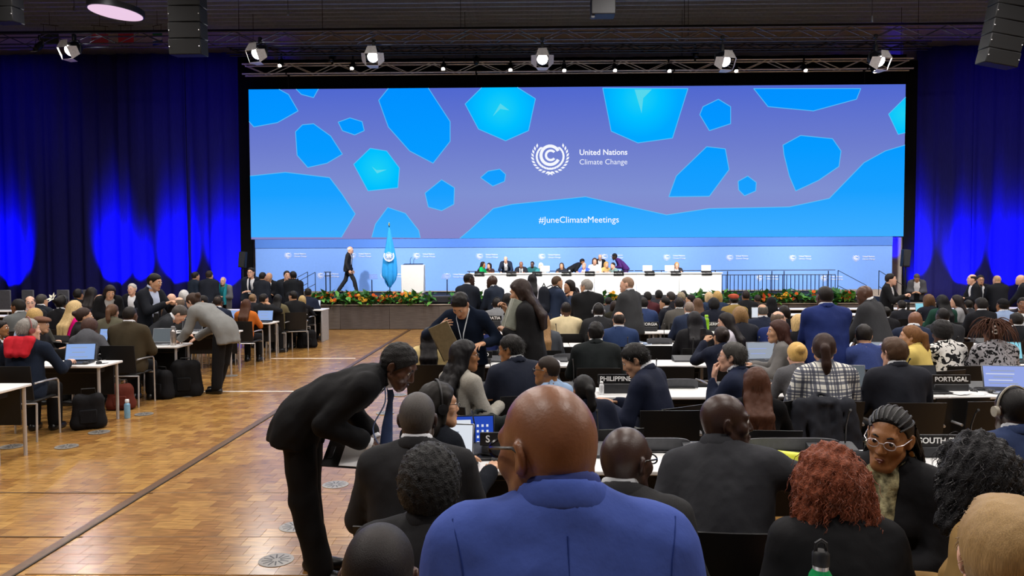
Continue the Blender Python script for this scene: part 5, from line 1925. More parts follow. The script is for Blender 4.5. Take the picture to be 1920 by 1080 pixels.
# ------------------------------------------------------------------ patterned fabrics
def pattern(kind):
    m = bpy.data.materials.new(kind)
    m.use_nodes = True
    nt = m.node_tree
    b = nt.nodes['Principled BSDF']
    b.inputs['Roughness'].default_value = 0.8
    b.inputs['Specular IOR Level'].default_value = 0.2
    tc = nt.nodes.new('ShaderNodeTexCoord')
    sx = nt.nodes.new('ShaderNodeSeparateXYZ')
    nt.links.new(tc.outputs['Object'], sx.inputs[0])

    def mth(op, a, b_=None):
        n = nt.nodes.new('ShaderNodeMath')
        n.operation = op
        for i, v in ((0, a), (1, b_)):
            if v is None:
                continue
            if isinstance(v, (int, float)):
                n.inputs[i].default_value = v
            else:
                nt.links.new(v, n.inputs[i])
        return n.outputs[0]

    def mix(f, a, c):
        n = nt.nodes.new('ShaderNodeMix')
        n.data_type = 'RGBA'
        nt.links.new(f, n.inputs[0])
        for i, v in ((6, a), (7, c)):
            if isinstance(v, str):
                n.inputs[i].default_value = (*lin(v), 1)
            else:
                nt.links.new(v, n.inputs[i])
        return n.outputs[2]
    if kind == 'plaid':
        bands = []
        for ax in ('X', 'Z'):
            for per, off, wd in ((0.085, 0.0, 0.28), (0.085, 0.045, 0.10), (0.17, 0.02, 0.08)):
                u = mth('FRACT', mth('DIVIDE', mth('ADD', sx.outputs[ax], 10.0 + off), per))
                bands.append(mth('LESS_THAN', u, wd))
        s_ = bands[0]
        for x in bands[1:]:
            s_ = mth('ADD', s_, x)
        r = nt.nodes.new('ShaderNodeValToRGB')
        r.color_ramp.elements[0].color = (*lin('e6e4da'), 1)
        r.color_ramp.elements[1].color = (*lin('16182a'), 1)
        e = r.color_ramp.elements.new(0.34)
        e.color = (*lin('6a6d78'), 1)
        nt.links.new(mth('DIVIDE', s_, 3.0), r.inputs[0])
        nt.links.new(r.outputs[0], b.inputs['Base Color'])
    else:
        n = nt.nodes.new('ShaderNodeTexNoise')
        n.inputs['Scale'].default_value = 17 if kind == 'blotch' else 22
        n.inputs['Detail'].default_value = 1.5
        n.inputs['Distortion'].default_value = 1.2
        nt.links.new(tc.outputs['Object'], n.inputs['Vector'])
        f = mth('GREATER_THAN', n.outputs['Fac'], 0.53 if kind == 'blotch' else 0.56)
        c = mix(f, 'e2e0dc' if kind == 'blotch' else 'a5a3a8', '131316')
        nt.links.new(c, b.inputs['Base Color'])
    return m


PLAID, BLOTCH, FLORAL = pattern('plaid'), pattern('blotch'), pattern('floral')


def extra_part(info, name, prims, h, mat, noise=0.0, label=None):
    """a small soft part modelled in the person's own frame"""
    pts = np.array([p for q in prims for p in q[:2]])
    rr = max(max(q[2], q[3]) for q in prims) + 0.05
    f = Field(pts.min(0) - rr, pts.max(0) + rr, h)
    for a, b_, ra, rb in prims:
        f.cap(a, b_, ra, rb, 0.02)
    if noise:
        f.noise(noise, 60, 4)
    V, Q = f.surface()
    o = ob(name, raw_mesh(name, V, Q, mat, None, True, 0), info['root'], label=label)
    return o


def backpack(info, c, label, sc=1.0):
    b = info['W'] + info['RU'] @ np.array((0, -0.20, 0.12))
    p = info['local'](b)
    o = empty('backpack', p, info['yaw'], label, 'bag')
    f = Field((-0.26, -0.20, -0.34), (0.26, 0.20, 0.34), 0.02)
    f.cap((0, 0, -0.12), (0, 0, 0.14), 0.15, 0.13, 0.03, R=np.eye(3), sc=0.7)
    f.cap((-0.08, -0.09, -0.14), (0.08, -0.09, -0.14), 0.08, 0.08, 0.03)
    V, Q = f.surface()
    ob('body', raw_mesh('body', V, Q, cloth(c), None, True, 0), o)
    for g in (-1, 1):
        part('strap', MB().tube([(g * 0.09, 0.06, 0.22), (g * 0.11, 0.22, 0.28), (g * 0.12, 0.33, 0.18), (g * 0.12, 0.30, -0.05), (g * 0.12, 0.06, -0.2)], 0.018, 6, True, 0.5), cloth(c), o)
    part('grab_loop', MB().tube([(-0.05, 0.0, 0.26), (0, 0.0, 0.32), (0.05, 0.0, 0.26)], 0.01, 6), cloth(c), o)
    return o


# ------------------------------------------------------------------ near people of the large block
B = person(1023, 722, 1.5, 'person in a bright blue jacket and thick black glasses standing nearest, back turned', pose='stand', yaw=2, lean=3, curve=6, hy=40, hp=10, neck=-0.6, c='3c5098', sc='303c78', open_=False, tc='1b2440', hair='bald', skin=4, fat=1.16, glasses='thick',
           al='down', ar='down', extra='folds', shl=0.90, lodd=1.5, fold=1.1)
MAN = person(748, 645, 4.6, 'person in black suit and blue tie bending over the seated row with a folder', pose='stand', yaw=-90, lean=48, curve=20, hy=-14, hp=32, c='0e0e10', tc='0c0c0e', hair='short', hc='0d0b0a', skin=5, nose=1.15, fem=False,
             ar=(0.10, 0.405, 0.885, 0.3, -0.9, -0.3, 0.3, 0.2, 1), al=(-0.16, 0.40, 0.86, -0.3, -0.6, -0.5, 0, -0.2, 1), hr_='grip', hl='grip', lodd=3.0, legs=[((-0.10, -0.02, 0.53), (-0.11, 0.03, 0.085)), ((0.10, 0.02, 0.53), (0.10, 0.12, 0.085))])
person(712, 981, 1.78, 'person with a bare shaved head seated at the very bottom beside the bright blue jacket', hair='buzz', hc='1a1412', skin=5, fat=1.08, c='1c1c20', lap=0, al='lap', ar='lap', lodd=1.8)
person(806, 828, 2.6, 'person in charcoal jacket with pale blue collar seated on the front chair by the aisle', hair='afro', hc='0c0b0b', skin=4, c='1f1f21', sc='a9d3e6', al='lap', ar='lap')
person(783, 735, 3.55, 'person in dark grey suit at the white laptop, spoken to by the bending person', hair='buzz', hc='4a4643', skin=6, c='232325', hp=4, fat=1.05)
person(823, 715, 4.15, 'person in dark top with over-ear headset seated sideways at the laptop showing blue icons', hair='long', hc='17130f', fem=True, skin=2, c='15181f', top='sweater', yaw=-42, hy=-25, glasses='thin', phones=True, hair_len=0.30)
person(1176, 800, 2.85, 'person in dark grey suit and black glasses seated just past the bright blue jacket', hair='bald', skin=6, c='2b2b2c', sc='cfd2d4', yaw=-5, hy=-42, hp=6, glasses='thick', al='lap', ar='desk')
G8 = person(1362, 738, 3.55, 'smiling person in grey suit turned sideways with an arm over the chair back', hair='bald', skin=6, c='303135', yaw=-6, twist=-22, hy=-86, side=-6, lean=10, curve=8, fat=1.08, ar=(0.46, 0.30, 0.80, 0.6, -0.7, 0.2), al='lap', sc='303135', open_=False, lodd=2.9)
RH_ = person(1556, 834, 2.78, 'person with big coppery curls in black jacket seated above the green bottle', hair='curls', hc='7c3d22', fem=True, skin=1, c='131315', lean=8, curve=8, hp=6, al='lap', ar='lap', fat=1.12, open_=False)
BR = person(1668, 765, 3.25, 'person in clear-framed glasses, scarf and black coat turned round towards the camera', hair='braid', hc='0e0c0c', fem=True, skin=3, c='111114', top='coat', yaw=115, hy=24, hp=8, hr=-6, twist=15, glasses='clear', al='lap', ar='lap', open_=False, lodd=2.4)
TAN = person(1832, 812, 2.75, 'person with black curls in tan coat seated at the frame edge, hands clasped', hair='curls', hc='121114', fem=True, skin=3, c='9c7c4b', top='coat', yaw=46, hy=-44, lean=8, al=(-0.08, 0.38, 0.74, -0.5, -0.5, -0.8), ar=(0.0, 0.36, 0.72, 0.5, -0.5, -0.8), hl='grip', hr_='relax', open_=False)
person(1882, 942, 1.78, 'person with fair combed hair seated at the bottom corner before the tan coat', hair='side', hc='9a7c50', skin=1, c='2a2d36', yaw=-14, hy=-2, al='lap', ar='lap')
person(1900, 726, 4.0, 'person in slate blue jacket with a pale headset band seated behind the black curls', hair='buzz', hc='100d0c', skin=6, c='2d3a5c', phones='a59f90', al='lap')
person(1025, 667, 5.8, 'person in light blue shirt and dark glasses seated right behind the bright blue jacket', hair='buzz', hc='2a201a', skin=3, top='shirt', c='8fa9c9', yaw=48, hy=18, glasses='thick', al='lap', ar='lap', chair=True)
person(1094, 703, 5.35, 'person in navy blazer with tied black hair leaning towards the PHILIPPINES sign', hair='pony', hc='0f0d0d', fem=True, skin=3, c='141a2c', yaw=18, side=-8, lean=10, al='desk', ar='lap', open_=False)
person(1418, 687, 5.36, 'person in black top with long brown waves seated behind the smiling grey suit', hair='wave', hc='4a2a1a', fem=True, skin=2, c='121214', top='sweater', yaw=-10, hair_len=0.36, lean=8, lodd=4.9)
person(1190, 645, 6.1, 'person in navy suit looking down beside the PHILIPPINES sign', hair='short', hc='131110', skin=2, c='171d30', yaw=62, hy=20, hp=28, lean=12, al=(-0.15, 0.42, 0.80), ar=(0.02, 0.46, 0.80), hl='grip', fat=1.08)
person(1372, 640, 6.25, 'person in navy suit and glasses resting the chin on a raised hand', hair='short', hc='3d3b38', skin=1, c='1a2238', yaw=58, hy=4, hp=-2, al='chin', hl='grip', ar='lap', glasses='thin', lean=10, fat=1.05)
person(1545, 625, 6.3, 'person in black and white plaid shirt seated before a jacket-covered chair', hair='pony', hc='33211a', fem=True, skin=2, top='shirt', c=PLAID, lean=10, hy=-18, chair=False, fat=1.1)
person(1676, 634, 6.3, 'person in charcoal suit with brown bowl-cut hair seated next to the plaid shirt', hair='side', hc='4b3626', skin=1, c='22242c', hy=14, hp=6)
person(872, 636, 6.15, 'person in light grey sweater and glasses with long black hair', hair='long', hc='121012', fem=True, skin=3, top='sweater', c='a09c92', yaw=-48, hy=-30, glasses='thin', hair_len=0.40, lodd=4.9)
person(957, 627, 6.6, 'person in dark blue suit seated before the MEXICO sign', hair='short', hc='1b1816', skin=3, c='1d2230', yaw=30, hy=38, hp=10, glasses='thin', fat=1.12)
person(804, 613, 8.45, 'person in cream jacket with long black hair at the aisle end of the row', hair='long', hc='131012', fem=True, skin=3, c='d3bd85', top='blazer', yaw=6, hair_len=0.46, open_=False)
person(1117, 602, 8.2, 'broad person in near-black green suit seated behind the PHILIPPINES table', hair='short', hc='171514', skin=2, c='1c2122', fat=1.15)
person(1620, 608, 8.2, 'person in dusty blue sweater with dark wavy hair', hair='short', hc='1f1a18', skin=2, top='sweater', c='39477c', yaw=10, hy=-36, lean=14, hp=10, fat=1.15)
person(1707, 610, 8.0, 'person in pale yellow jacket with a fair ponytail', hair='pony', hc='7a5433', fem=True, skin=2, c='d6bd6a', top='blazer', yaw=40, hy=20, lean=12, open_=False)
person(1302, 583, 9.9, 'person in black jacket with long smooth black hair seated left of the lime bottle', hair='long', hc='17161a', fem=True, skin=3, c='1d1d20', hair_len=0.44, fat=1.05)
PHO = person(1352, 612, 8.3, 'person in navy jacket holding up a phone behind the one resting the chin', hair='bun', hc='2b211d', fem=True, skin=2, c='181e30', al=(-0.07, 0.34, 1.05), hl='grip', yaw=12, open_=False)
person(1360, 586, 9.9, 'person in white blouse with long dark hair turned sideways beside the lime bottle', hair='long', hc='1c1716', fem=True, skin=1, top='shirt', c='d4d0da', yaw=62, hy=15, hp=10, hair_len=0.36)
person(1458, 599, 8.3, 'person in grey cardigan with brown hair in profile at the pale laptop', hair='wave', hc='41261f', fem=True, skin=2, c='6d6b69', top='blazer', sc='d9d9de', yaw=72, hy=12, hair_len=0.26, lodd=7)
person(1494, 643, 7.3, 'small person with blonde bun in grey top leaning low beside the plaid shirt', hair='bun', hc='d3ab62', fem=True, skin=1, c='5d5d60', top='sweater', lean=20, hp=14, chair=False)
person(1460, 583, 10.1, 'person in blue suit with red face and glasses behind the grey cardigan', hair='fringe', hc='6a5a4c', skin=1, c='202f66', yaw=-40, hy=-25, glasses='thin')
person(1497, 589, 9.4, 'person in dark top with blonde bob beside the standing blue suit', hair='bob', hc='c9aa74', fem=True, skin=1, c='1b1b1f', top='sweater', hp=12)
person(1765, 599, 8.4, 'person in black and white blotched top with short black afro', hair='afro', hc='100e0e', fem=True, skin=5, c=BLOTCH, top='sweater', lean=12, hp=14, yaw=8)
person(1717, 584, 10.1, 'heavy person in navy suit seated behind the pale yellow jacket', hair='bald', skin=4, c='212a40', yaw=-22, hy=-36, fat=1.28, hp=10)
person(1767, 577, 10.6, 'broad person in charcoal suit seated behind the blotched top', hair='buzz', hc='1a1716', skin=6, c='26272b', fat=1.28)
person(1861, 600, 8.3, 'person in grey and black floral coat with brown dreadlocks and a white clip', hair='dreads', hc='43291d', fem=True, skin=4, c=FLORAL, top='coat', lean=8, fat=1.12, open_=False)
person(1387, 574, 10.4, 'person with honey-brown bob in dark jacket seated near the pale laptop', hair='bob', hc='8a6b45', fem=True, skin=1, c='23252d', fat=1.05)
person(1429, 570, 11.4, 'large person in dark blue suit beside the upright white tablet', hair='fringe', hc='55504a', skin=2, c='1d2436', fat=1.2)
person(1160, 584, 10.1, 'balding person in blue suit seated below the standing grey suit', hair='fringe', hc='2a221e', skin=2, c='27395f', fat=1.1)
person(1061, 566, 11.8, 'person in cream jacket seen from behind in front of the hugging pair', hair='buzz', hc='1c1512', skin=5, c='d6c69e', top='shirt', fat=1.18)
person(1122, 569, 11.7, 'person in dark grey suit and headset beside the cream jacket', hair='buzz', hc='15110f', skin=6, c='292a2d', phones='8c8c90', fat=1.1)
person(908, 597, 9.4, 'person in blue and red top with black bob before the CROATIA sign', hair='bob', hc='111014', fem=True, skin=2, top='sweater', c='27305e', hp=6)
person(952, 549, 13.9, 'person in black with a raised hand seated behind the standing folder holder', hair='long', hc='151213', fem=True, skin=3, c='16171b', ar='ear', hair_len=0.2)
person(932, 558, 13.2, 'person in light grey suit and headset seated behind the CROATIA sign', hair='buzz', hc='181412', skin=6, c='77797c', phones=True, lean=14, fat=1.1)
person(1017, 585, 9.6, 'person with long honey hair and grey coat beside the white folder holder', hair='long', hc='94714a', fem=True, skin=1, c='484c53', top='coat', hair_len=0.46, open_=False)
# people standing among the rows
NAV = person(863, 549, 7.75, 'standing person in navy sweater looking down with a brown board under the arm', pose='stand', yaw=168, hy=-6, hp=50, curve=12, c='121b2b', top='sweater', hair='short', hc='131110', skin=2, ar=(0.22, 0.27, 1.29, 0.8, -0.4, -0.5, 0.2, 0.9, 0.3), al=(-0.24, 0.24, 1.13), fat=1.05)
FOL = person(975, 524, 8.0, 'standing person in black blazer with long brown hair holding pale folders', pose='stand', yaw=78, hp=16, c='141416', hair='long', hc='2e211c', fem=True, skin=2, al=(-0.06, 0.28, 1.24, -0.6, -0.8, -0.5), ar=(0.06, 0.30, 1.44, 0.5, -0.5, -0.9), hl='grip', hr_='pinch', hair_len=0.26, lodd=7)
HUG = person(1045, 517, 13.7, 'standing person in navy suit with a backpack hugging someone', pose='stand', yaw=-62, c='242f45', hair='buzz', hc='4c3a2c', skin=2, al=(-0.12, 0.38, 1.30), ar=(0.05, 0.40, 1.32), lean=8)
person(1067, 524, 13.95, 'standing person in black with dark hair being hugged', pose='stand', yaw=112, c='17171b', hair='long', hc='1b1514', fem=True, skin=2, al=(-0.15, 0.30, 1.3), ar=(0.12, 0.3, 1.25), hair_len=0.2)
person(1078, 538, 17.4, 'person with dark hair glimpsed between the hugging pair and the broad black suit', hair='short', hc='221b17', skin=2, c='1d1e24', yaw=140, glasses='thin')
person(1099, 523, 12.3, 'broad standing person in black suit with grey hair beside the hugging pair', pose='stand', yaw=6, hy=40, c='141517', hair='short', hc='8f8a83', skin=2, fat=1.25, glasses='thin')
person(1175, 519, 11.8, 'standing person in mid grey suit facing sideways below the purple robe', pose='stand', yaw=48, hy=20, c='38393b', hair='buzz', hc='8f7460', skin=1, fat=1.12)
person(880, 512, 14.2, 'standing person in dark suit at the table corner, facing the other dark suit', pose='stand', yaw=-30, hy=-35, c='1b212c', hair='buzz', hc='100d0c', skin=6)
person(922, 516, 14.2, 'standing person in slate suit with shaved head facing the dark suit', pose='stand', yaw=52, hy=20, c='1f2837', hair='bald', skin=6, lean=8)
person(998, 513, 15.6, 'standing person in white blouse with long black hair, back to the camera', pose='stand', hair='long', hc='131113', fem=True, skin=3, top='shirt', c='d2d2d8', hair_len=0.5)
person(1546, 536, 8.3, 'standing person in royal blue suit seen from behind', pose='stand', c='202f68', tc='1d2b5e', hair='buzz', hc='1d1715', skin=5, fat=1.18, hy=6)
person(1620, 536, 9.8, 'standing person in charcoal suit with shaved head beside the royal blue suit', pose='stand', yaw=42, hy=25, hp=16, c='36373a', hair='bald', skin=5, fat=1.3, lean=10)
person(1671, 512, 15.6, 'standing person in black suit and tie holding a phone by the stair rail', pose='stand', yaw=-128, hy=10, c='121316', hair='short', hc='1f1916', skin=1, tie='15161c', ar='phone', al='phone', hl='grip', hr_='grip')
person(1719, 513, 22.0, 'person in grey jacket standing at the blue drape looking down', pose='stand', yaw=150, hp=40, curve=14, c='505157', hair='short', hc='5b5148', skin=2, al='front', ar='front')
person(1822, 514, 17.5, 'standing person in black suit in profile, first of the group past the stairs', pose='stand', yaw=78, c='14151a', hair='fringe', hc='2c2420', skin=1, al='front')
person(1839, 515, 18.1, 'standing person in glasses facing the camera between two of the group past the stairs', pose='stand', yaw=160, c='15161c', hair='short', hc='1d1917', skin=2, glasses='thin', tie='20242c')
person(1869, 516, 17.6, 'standing person in black suit seen from behind with cropped fair hair past the stairs', pose='stand', yaw=0, c='15171d', hair='buzz', hc='b2906c', skin=1, fat=1.1)
person(1913, 515, 17.8, 'standing person in dark suit at the very frame edge past the stairs', pose='stand', yaw=58, c='17191f', hair='bald', skin=1)

# ------------------------------------------------------------------ far rows of the large block
FAR = [
    (1214, 546, 15.8, 'person in maroon top seated below the purple robe', 'short', '17130f', 4, '4a2228', 0), (1206, 557, 13.7, 'person in steel blue jacket seated behind the GEORGIA sign', 'short', '1a1513', 3, '2c3c63', 0),
    (1235, 543, 16.7, 'person in dark jacket with mustard scarf before the white table', 'short', '0f0d0c', 5, '2b2b31', 0), (1257, 546, 15.4, 'person in black suit with greying hair beside the mustard scarf', 'short', '2e2a27', 2, '191a20', 30),
    (1246, 556, 14.4, 'person in navy suit in profile beside the steel blue jacket', 'short', '14110f', 2, '171a24', 58), (1277, 547, 16.0, 'person in grey jacket with ash-blond hair before the white table', 'short', '94886f', 1, '3b3c42', 10),
    (1281, 544, 17.8, 'person in dark suit half hidden behind the ash-blond hair', 'short', '1c1816', 2, '1e2027', 0), (1273, 557, 13.4, 'person in taupe suit seated behind the shaved grey head', 'short', '221c18', 3, '57544f', 0),
    (1294, 551, 15.4, 'person in dark suit turned to the ash-blond neighbour', 'short', '1a1615', 2, '22242c', 62), (1292, 565, 12.2, 'person in blue-grey suit with shaved grey head', 'buzz', '847468', 1, '29334a', 0),
    (1308, 558, 14.1, 'person in black top with long light brown hair', 'long', '5c4330', 1, '19191d', 0), (1329, 547, 16.6, 'person with pale blonde hair in blue jacket under the stage table corner', 'bob', 'cdb286', 1, '2e3c56', 8),
    (1345, 545, 15.9, 'person with thick golden bob at the stage table corner', 'bob', 'b9975c', 1, '2b3850', 0), (1338, 557, 13.2, 'person in navy suit with black curls below the golden bob', 'afro', '0f0d0d', 4, '171b28', 0),
    (1376, 550, 14.7, 'person in brick red cap and mustard patterned jacket', 'hat', 'b0503a', 5, '8d7642', 0), (1398, 544, 16.2, 'person in black jacket with a bag strap under the guard railing', 'short', '241b18', 3, '141519', 0),
    (1446, 556, 14.2, 'person in black headwrap and black clothes under the orange blooms', 'hijab', '121215', 4, '121216', 0), (1470, 572, 12.2, 'person with dark bob in black top beside the royal blue suit', 'bob', '201916', 2, '16171b', 0),
    (1741, 551, 14.3, 'person with streaked brown bob in dark jacket below the drape', 'bob', '5f442c', 2, '22242d', 0), (1766, 552, 13.3, 'person in dark green top with long black hair', 'long', '111012', 3, '234238', 0),
    (1793, 552, 14.1, 'person in grey top with dark hair in profile below the drape', 'long', '231b1a', 1, '97979a', 58), (1839, 557, 12.7, 'person in black suit seated in front of the pale blue shirt', 'short', '15110f', 4, '15161b', 0),
    (1880, 558, 12.9, 'person in pale blue shirt and black cap', 'cap', '131316', 3, '8ea3c6', 0), (1918, 557, 13.5, 'person in glasses and dark jacket turned round at the frame edge', 'short', '1b1614', 4, '24202a', 150),
    (1195, 552, 17.6, 'person in dark suit under the standing grey suit\'s elbow', 'short', '1b1715', 3, '22232a', 0), (1420, 561, 17.4, 'person in brown jacket glimpsed before the flower border', 'short', '2a211c', 3, '3a3028', 0),
    (1140, 556, 16.2, 'person in grey suit seated behind the broad black suit', 'short', '1c1816', 3, '3c3e43', 0), (1152, 563, 14.3, 'person in dark olive jacket between the standing pair', 'bob', '2a1f1a', 2, '2f2e26', 0),
    (1010, 560, 13.6, 'person in black seated between the white blouse and the hugging pair', 'short', '14110f', 3, '1b1c21', 0), (1690, 562, 14.4, 'person in dark coat seated below the phone holder by the stairs', 'short', '1b1614', 4, '1d1e24', 0),
    (1815, 561, 14.5, 'person in dark grey jacket seated below the standing profile', 'short', '17130f', 3, '2c2d33', 0), (1660, 575, 12.3, 'person in black jacket half hidden by the charcoal suit', 'bun', '14110f', 5, '17171b', 0),
    (1905, 585, 10.6, 'person in black jacket seated behind the floral coat', 'short', '1a1512', 4, '1a1b20', 0)]
for x, y, d, lb, hr0, hc0, sk, cc, yw in FAR:
    person(x, y, d, lb, hair=hr0, hc=hc0, skin=sk, c=cc, yaw=yw, fem=hr0 in ('bob', 'long', 'hijab', 'bun'), top='suit' if hr0 not in ('bob', 'long', 'hijab') else 'sweater', hair_len=0.32, fat=1.05)

# ------------------------------------------------------------------ people of the aisle-side block
L1 = person(54, 596, 8.4, 'person with grey hair in navy jacket with a red hood at the nearest full table', hair='short', hc='8e8a84', skin=1, top='hoodie', c='1d2534', yaw=6, hy=-42, lean=5, ar=(0.30, 0.40, 0.80), fat=1.15, phones='8a4a48', lodd=7)
person(77, 592, 10.2, 'person in brown beret in profile behind the grey-haired headset wearer', hair='hat', hc='6b4a3a', skin=2, c='1c1b1c', top='coat', yaw=-78, open_=False)
L3 = person(168, 596, 10.2, 'person in grey hoodie with messy brown curls reaching out an arm', hair='afro', hc='4a3028', fem=True, skin=2, top='hoodie', c='54555a', yaw=14, lean=20, curve=12, hp=18, ar=(0.50, 0.25, 0.80), al='desk')
person(244, 574, 10.35, 'person in olive brown jacket seated with back to the camera at the table end', hair='buzz', hc='1d1815', skin=5, c='3b3324', fat=1.15)
person(2, 600, 10.0, 'person in black cut off by the frame edge at the pale laptop', hair='short', hc='18120f', fem=True, skin=3, c='17171b', yaw=-80)
person(33, 560, 12.4, 'person in grey suit in profile behind the brown beret', hair='short', hc='19140f', skin=4, c='5f6262', yaw=66, hy=12)
person(56, 555, 13.4, 'person in red-rimmed glasses and black jacket facing back from the row', hair='fringe', hc='4a3f38', skin=1, c='191a1e', yaw=-145, glasses='thin')
person(66, 577, 11.1, 'small person with sandy hair below the red-rimmed glasses', hair='bob', hc='b8965c', fem=True, skin=1, c='4b4a44', top='sweater')
FLW = person(117, 554, 13.0, 'person in black with a white flower in dark hair and a headset', hair='bun', hc='14100f', fem=True, skin=4, c='141417', yaw=-20, phones=True)
person(141, 563, 11.7, 'person in hot pink top with long blonde hair', hair='long', hc='c7ab78', fem=True, skin=1, c='e0127f', top='sweater', yaw=-24, hair_len=0.34)
person(158, 577, 10.9, 'person in dark coat with gathered brown curls before the pink top', hair='bun', hc='34241d', fem=True, skin=2, c='1d1b1c', yaw=-58, top='coat', open_=False)
person(211, 570, 11.7, 'person in olive grey jacket with a braid behind the olive brown jacket', hair='pony', hc='5d412d', fem=True, skin=1, c='5a5747', top='blazer', open_=False)
person(186, 552, 14.4, 'bald person in navy top facing back towards the camera', hair='bald', skin=2, c='1b2230', top='sweater', yaw=164)
person(206, 535, 13.65, 'person in black blazer and grey blouse bending over the table, long wavy hair', pose='stand', yaw=-140, lean=22, curve=14, hp=26, hair='wave', hc='231714', fem=True, skin=2, c='141416', sc='a8a6a2', hair_len=0.24, al='front', ar='front')
person(147, 541, 16.4, 'person in dark suit seated far back next to a long-haired neighbour', hair='short', hc='15110f', skin=3, c='1b1c22')
person(172, 538, 15.8, 'person with long dark hair in black seated far back', hair='long', hc='1a1413', fem=True, skin=2, c='17171b', top='sweater')
person(79, 551, 14.5, 'person in dark suit with greying hair seated far back by the flower wearer', hair='short', hc='3c3834', skin=2, c='1c2028', yaw=-10)
person(290, 513, 12.0, 'standing person in dark suit and open striped shirt holding a phone', pose='stand', yaw=-104, hp=14, hy=6, hair='short', hc='14110f', skin=2, c='14171e', sc='bcc8e2', al='phone', ar='phone', hl='grip', hr_='grip')
person(247, 531, 18.6, 'person with white hair facing the camera beside the standing phone holder', hair='short', hc='bdb8b2', skin=1, c='191b22', yaw=178)
person(336, 573, 11.6, 'person in dark grey suit with head bowed over the table', hair='short', hc='4d4843', skin=1, c='25272b', yaw=-66, lean=26, curve=16, hp=46)
person(300, 552, 14.3, 'person with light brown hair seated behind the standing phone holder', hair='long', hc='6a4f38', fem=True, skin=1, c='26262a', top='sweater')
person(322, 550, 15.2, 'balding person in black seated behind the bowed head', hair='bald', skin=1, c='17181d')
person(345, 543, 17.0, 'person with silver hair seated far back near the standing trio', hair='bob', hc='c9c7c4', fem=True, skin=1, c='3a3b42', top='sweater')
person(334, 557, 13.6, 'person with pink face in profile right behind the bowed head', hair='fringe', hc='6a5a4c', skin=1, c='1d1f26', yaw=82)
GB = person(362, 551, 11.3, 'person in light grey blazer and black trousers leaning over the table from the aisle', pose='stand', yaw=72, lean=48, curve=14, hp=30, hair='bun', hc='3b2a20', fem=True, skin=1, c='7c7d7b', top='blazer', tc='141416', al=(-0.16, 0.70, 0.80), ar=(0.14, 0.66, 0.80), open_=False, lodd=8, legs=[((-0.09, 0.06, 0.47), (-0.10, 0.08, 0.085)), ((0.09, 0.10, 0.47), (0.09, 0.24, 0.085))])
person(378, 553, 14.4, 'person with cropped dark hair in grey top facing back behind the light grey blazer', hair='short', hc='1a1513', skin=2, c='6a7078', top='sweater', yaw=120)
person(409, 555, 14.0, 'person in navy suit and headset with cropped hair beside the orange top', hair='buzz', hc='241a15', skin=4, c='1a2234', phones=True)
person(462, 560, 14.3, 'person in orange top with long straight brown hair', hair='long', hc='482a19', fem=True, skin=2, c='c46d2c', top='sweater', hair_len=0.40)
person(474, 551, 16.6, 'person with fair gathered hair seated behind the orange top', hair='bun', hc='7d6244', fem=True, skin=1, c='1e1f25')
person(495, 550, 15.7, 'person in black leaning the head on a hand behind the orange top', hair='short', hc='17120f', fem=True, skin=2, c='15161a', yaw=-30, ar='ear')
person(521, 551, 16.3, 'person in olive jacket with black hair seated second from the row end', hair='long', hc='121011', fem=True, skin=3, c='625b42', top='blazer', hair_len=0.22, open_=False)
person(549, 545, 16.6, 'person in black jacket turned to the olive jacket', hair='short', hc='15110f', skin=2, c='131417', yaw=40, hy=20)
person(567, 556, 17.4, 'person with blonde hair seated beside the last laptop', hair='bob', hc='b49a68', fem=True, skin=1, c='1b1c20', top='sweater')
person(578, 540, 18.4, 'person in navy jacket at the last desk below the flower border', hair='short', hc='17130f', skin=3, c='182033')
for x, y, d, lb, yw, kw in ((367, 509, 20.0, 'standing person in navy suit in profile, first of the trio before the blue drape', -35, dict(hair='short', hc='1b1614', skin=2, c='1b2432')),
                            (393, 507, 19.8, 'standing person in dark suit seen from behind before the blue drape', -5, dict(hair='short', hc='2a1f1a', skin=2, c='181c26', fat=1.15)),
                            (418, 519, 20.2, 'standing person in teal scarf and grey coat before the blue drape', 180, dict(hair='buzz', hc='b8958a', skin=1, c='6c6c70', top='coat', sc='2a8a94')),
                            (470, 501, 19.7, 'standing person in glasses, dark suit and tie beside the masking drape', 178, dict(hair='short', hc='15110f', skin=1, c='1a202b', tie='141a28', glasses='thin')),
                            (493, 510, 19.6, 'standing person in dark suit with back turned before the stair handrail', -18, dict(hair='short', hc='17130f', skin=2, c='1a1e27')),
                            (504, 511, 20.2, 'standing person in white shirt and dark suit facing the turned back', 165, dict(hair='bald', skin=2, c='16181e', tie='8a8a90')),
                            (538, 507, 20.1, 'standing person in dark suit facing the backpack wearer', -150, dict(hair='short', hc='241c18', skin=1, c='1c2028', tie='2a2a34', fat=1.15))):
    person(x, y, d, lb, pose='stand', yaw=yw, al='front', ar='down', **kw)
BP = person(549, 508, 19.5, 'standing person in black jacket with a backpack near the stair handrail', pose='stand', yaw=12, hy=30, hair='short', hc='14110f', skin=2, c='14161b')

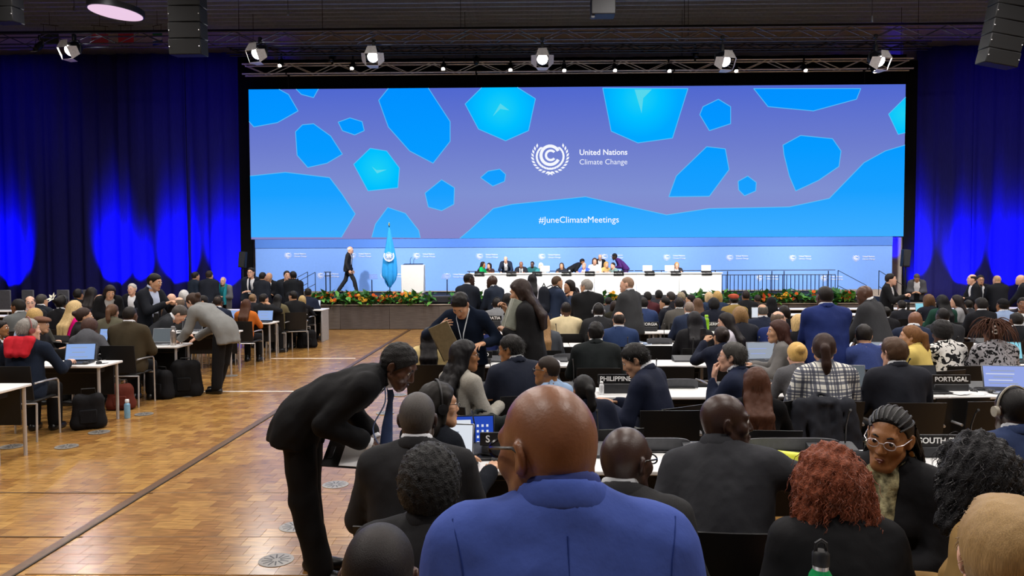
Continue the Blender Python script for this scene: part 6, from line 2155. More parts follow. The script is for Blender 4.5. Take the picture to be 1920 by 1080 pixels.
# ------------------------------------------------------------------ people on the stage
SK = dict(bz=ZS, chair=False, lodd=20)
person(657, 462, 28.0, 'person in dark suit walking across the stage', pose='walk', yaw=-90, hair='fringe', hc='d8d4cf', skin=1, c='242529', tc='232428', al='down', ar='down', **SK)
STP = [(906, 490, 27.2, 'person in bright green dress at the flag-side end of the stage table', -110, 'long', '1f1512', 3, '12a055', 'sweater', 1), (917, 493, 27.7, 'person with dark hair behind the bright green dress', 150, 'bob', '1c1413', 1, '3a2a2a', 'sweater', 1),
       (977, 490, 27.2, 'person in dark suit and white shirt seated on stage beside the bent-over one', 176, 'bald', '000000', 4, '181b24', 'suit', 0), (998, 490, 27.6, 'person with hair up in dark teal seated on stage', 170, 'bun', '15100f', 5, '25585c', 'sweater', 1),
       (1014, 497, 27.05, 'person with white hair behind the white monitor on stage', 165, 'bob', 'e2e0de', 1, '377a80', 'sweater', 1), (1053, 496, 27.2, 'person with dark hair half hidden by a white monitor on stage', 170, 'long', '3a2a22', 2, '2a2c34', 'sweater', 1),
       (1095, 493, 27.2, 'person in glasses and cornflower blue suit on stage', 150, 'fringe', '5a4a3c', 1, '4663bd', 'suit', 0), (1115, 483, 27.5, 'person in white blouse with long brown hair at the stage table', 175, 'long', '4a3224', 1, 'e4dfda', 'shirt', 1),
       (1137, 490, 27.55, 'person with blonde hair and sand-coloured top bending at the stage table', -150, 'bob', 'c39a58', 1, 'd3b070', 'sweater', 1), (1149, 497, 27.25, 'person in grey-green top next to the purple robe on stage', 120, 'short', '2a211c', 1, '7e9a98', 'sweater', 0),
       (1269, 491, 27.2, 'person with long fair curls alone at the stage table', 172, 'wave', 'bd8a50', 1, '2b2c33', 'blazer', 1)]
for x, y, d, lb, yw, h_, hc_, sk, c_, tp, fm in STP:
    person(x, y, d, lb, yaw=yw, hair=h_, hc=hc_ if h_ != 'bald' else '15110f', skin=sk, c=c_, top=tp, fem=bool(fm), hair_len=0.22, tie='20242e' if lb.startswith('person in dark suit and') else None, **SK)
person(948, 481, 27.3, 'person in dark blue suit with lanyard bent over the stage table', pose='stand', yaw=176, lean=26, curve=10, hp=20, hair='fringe', hc='2a201a', skin=1, c='1b2436', al=(-0.16, 0.45, 0.80), ar=(0.16, 0.45, 0.80), **SK)
person(1092, 485, 27.9, 'person in black jacket leaning low behind the cornflower blue suit', pose='stand', yaw=-90, lean=50, curve=10, hp=20, hair='short', hc='191412', skin=3, c='17181d', al='front', ar='front', **SK)
person(1125, 477, 28.4, 'person in black suit and white shirt standing behind the white blouse on stage', pose='stand', yaw=178, lean=14, hp=16, hair='fringe', hc='c9c5c0', skin=1, c='15161b', al='front', ar='front', **SK)
person(1152, 475, 28.15, 'person in purple patterned robe bending at the stage table', pose='stand', yaw=92, lean=34, curve=14, hp=14, hair='short', hc='0d0b0b', fem=True, skin=6, c='4b2a6c', tc='4b2a6c', top='sweater', al=(-0.1, 0.4, 0.95), ar=(0.1, 0.4, 0.95), **SK)

# ------------------------------------------------------------------ chairs under everyone who is seated
STOPW = set('in with and the a an of at by to on before behind beside below under between near for from into over its as that next holding up out'.split())


def cut_words(t, n):
    w = t.replace(',', '').split()[:n]
    while w and w[-1] in STOPW:
        w.pop()
    return ' '.join(w)


for inf in PEOPLE:
    yw = inf['yaw']
    yw = yw * 0.5 if abs(yw) < 1.75 else yw
    off = Vector((0, 0.02, 0))
    chair(inf['base'].x, inf['base'].y, yw, 'black chair under the ' + cut_words(inf['label'], 12), 'black meeting chairs')
p_ = lambda px, y: at(px, 540, y).x
for px, y, yw, lb in ((1832, 6.25, 0.05, 'empty black chair before the PORTUGAL sign'), (1545, 6.25, 0.0, 'black chair under the plaid shirt with a jacket over its back'), (1255, 8.2, -0.05, 'empty black chair behind the one resting the chin'),
                      (1072, 10.0, 0.04, 'empty black chair in front of the cream jacket'), (1222, 10.1, -0.03, 'empty black chair in front of the GEORGIA sign'), (1770, 6.4, 0.1, 'empty black chair in shadow beside the PORTUGAL sign'),
                      (1006, 8.2, 0.0, 'black chair with a grey coat over it beside the folder holder'), (905, 5.55, 0.06, 'black chair with a dark coat over it behind the laptop showing icons'), (1330, 10.1, 0.05, 'empty black chair beside the lime bottle'),
                      (1590, 14.2, 0.0, 'empty black chair in the row behind the royal blue suit'), (1245, 5.9, 0.02, 'empty black chair between the PHILIPPINES sign and the raised chin')):
    chair(p_(px, y), y, yw, lb, 'black meeting chairs')


def draped(px, y, zt, w, drop, c, label, yaw=0.0, hood=False):
    """a jacket hung over the back of a chair: a folded sheet with shoulders and sleeves"""
    x = p_(px, y)
    f = Field((-w, -0.30, -drop - 0.1), (w, 0.25, 0.14), 0.016)
    for sg in (-1, 1):
        f.cap((-sg * 0.0, -0.04, -0.01), (sg * w * 0.40, -0.02, -0.035), 0.035, 0.040, 0.03)
        f.cap((sg * w * 0.40, -0.03, -0.04), (sg * w * 0.52, -0.10, -drop * 0.8), 0.05, 0.045, 0.03)
    for k in range(5):
        xx = (-0.36 + 0.18 * k) * w
        f.cap((xx, -0.05, -0.02), (xx * 1.15, -0.13 - 0.02 * (k % 2), -drop), 0.045, 0.042, 0.035)
        f.cap((xx, -0.02, -0.02), (xx, 0.035, -drop * 0.5), 0.03, 0.025, 0.03)
    f.torus((0, -0.03, 0.015), rot(-25), 0.07, 0.016, 1.2, 1.0, 0.02)
    f.noise(0.007, 26, int(px) % 53)
    V, Q = f.surface()
    ob('jacket', raw_mesh('jacket', V, Q, cloth(c), None, True, 0), None, (x, y, zt), (0, 0, yaw), label=label, cat='jacket')


draped(1543, 6.02, 0.855, 0.50, 0.48, '26282f', 'dark grey jacket draped over the chair behind the plaid shirt')
draped(1006, 7.98, 0.86, 0.46, 0.50, '42464d', 'grey coat draped over the chair beside the pale folder holder')
draped(902, 5.32, 0.86, 0.48, 0.40, '141a1a', 'dark coat draped over the chair behind the laptop with icons')

# ------------------------------------------------------------------ things on the tables
ZT = 0.74


def icons_material():
    m = bpy.data.materials.new('desktop_picture')
    m.use_nodes = True
    nt = m.node_tree
    b = nt.nodes['Principled BSDF']
    nt.nodes.remove(b)
    e = nt.nodes.new('ShaderNodeEmission')
    e.inputs[0].default_value = (*lin('2a4fc0'), 1)
    e.inputs[1].default_value = 0.8
    nt.links.new(e.outputs[0], nt.nodes['Material Output'].inputs[0])
    return m


SCR = {'blue': M('8fb2ee', emit=0.85), 'white': M('e8eef8', emit=0.85), 'pale': M('b8c4d6', emit=0.6), 'dark': M('2a2e3a', emit=0.35), 'cyan': M('8fdcf0', emit=0.85), 'lav': M('93a6ea', emit=0.9), 'icons': icons_material(), 'grey': M('6f7a82', emit=0.5)}
SILV = M('8d9197', 0.35, 0.7, 0.5, 0, 30, (1, 1, 1), 0.05)
DKL = M('1d1e21', 0.4, 0.2, 0.4, 0, 30, (1, 1, 1), 0.05)
KEYM = M('17181a', 0.6)


def laptop(px, y, yaw, scr_, label, body=None, tilt=0.30, w=0.33, z=ZT, py=None, back=False):
    """opens towards -y (the seated person) unless yaw turns it"""
    body = body or DKL
    x = p_(px, y)
    t = empty('laptop', (x, y, z), yaw, label, 'laptop')
    part('base', MB().box((0, 0, 0.009), (w, 0.23, 0.016), 0.004), body, t)
    part('keyboard', MB().box((0, 0.03, 0.0182), (w * 0.88, 0.10, 0.002), 0.0006), KEYM, t)
    part('touchpad', MB().box((0, -0.07, 0.0178), (w * 0.32, 0.06, 0.0014), 0.0004), DKL, t)
    R = Matrix.Rotation(-tilt, 3, 'X')
    hinge = Vector((0, 0.112, 0.016))
    lid = part('lid', MB().box(hinge + R @ Vector((0, 0, 0.112)), (w, 0.007, 0.222), 0.003, R), body, t)
    part('display', MB().box(hinge + R @ Vector((0, -0.0042, 0.116)), (w * 0.94, 0.0014, 0.196), 0.0, R), SCR[scr_], lid, smooth=False)
    if scr_ == 'icons':
        part('window', MB().box(hinge + R @ Vector((-w * 0.20, -0.0052, 0.108)), (w * 0.50, 0.0012, 0.17), 0.0, R), SCR['white'], lid, smooth=False)
        for k in range(12):
            part('icon', MB().box(hinge + R @ Vector((w * (0.18 + 0.09 * (k % 3)), -0.0055, 0.045 + 0.036 * (k // 3))), (0.014, 0.0012, 0.016), 0.0, R), SCR['white'], lid, smooth=False)
    elif scr_ in ('blue', 'pale', 'lav', 'white'):
        for k in range(5):
            part('text_line', MB().box(hinge + R @ Vector((-w * 0.06 * (k % 2) - 0.02, -0.0052, 0.05 + 0.03 * k)), (w * (0.62 - 0.1 * (k % 3)), 0.001, 0.008), 0.0, R), SCR['lav' if scr_ != 'lav' else 'white'] if k % 2 else SCR['pale'], lid, smooth=False)
    return t


for a in ((878, 4.72, 0.12, 'icons', 'black laptop showing a blue desktop with white icons beside the headset wearer', DKL, 0.25, 0.35), (832, 4.48, -0.1, 'white', 'silver laptop with white screen in front of the dark grey suit', SILV, 0.2, 0.31),
          (1437, 9.02, 0.1, 'pale', 'silver laptop with pale screen beside the grey cardigan', SILV, 0.25, 0.36), (1602, 7.02, -0.1, 'grey', 'silver laptop with grey green screen between plaid shirt and charcoal suit', SILV, 0.25, 0.32),
          (1742, 7.0, 0.05, 'dark', 'black laptop with dark screen beside the PORTUGAL sign', DKL, 0.28, 0.36), (1902, 6.98, -0.15, 'lav', 'laptop with lavender screen at the frame edge past the PORTUGAL sign', SILV, 0.25, 0.40),
          (1793, 9.0, 0.0, 'dark', 'black laptop in front of the blotched top', DKL, 0.2, 0.36), (1903, 9.0, -0.1, 'cyan', 'laptop with cyan screen in front of the floral coat', DKL, 0.25, 0.34), (1646, 9.0, 0.0, 'pale', 'laptop with pale screen before the dusty blue sweater', SILV, 0.25, 0.32),
          (16, 10.98, -0.5, 'pale', 'pale glowing laptop at the frame edge before the brown beret', SILV, 0.25, 0.36), (138, 9.05, 0.15, 'blue', 'laptop with light blue page beside the red hood', DKL, 0.28, 0.36), (97, 12.95, 0.2, 'dark', 'dark laptop behind the brown beret', DKL, 0.2, 0.36),
          (192, 11.05, -0.1, 'blue', 'laptop with blue screen between grey hoodie and olive brown jacket', DKL, 0.25, 0.34), (298, 11.1, 0.05, 'grey', 'grey laptop with dim screen beside the steel tumbler', SILV, 0.30, 0.34), (354, 13.1, 0.05, 'dark', 'open dark laptop in front of the leaning grey blazer', SILV, 0.22, 0.36),
          (428, 15.05, 0.0, 'blue', 'laptop with blue screen before the navy suit with headset', SILV, 0.2, 0.34), (491, 15.05, -0.1, 'blue', 'bright blue laptop screen beside the orange top', DKL, 0.2, 0.34), (584, 18.85, -0.15, 'white', 'white laptop on the last desk by the flower border', SILV, 0.2, 0.36),
          (1738, 16.8, 0.0, 'cyan', 'laptop with light cyan screen below the blue drape', SILV, 0.2, 0.36)):
    laptop(*a)

BLKB = M('0b0b0c', 0.4, 0, 0.4, 0, 30, (1, 1, 1), 0.05)
PTXT = M('f2f2f0', 0.6, 0, 0.3, 0, 30, (1, 1, 1), 0.0)


def sign(txt, px, y, label, h=0.075, w=0.34, cap=0.048, align='CENTER', z=0.83, ox=0.0):
    x = p_(px, y)
    t = empty('name_sign', (x, y, ZT), 0, label, 'sign')
    part('riser', MB().box((0, 0.03, (z - ZT - h / 2) / 2), (w * 0.9, 0.10, z - ZT - h / 2), 0.008), M('2a2b2e', 0.5), t)
    part('board', MB().box((0, 0, z - ZT), (w, 0.018, h), 0.003), BLKB, t)
    me = text_mesh(txt, cap * 1.4, PTXT, 0.001, 0.0012, align)
    ob('lettering', me, t, (ox, -0.0105, z - ZT), (math.pi / 2, 0, 0))


sign('PHILIPPINES', 1157, 6.98, 'black sign with white letters PHILIPPINES', 0.085, 0.36, 0.044, z=0.875)
sign('PORTUGAL', 1786, 7.02, 'black sign with white letters PORTUGAL', 0.085, 0.36, 0.043, z=0.86)
sign('SOUTH SUDAN', 1780, 4.72, 'black sign with white letters SOUTH SUDAN', 0.075, 0.40, 0.037, z=0.845)
sign('MEXICO', 899, 8.98, 'black sign with white letters MEXICO', 0.085, 0.30, 0.042, z=0.85)
sign('CROATIA', 921, 12.98, 'black sign with white letters CROATIA', 0.085, 0.36, 0.052, z=0.975)
sign('GEORGIA', 1216, 12.98, 'black sign with white letters GEORGIA', 0.085, 0.34, 0.050, z=0.86)
sign('GERMANY', 1345, 12.98, 'black sign with white letters GERMANY', 0.085, 0.34, 0.050, z=0.86)
sign('S', 928, 4.70, 'black sign showing only the letter S beside the black glasses', 0.085, 0.20, 0.045, z=0.86, ox=-0.05)

# conference units: a sloped grey console with a thin microphone, two per table of the large block
CONM = M('3a3c40', 0.5, 0.1, 0.4, 0.05, 90)
unit = MB()
unit.slab([(-0.10, 0), (-0.10, 0.02), (0.06, 0.065), (0.10, 0.06), (0.10, 0)][::-1], 0.30, R=Matrix(((0, -1, 0), (1, 0, 0), (0, 0, 1))), c=(0.15, 0, 0))
unit_me = unit.mesh('console', CONM, False)
neck_me = MB().tube([(0.10, 0.05, 0.05), (0.10, 0.04, 0.18), (0.09, -0.02, 0.27), (0.085, -0.06, 0.30)], [0.005, 0.005, 0.005, 0.009], 6).mesh('gooseneck', BLKB)
TN = {0: 'nearest', 1: 'second', 2: 'third', 3: 'fourth', 4: 'fifth', 5: 'sixth'}
for r, yy in enumerate(RROWS[:6]):
    n = int((0.68 * yy + 1.0) / 1.6) + 1
    for k in range(n):
        for h_ in (0, 1):
            x = RXS + 0.4 + 1.6 * k + 0.8 * h_ + 0.12
            px_ = 984 + x / yy * 1400
            if px_ > 1960:
                continue
            t = empty('microphone_unit', (x, yy + 0.38, ZT), 0, 'grey microphone console on the %s %s of the %s row, %s seat' % ('white', NTH[min(k, 9)], TN[r], ('aisle-side', 'far-side')[h_]), 'microphone', 'microphone consoles of the large block')
            ob('console', unit_me, t)
            ob('gooseneck', neck_me, t)


def riser(px, y, w, label):
    t = empty('desk_screen', (p_(px, y), y, ZT), 0, label, 'desk panel', 'low grey desk panels')
    n = 12
    poly = [(-w / 2, 0.0), (w / 2, 0.0)] + [(w / 2 * math.cos(a) ** 0.5 if math.cos(a) > 0 else -w / 2 * abs(math.cos(a)) ** 0.5, 0.03 + 0.06 * math.sin(a) ** 0.4) for a in [math.pi * (k + 0.5) / n for k in range(n)]]
    part('panel', MB().slab(poly, 0.02, c=(0, 0, 0)), M('4a4b4f', 0.45), t, smooth=False)
    part('foot', MB().box((0, 0.01, 0.006), (w * 0.8, 0.08, 0.012), 0.003), BLKB, t)


riser(1487, 4.84, 0.64, 'low rounded grey desk panel behind the yellow tube')
riser(1236, 4.84, 0.42, 'low rounded grey desk panel past the black glasses at the nearest table')
riser(1277, 7.25, 0.34, 'low rounded grey desk panel beside the navy sleeve at the raised chin')
riser(1075, 9.2, 0.50, 'low rounded grey desk panel before the broad dark green suit')
riser(1238, 11.0, 0.36, 'low rounded grey desk panel at the empty chair by the steel blue jacket')
riser(1420, 7.25, 0.34, 'low rounded grey desk panel before the plaid shirt')

# a yellow tube, bottles, cups, sheets, headsets, phones
q = p_(1470, 4.62)
t = empty('document_tube', (q, 4.62, ZT + 0.033), math.radians(62), 'bright yellow cylinder lying on the nearest table above the coppery curls', 'tube')
part('body', MB().lathe([(0.0, -0.15), (0.026, -0.15), (0.031, -0.143), (0.032, 0.143), (0.027, 0.15), (0, 0.15)], R=Matrix.Rotation(math.pi / 2, 3, 'X'), n=20), M('e2e64a', 0.4), t)
part('cap', MB().lathe([(0.0331, 0.10), (0.0331, 0.138), (0.029, 0.152), (0, 0.153)], R=Matrix.Rotation(math.pi / 2, 3, 'X'), n=20), M('eef06a', 0.4), t)


def bottle(px, y, z, r, h, c, capc, label, name='water_bottle', loop=False, steel=False):
    t = empty(name, (p_(px, y), y, z), 0, label, 'bottle')
    part('body', MB().lathe([(0, 0), (r * .94, 0), (r, 0.008), (r, h * .66), (r * .92, h * .72), (r * .62, h * .78), (r * .6, h * .80), (0, h * .80)], n=24), M(c, 0.3, 0.2 if not steel else 0.8), t)
    part('collar', MB().lathe([(r * .64, h * .78), (r * .64, h * .82), (0, h * .82)], n=24), CHROME(), t)
    part('lid', MB().lathe([(r * .70, h * .82), (r * .70, h * .93), (r * .5, h * .96), (0, h * .96)], n=24), M(capc, 0.45), t)
    if loop:
        part('handle', MB().tube([(-r * .45, 0, h * .93), (-r * .40, 0, h * 1.03), (0, 0, h * 1.06), (r * .40, 0, h * 1.03), (r * .45, 0, h * .93)], r * .16, 8), M(capc, 0.45), t)


put_table(p_(1545, 2.2) - 0.05, 2.2, 'white table closest to the camera, carrying the green bottle', 'white tables of the large block')
bottle(1545, 2.38, ZT, 0.039, 0.335, '1d9a57', '17181a', 'green steel bottle with black loop lid before the coppery curls', loop=True)
bottle(1325, 12.9, ZT, 0.045, 0.30, '8cc52a', '9ad03a', 'lime green bottle standing near the middle rows')
bottle(323, 10.98, ZT, 0.042, 0.30, 'b9b2ae', '8b8c90', 'steel tumbler with pinkish band at the table end by the leaning grey blazer', steel=True)
bottle(233, 9.35, 0, 0.036, 0.25, '7fb0cf', 'e6eaee', 'light blue bottle with white lid standing on the parquet')
bottle(1655, 8.95, ZT, 0.036, 0.24, 'c9d4e6', 'c8b8da', 'clear bottle with pastel print beside the pale yellow jacket')
bottle(1128, 6.9, ZT, 0.022, 0.13, 'e6e8ea', 'f4f4f4', 'tiny white dispenser bottle at the PHILIPPINES table')
SHEET = M('f0f0ef', 0.7, 0, 0.2, 0, 30, (1, 1, 1), 0.03)
for i, (px, y, yw, w, lb) in enumerate(((1352, 9.0, 0.2, 0.32, 'stack of loose white sheets at the navy suit with phone'), (1395, 11.0, -0.2, 0.4, 'crumpled white papers before the blue suit with red face'), (1815, 6.95, 0.3, 0.42, 'scattered white papers beside the PORTUGAL sign'), (1195, 14.95, 0.05, 0.45, 'white sheets behind the GEORGIA sign'),
                                         (935, 12.9, 0.1, 0.4, 'white sheets on the table below the CROATIA sign'), (1690, 9.0, -0.1, 0.3, 'white sheet before the pale yellow jacket'), (275, 12.95, 0.2, 0.35, 'white sheets before the bowed head'), (1215, 6.95, -0.15, 0.30, 'white sheet in front of the navy suit at the PHILIPPINES sign'))):
    t = empty('paper_stack', (p_(px, y), y, ZT), yw, lb, 'paper')
    for k in range(4):
        part('sheet', MB().box(((k % 2) * 0.05 - 0.02 * k, 0.015 * k, 0.002 + 0.003 * k), (w * 0.62, 0.20, 0.002), 0, Matrix.Rotation(0.25 * (k - 1.5), 3, 'Z')), SHEET, t, smooth=False)
for i, (px, y, yw, c, lb) in enumerate(((905, 4.60, 0.4, '141416', 'black headset with coiled cable on the nearest table beside the white laptop'), (1062, 7.0, 0.1, '1a1a1d', 'black headset lying before the small white dispenser bottle'), (1200, 10.95, 0.2, '8fa0b8', 'pale headset standing at the empty chair by the blue suit'),
                                        (1845, 7.0, -0.2, '17171a', 'black headset among papers past the PORTUGAL sign'), (170, 9.02, 0.3, '1b1b1d', 'small black headset on the table under the red-hood arm'), (1035, 9.0, -0.3, 'd0d2d6', 'white headset on the table beside the hugging pair\'s legs'))):
    t = empty('headset', (p_(px, y), y, ZT), yw, lb, 'headset')
    hm_ = M(c, 0.4)
    part('headband', MB().tube([(0.075 * math.cos(a), 0.075 * math.sin(a), 0.022 + 0.01 * math.sin(a)) for a in [math.pi * k / 12 for k in range(13)]], 0.007, 6), hm_, t)
    for sg in (-1, 1):
        part('ear_cup', MB().lathe([(0, 0), (0.032, 0.002), (0.034, 0.02), (0.02, 0.034), (0, 0.035)], (sg * 0.075, -0.02, 0.0), 14), hm_, t)
    rs_ = random.Random(i)
    part('cable', MB().tube([(0.075, -0.03, 0.01)] + [(0.08 + 0.05 * math.cos(k * 1.3) + 0.01 * k, -0.05 + 0.04 * math.sin(k * 1.7), 0.006) for k in range(9)], 0.003, 5), hm_, t)

# bags under the aisle-side tables
def bag(px, y, w, dp, h, c, label, rz=0.0, handle=True):
    t = empty('bag', (p_(px, y), y, 0), rz, label, 'bag')
    f = Field((-w, -dp, -0.02), (w, dp, h + 0.1), 0.018)
    for sx in (-1, 1):
        f.cap((sx * (w / 2 - 0.06), 0, 0.07), (sx * (w / 2 - 0.08), 0, h - 0.07), dp / 2, dp / 2 * 0.85, 0.05)
    f.cap((-w / 2 + 0.07, 0, 0.08), (w / 2 - 0.07, 0, 0.08), dp / 2, dp / 2, 0.05)
    f.cap((-w / 2 + 0.08, 0, h - 0.08), (w / 2 - 0.08, 0, h - 0.08), dp / 2 * .8, dp / 2 * .8, 0.05)
    f.ell((0, 0, h / 2), (w / 2 - .03, dp / 2, h / 2 - .03), None, 0.04)
    f.plane((0, 0, 0.005), (0, 0, -1), 0)
    f.noise(0.005, 28, int(px) % 31)
    V, Q = f.surface()
    ob('body', raw_mesh('body', V, Q, cloth(c), None, True, 0), t)
    part('pocket', MB().box((0, -dp / 2 - 0.005, h * 0.38), (w * 0.55, 0.03, h * 0.4), 0.012), cloth(c), t)
    if handle:
        part('handle', MB().tube([(-0.08, 0, h - 0.02), (-0.07, 0, h + 0.06), (0.07, 0, h + 0.06), (0.08, 0, h - 0.02)], 0.009, 6), BLKB, t)


bag(160, 8.75, 0.34, 0.16, 0.42, '131316', 'black briefcase under the second table end, beside its legs', 0.5)
bag(345, 10.9, 0.36, 0.24, 0.50, '101012', 'black cabin bag under the table end by the leaning grey blazer', 0.2)
bag(222, 9.9, 0.30, 0.18, 0.34, '5d2a20', 'russet bag on the floor under the grey hoodie', 0.3)
bag(574, 16.9, 0.36, 0.22, 0.38, '0f0f12', 'black bag on the parquet beside the second-last table end', 0.3)
bag(300, 10.7, 0.30, 0.2, 0.40, '141417', 'black backpack leaning against the legs of the olive brown jacket', -0.3)

# round floor sockets in the parquet
soc_a = MB().lathe([(0.0, 0.004), (0.098, 0.004), (0.098, 0.0), (0, 0)], n=32).mesh('lid', M('c6c9cd', 0.4, 0.0, 0.5, 0, 30, (1, 1, 1), 0.06))
soc_b = MB().lathe([(0.098, 0.0), (0.115, 0.0), (0.115, 0.005), (0.098, 0.006)], n=32).mesh('ring', M('8a8680', 0.4, 0.2))
spoke = MB().box((0.060, 0, 0.0052), (0.066, 0.010, 0.0024), 0.0).mesh('slot', BLKB, False)
for i, (px, py, who) in enumerate(((518, 1052, 'nearest, by the bending person\'s shoes'), (553, 989, 'second, left of the bending person\'s shin'), (629, 910, 'third, right of the bending person\'s knee'), (722, 775, 'beside the bending person\'s hanging tie'), (748, 741, 'past the bending person\'s head'),
                                   (125, 838, 'behind the chair of the red hood'), (186, 811, 'by the second table end'), (270, 777, 'next to the light blue bottle'), (22, 838, 'under the nearest table end'), (355, 742, 'by the cabin bag'), (433, 705, 'by the fourth table end'))):
    q = floor_at(px, py)
    t = empty('floor_socket', (q.x, q.y, 0.003), rnd.random(), 'round metal floor socket, ' + who, 'floor socket', 'round floor sockets along the aisle')
    ob('lid', soc_a, t)
    ob('ring', soc_b, t)
    for k in range(12):
        ob('slot', spoke, t, (0, 0, 0), (0, 0, k * math.pi / 6))
# grey upright panels and the solid desk at the far end of the aisle-side block
for px, w, lb in ((8, 0.36, 'at the frame edge'), (52, 0.34, 'second from the frame edge'), (118, 0.34, 'before the dark drape'), (166, 0.40, 'behind the long-haired neighbour')):
    t = empty('upright_panel', (p_(px, 20.3), 20.3, 0), 0, 'grey upright panel at the foot of the blue drapes, ' + lb, 'panel', 'grey upright panels before the drapes')
    part('panel', MB().box((0, 0, 0.85), (w, 0.05, 0.72), 0.015), M('4a4b52', 0.6), t)
    part('leg', MB().tube([(-w * .35, 0, 0), (-w * .35, 0, 0.5)], 0.015, 6), CHROME(), t)
    part('leg', MB().tube([(w * .35, 0, 0), (w * .35, 0, 0.5)], 0.015, 6), CHROME(), t)
t = empty('end_desk', (LXE - 0.42, 18.35, 0), 0, 'solid desk with grey side at the last row below the flower border', 'desk')
part('top', MB().box((0, 0, 0.775), (1.2, 0.65, 0.03), 0.006), TOPM, t)
part('side_panel', MB().box((0.57, 0, 0.38), (0.03, 0.60, 0.76), 0.005), M('a2a0a0', 0.5), t)
part('side_panel', MB().box((-0.57, 0, 0.38), (0.03, 0.60, 0.76), 0.005), M('a2a0a0', 0.5), t)
part('back_panel', MB().box((0, 0.28, 0.45), (1.1, 0.02, 0.6), 0.004), PANEL, t)

# ------------------------------------------------------------------ things held and worn
# open folder of the bending person
W_ = MAN['local']
hp_ = at(655, 852, 4.55)
t = empty('folder', hp_, math.radians(-4), 'open black folder with a white page held by the bending person', 'folder')
R_ = Matrix.Rotation(math.radians(32), 3, 'X') @ Matrix.Rotation(math.radians(4), 3, 'Y')
part('cover', MB().box((0, 0, 0), (0.30, 0.22, 0.008), 0.003, R_), BLKB, t)
part('page', MB().box(R_ @ Vector((0.05, -0.005, 0.006)), (0.18, 0.19, 0.003), 0, R_), SHEET, t, smooth=False)
part('clip', MB().box(R_ @ Vector((-0.11, 0, 0.008)), (0.03, 0.10, 0.006), 0.002, R_), M('2a2b30', 0.4), t)
def curve_pts(p, n=6):
    """a smooth path through the given points"""
    p = [np.asarray(v, float) for v in p]
    p = [p[0]] + p + [p[-1]]
    out = []
    for i in range(1, len(p) - 2):
        for k in range(n):
            t_ = k / n
            out.append(0.5 * (2 * p[i] + (p[i + 1] - p[i - 1]) * t_ + (2 * p[i - 1] - 5 * p[i] + 4 * p[i + 1] - p[i + 2]) * t_ ** 2 + (3 * p[i] - p[i - 1] - 3 * p[i + 1] + p[i + 2]) * t_ ** 3))
    return out + [p[-2]]


# the bending person's hanging tie, cuffs and badge strap
N_, RUm, sM, Hm = MAN['N'], MAN['RU'], MAN['s'], MAN['H']
kn = N_ + RUm @ np.array((0, 0.085, 0.015)) * sM
mb = MB()
mb.tube([kn + np.array((0, 0.0, 0.015)), kn + np.array((0, 0.004, -0.02)), kn + np.array((0, 0.0, -0.06)), kn + np.array((0, -0.02, -0.22)), kn + np.array((0, -0.03, -0.36)), kn + np.array((0, -0.03, -0.41))], [0.018, 0.022, 0.017, 0.034, 0.042, 0.006], 8, True, 0.28)
o = part('tie', mb, M('33466e', 0.55, 0, 0.4, 0.1, 60, (1, 1, 1), 0.15), MAN['root'])
mb = MB()
mb.tube(curve_pts([N_ + RUm @ np.array((0.07, -0.02, 0.03)), kn + np.array((0.06, -0.02, -0.05)), kn + np.array((0.05, -0.10, -0.22)), kn + np.array((0.03, -0.03, -0.36)), kn + np.array((-0.03, 0.0, -0.2)), N_ + RUm @ np.array((-0.07, 0.04, 0.0))]), 0.0045, 6)
part('lanyard', mb, M('6d7fa8', 0.6), MAN['root'])
def cuffs(info, c='e6e6ea', r=0.040):
    for Sx, E, T, _ in info['arms']:
        d_ = (T - E) / np.linalg.norm(T - E)
        part('cuff', MB().tube([T - d_ * 0.02, T + d_ * 0.036], [r * info['s'], r * 0.95 * info['s']], 14), M(c, 0.7), info['root'])


cuffs(MAN, r=0.039)
# brown board of the navy sweater, pale folders of the black blazer
t = empty('clipboard', NAV['local'](NAV['arms'][1][2] + np.array((-0.09, 0.075, -0.13))), math.radians(168), 'olive brown board held under the arm by the navy sweater', 'folder')
R_ = Matrix.Rotation(math.radians(24), 3, 'Y') @ Matrix.Rotation(math.radians(-8), 3, 'X')
part('board', MB().box((0, 0, 0), (0.22, 0.014, 0.38), 0.004, R_), M('6a5f46', 0.5, 0, 0.3, 0.05), t)
part('edge', MB().box(R_ @ Vector((0.114, 0, 0)), (0.006, 0.016, 0.38), 0.002, R_), M('4d4533', 0.5), t)
t = empty('folder', at(973, 592, 7.85), math.radians(20), 'pale grey green folders held by the black blazer with long brown hair', 'folder')
for k, (dx, cc, an) in enumerate(((0.0, '8d9184', 0.38), (-0.015, 'b3b6ab', 0.34), (-0.03, '9a9e90', 0.42))):
    R_ = Matrix.Rotation(an, 3, 'Y') @ Matrix.Rotation(-0.1, 3, 'X')
    part('folder_sheet', MB().box((dx, 0.012 * k, 0), (0.23, 0.008, 0.31), 0.003, R_), M(cc, 0.6), t)
# lanyards
def lanyard(info, c, drop=0.30):
    n_, ru, s_, wp = info['N'], info['RU'], info['s'], info['W']
    mb = MB()
    mb.tube([n_ + ru @ np.array(v) * s_ for v in ((-0.062, 0.03, 0.03), (-0.055, 0.11, -0.04), (-0.02, 0.152, -0.18), (0, 0.157, -drop), (0.02, 0.152, -0.18), (0.055, 0.11, -0.04), (0.062, 0.03, 0.03))], 0.006 * s_, 6, True, 0.5)
    part('lanyard', mb, M(c, 0.6), info['root'])


lanyard(NAV, 'd8e2ea')
extra_part(NAV, 'shirt_collar', [(NAV['N'] + NAV['RU'] @ np.array((g * 0.055, 0.03, 0.035)), NAV['N'] + NAV['RU'] @ np.array((g * 0.03, 0.085, -0.01)), 0.016, 0.012) for g in (-1, 1)], 0.008, M('ece8e4', 0.7))
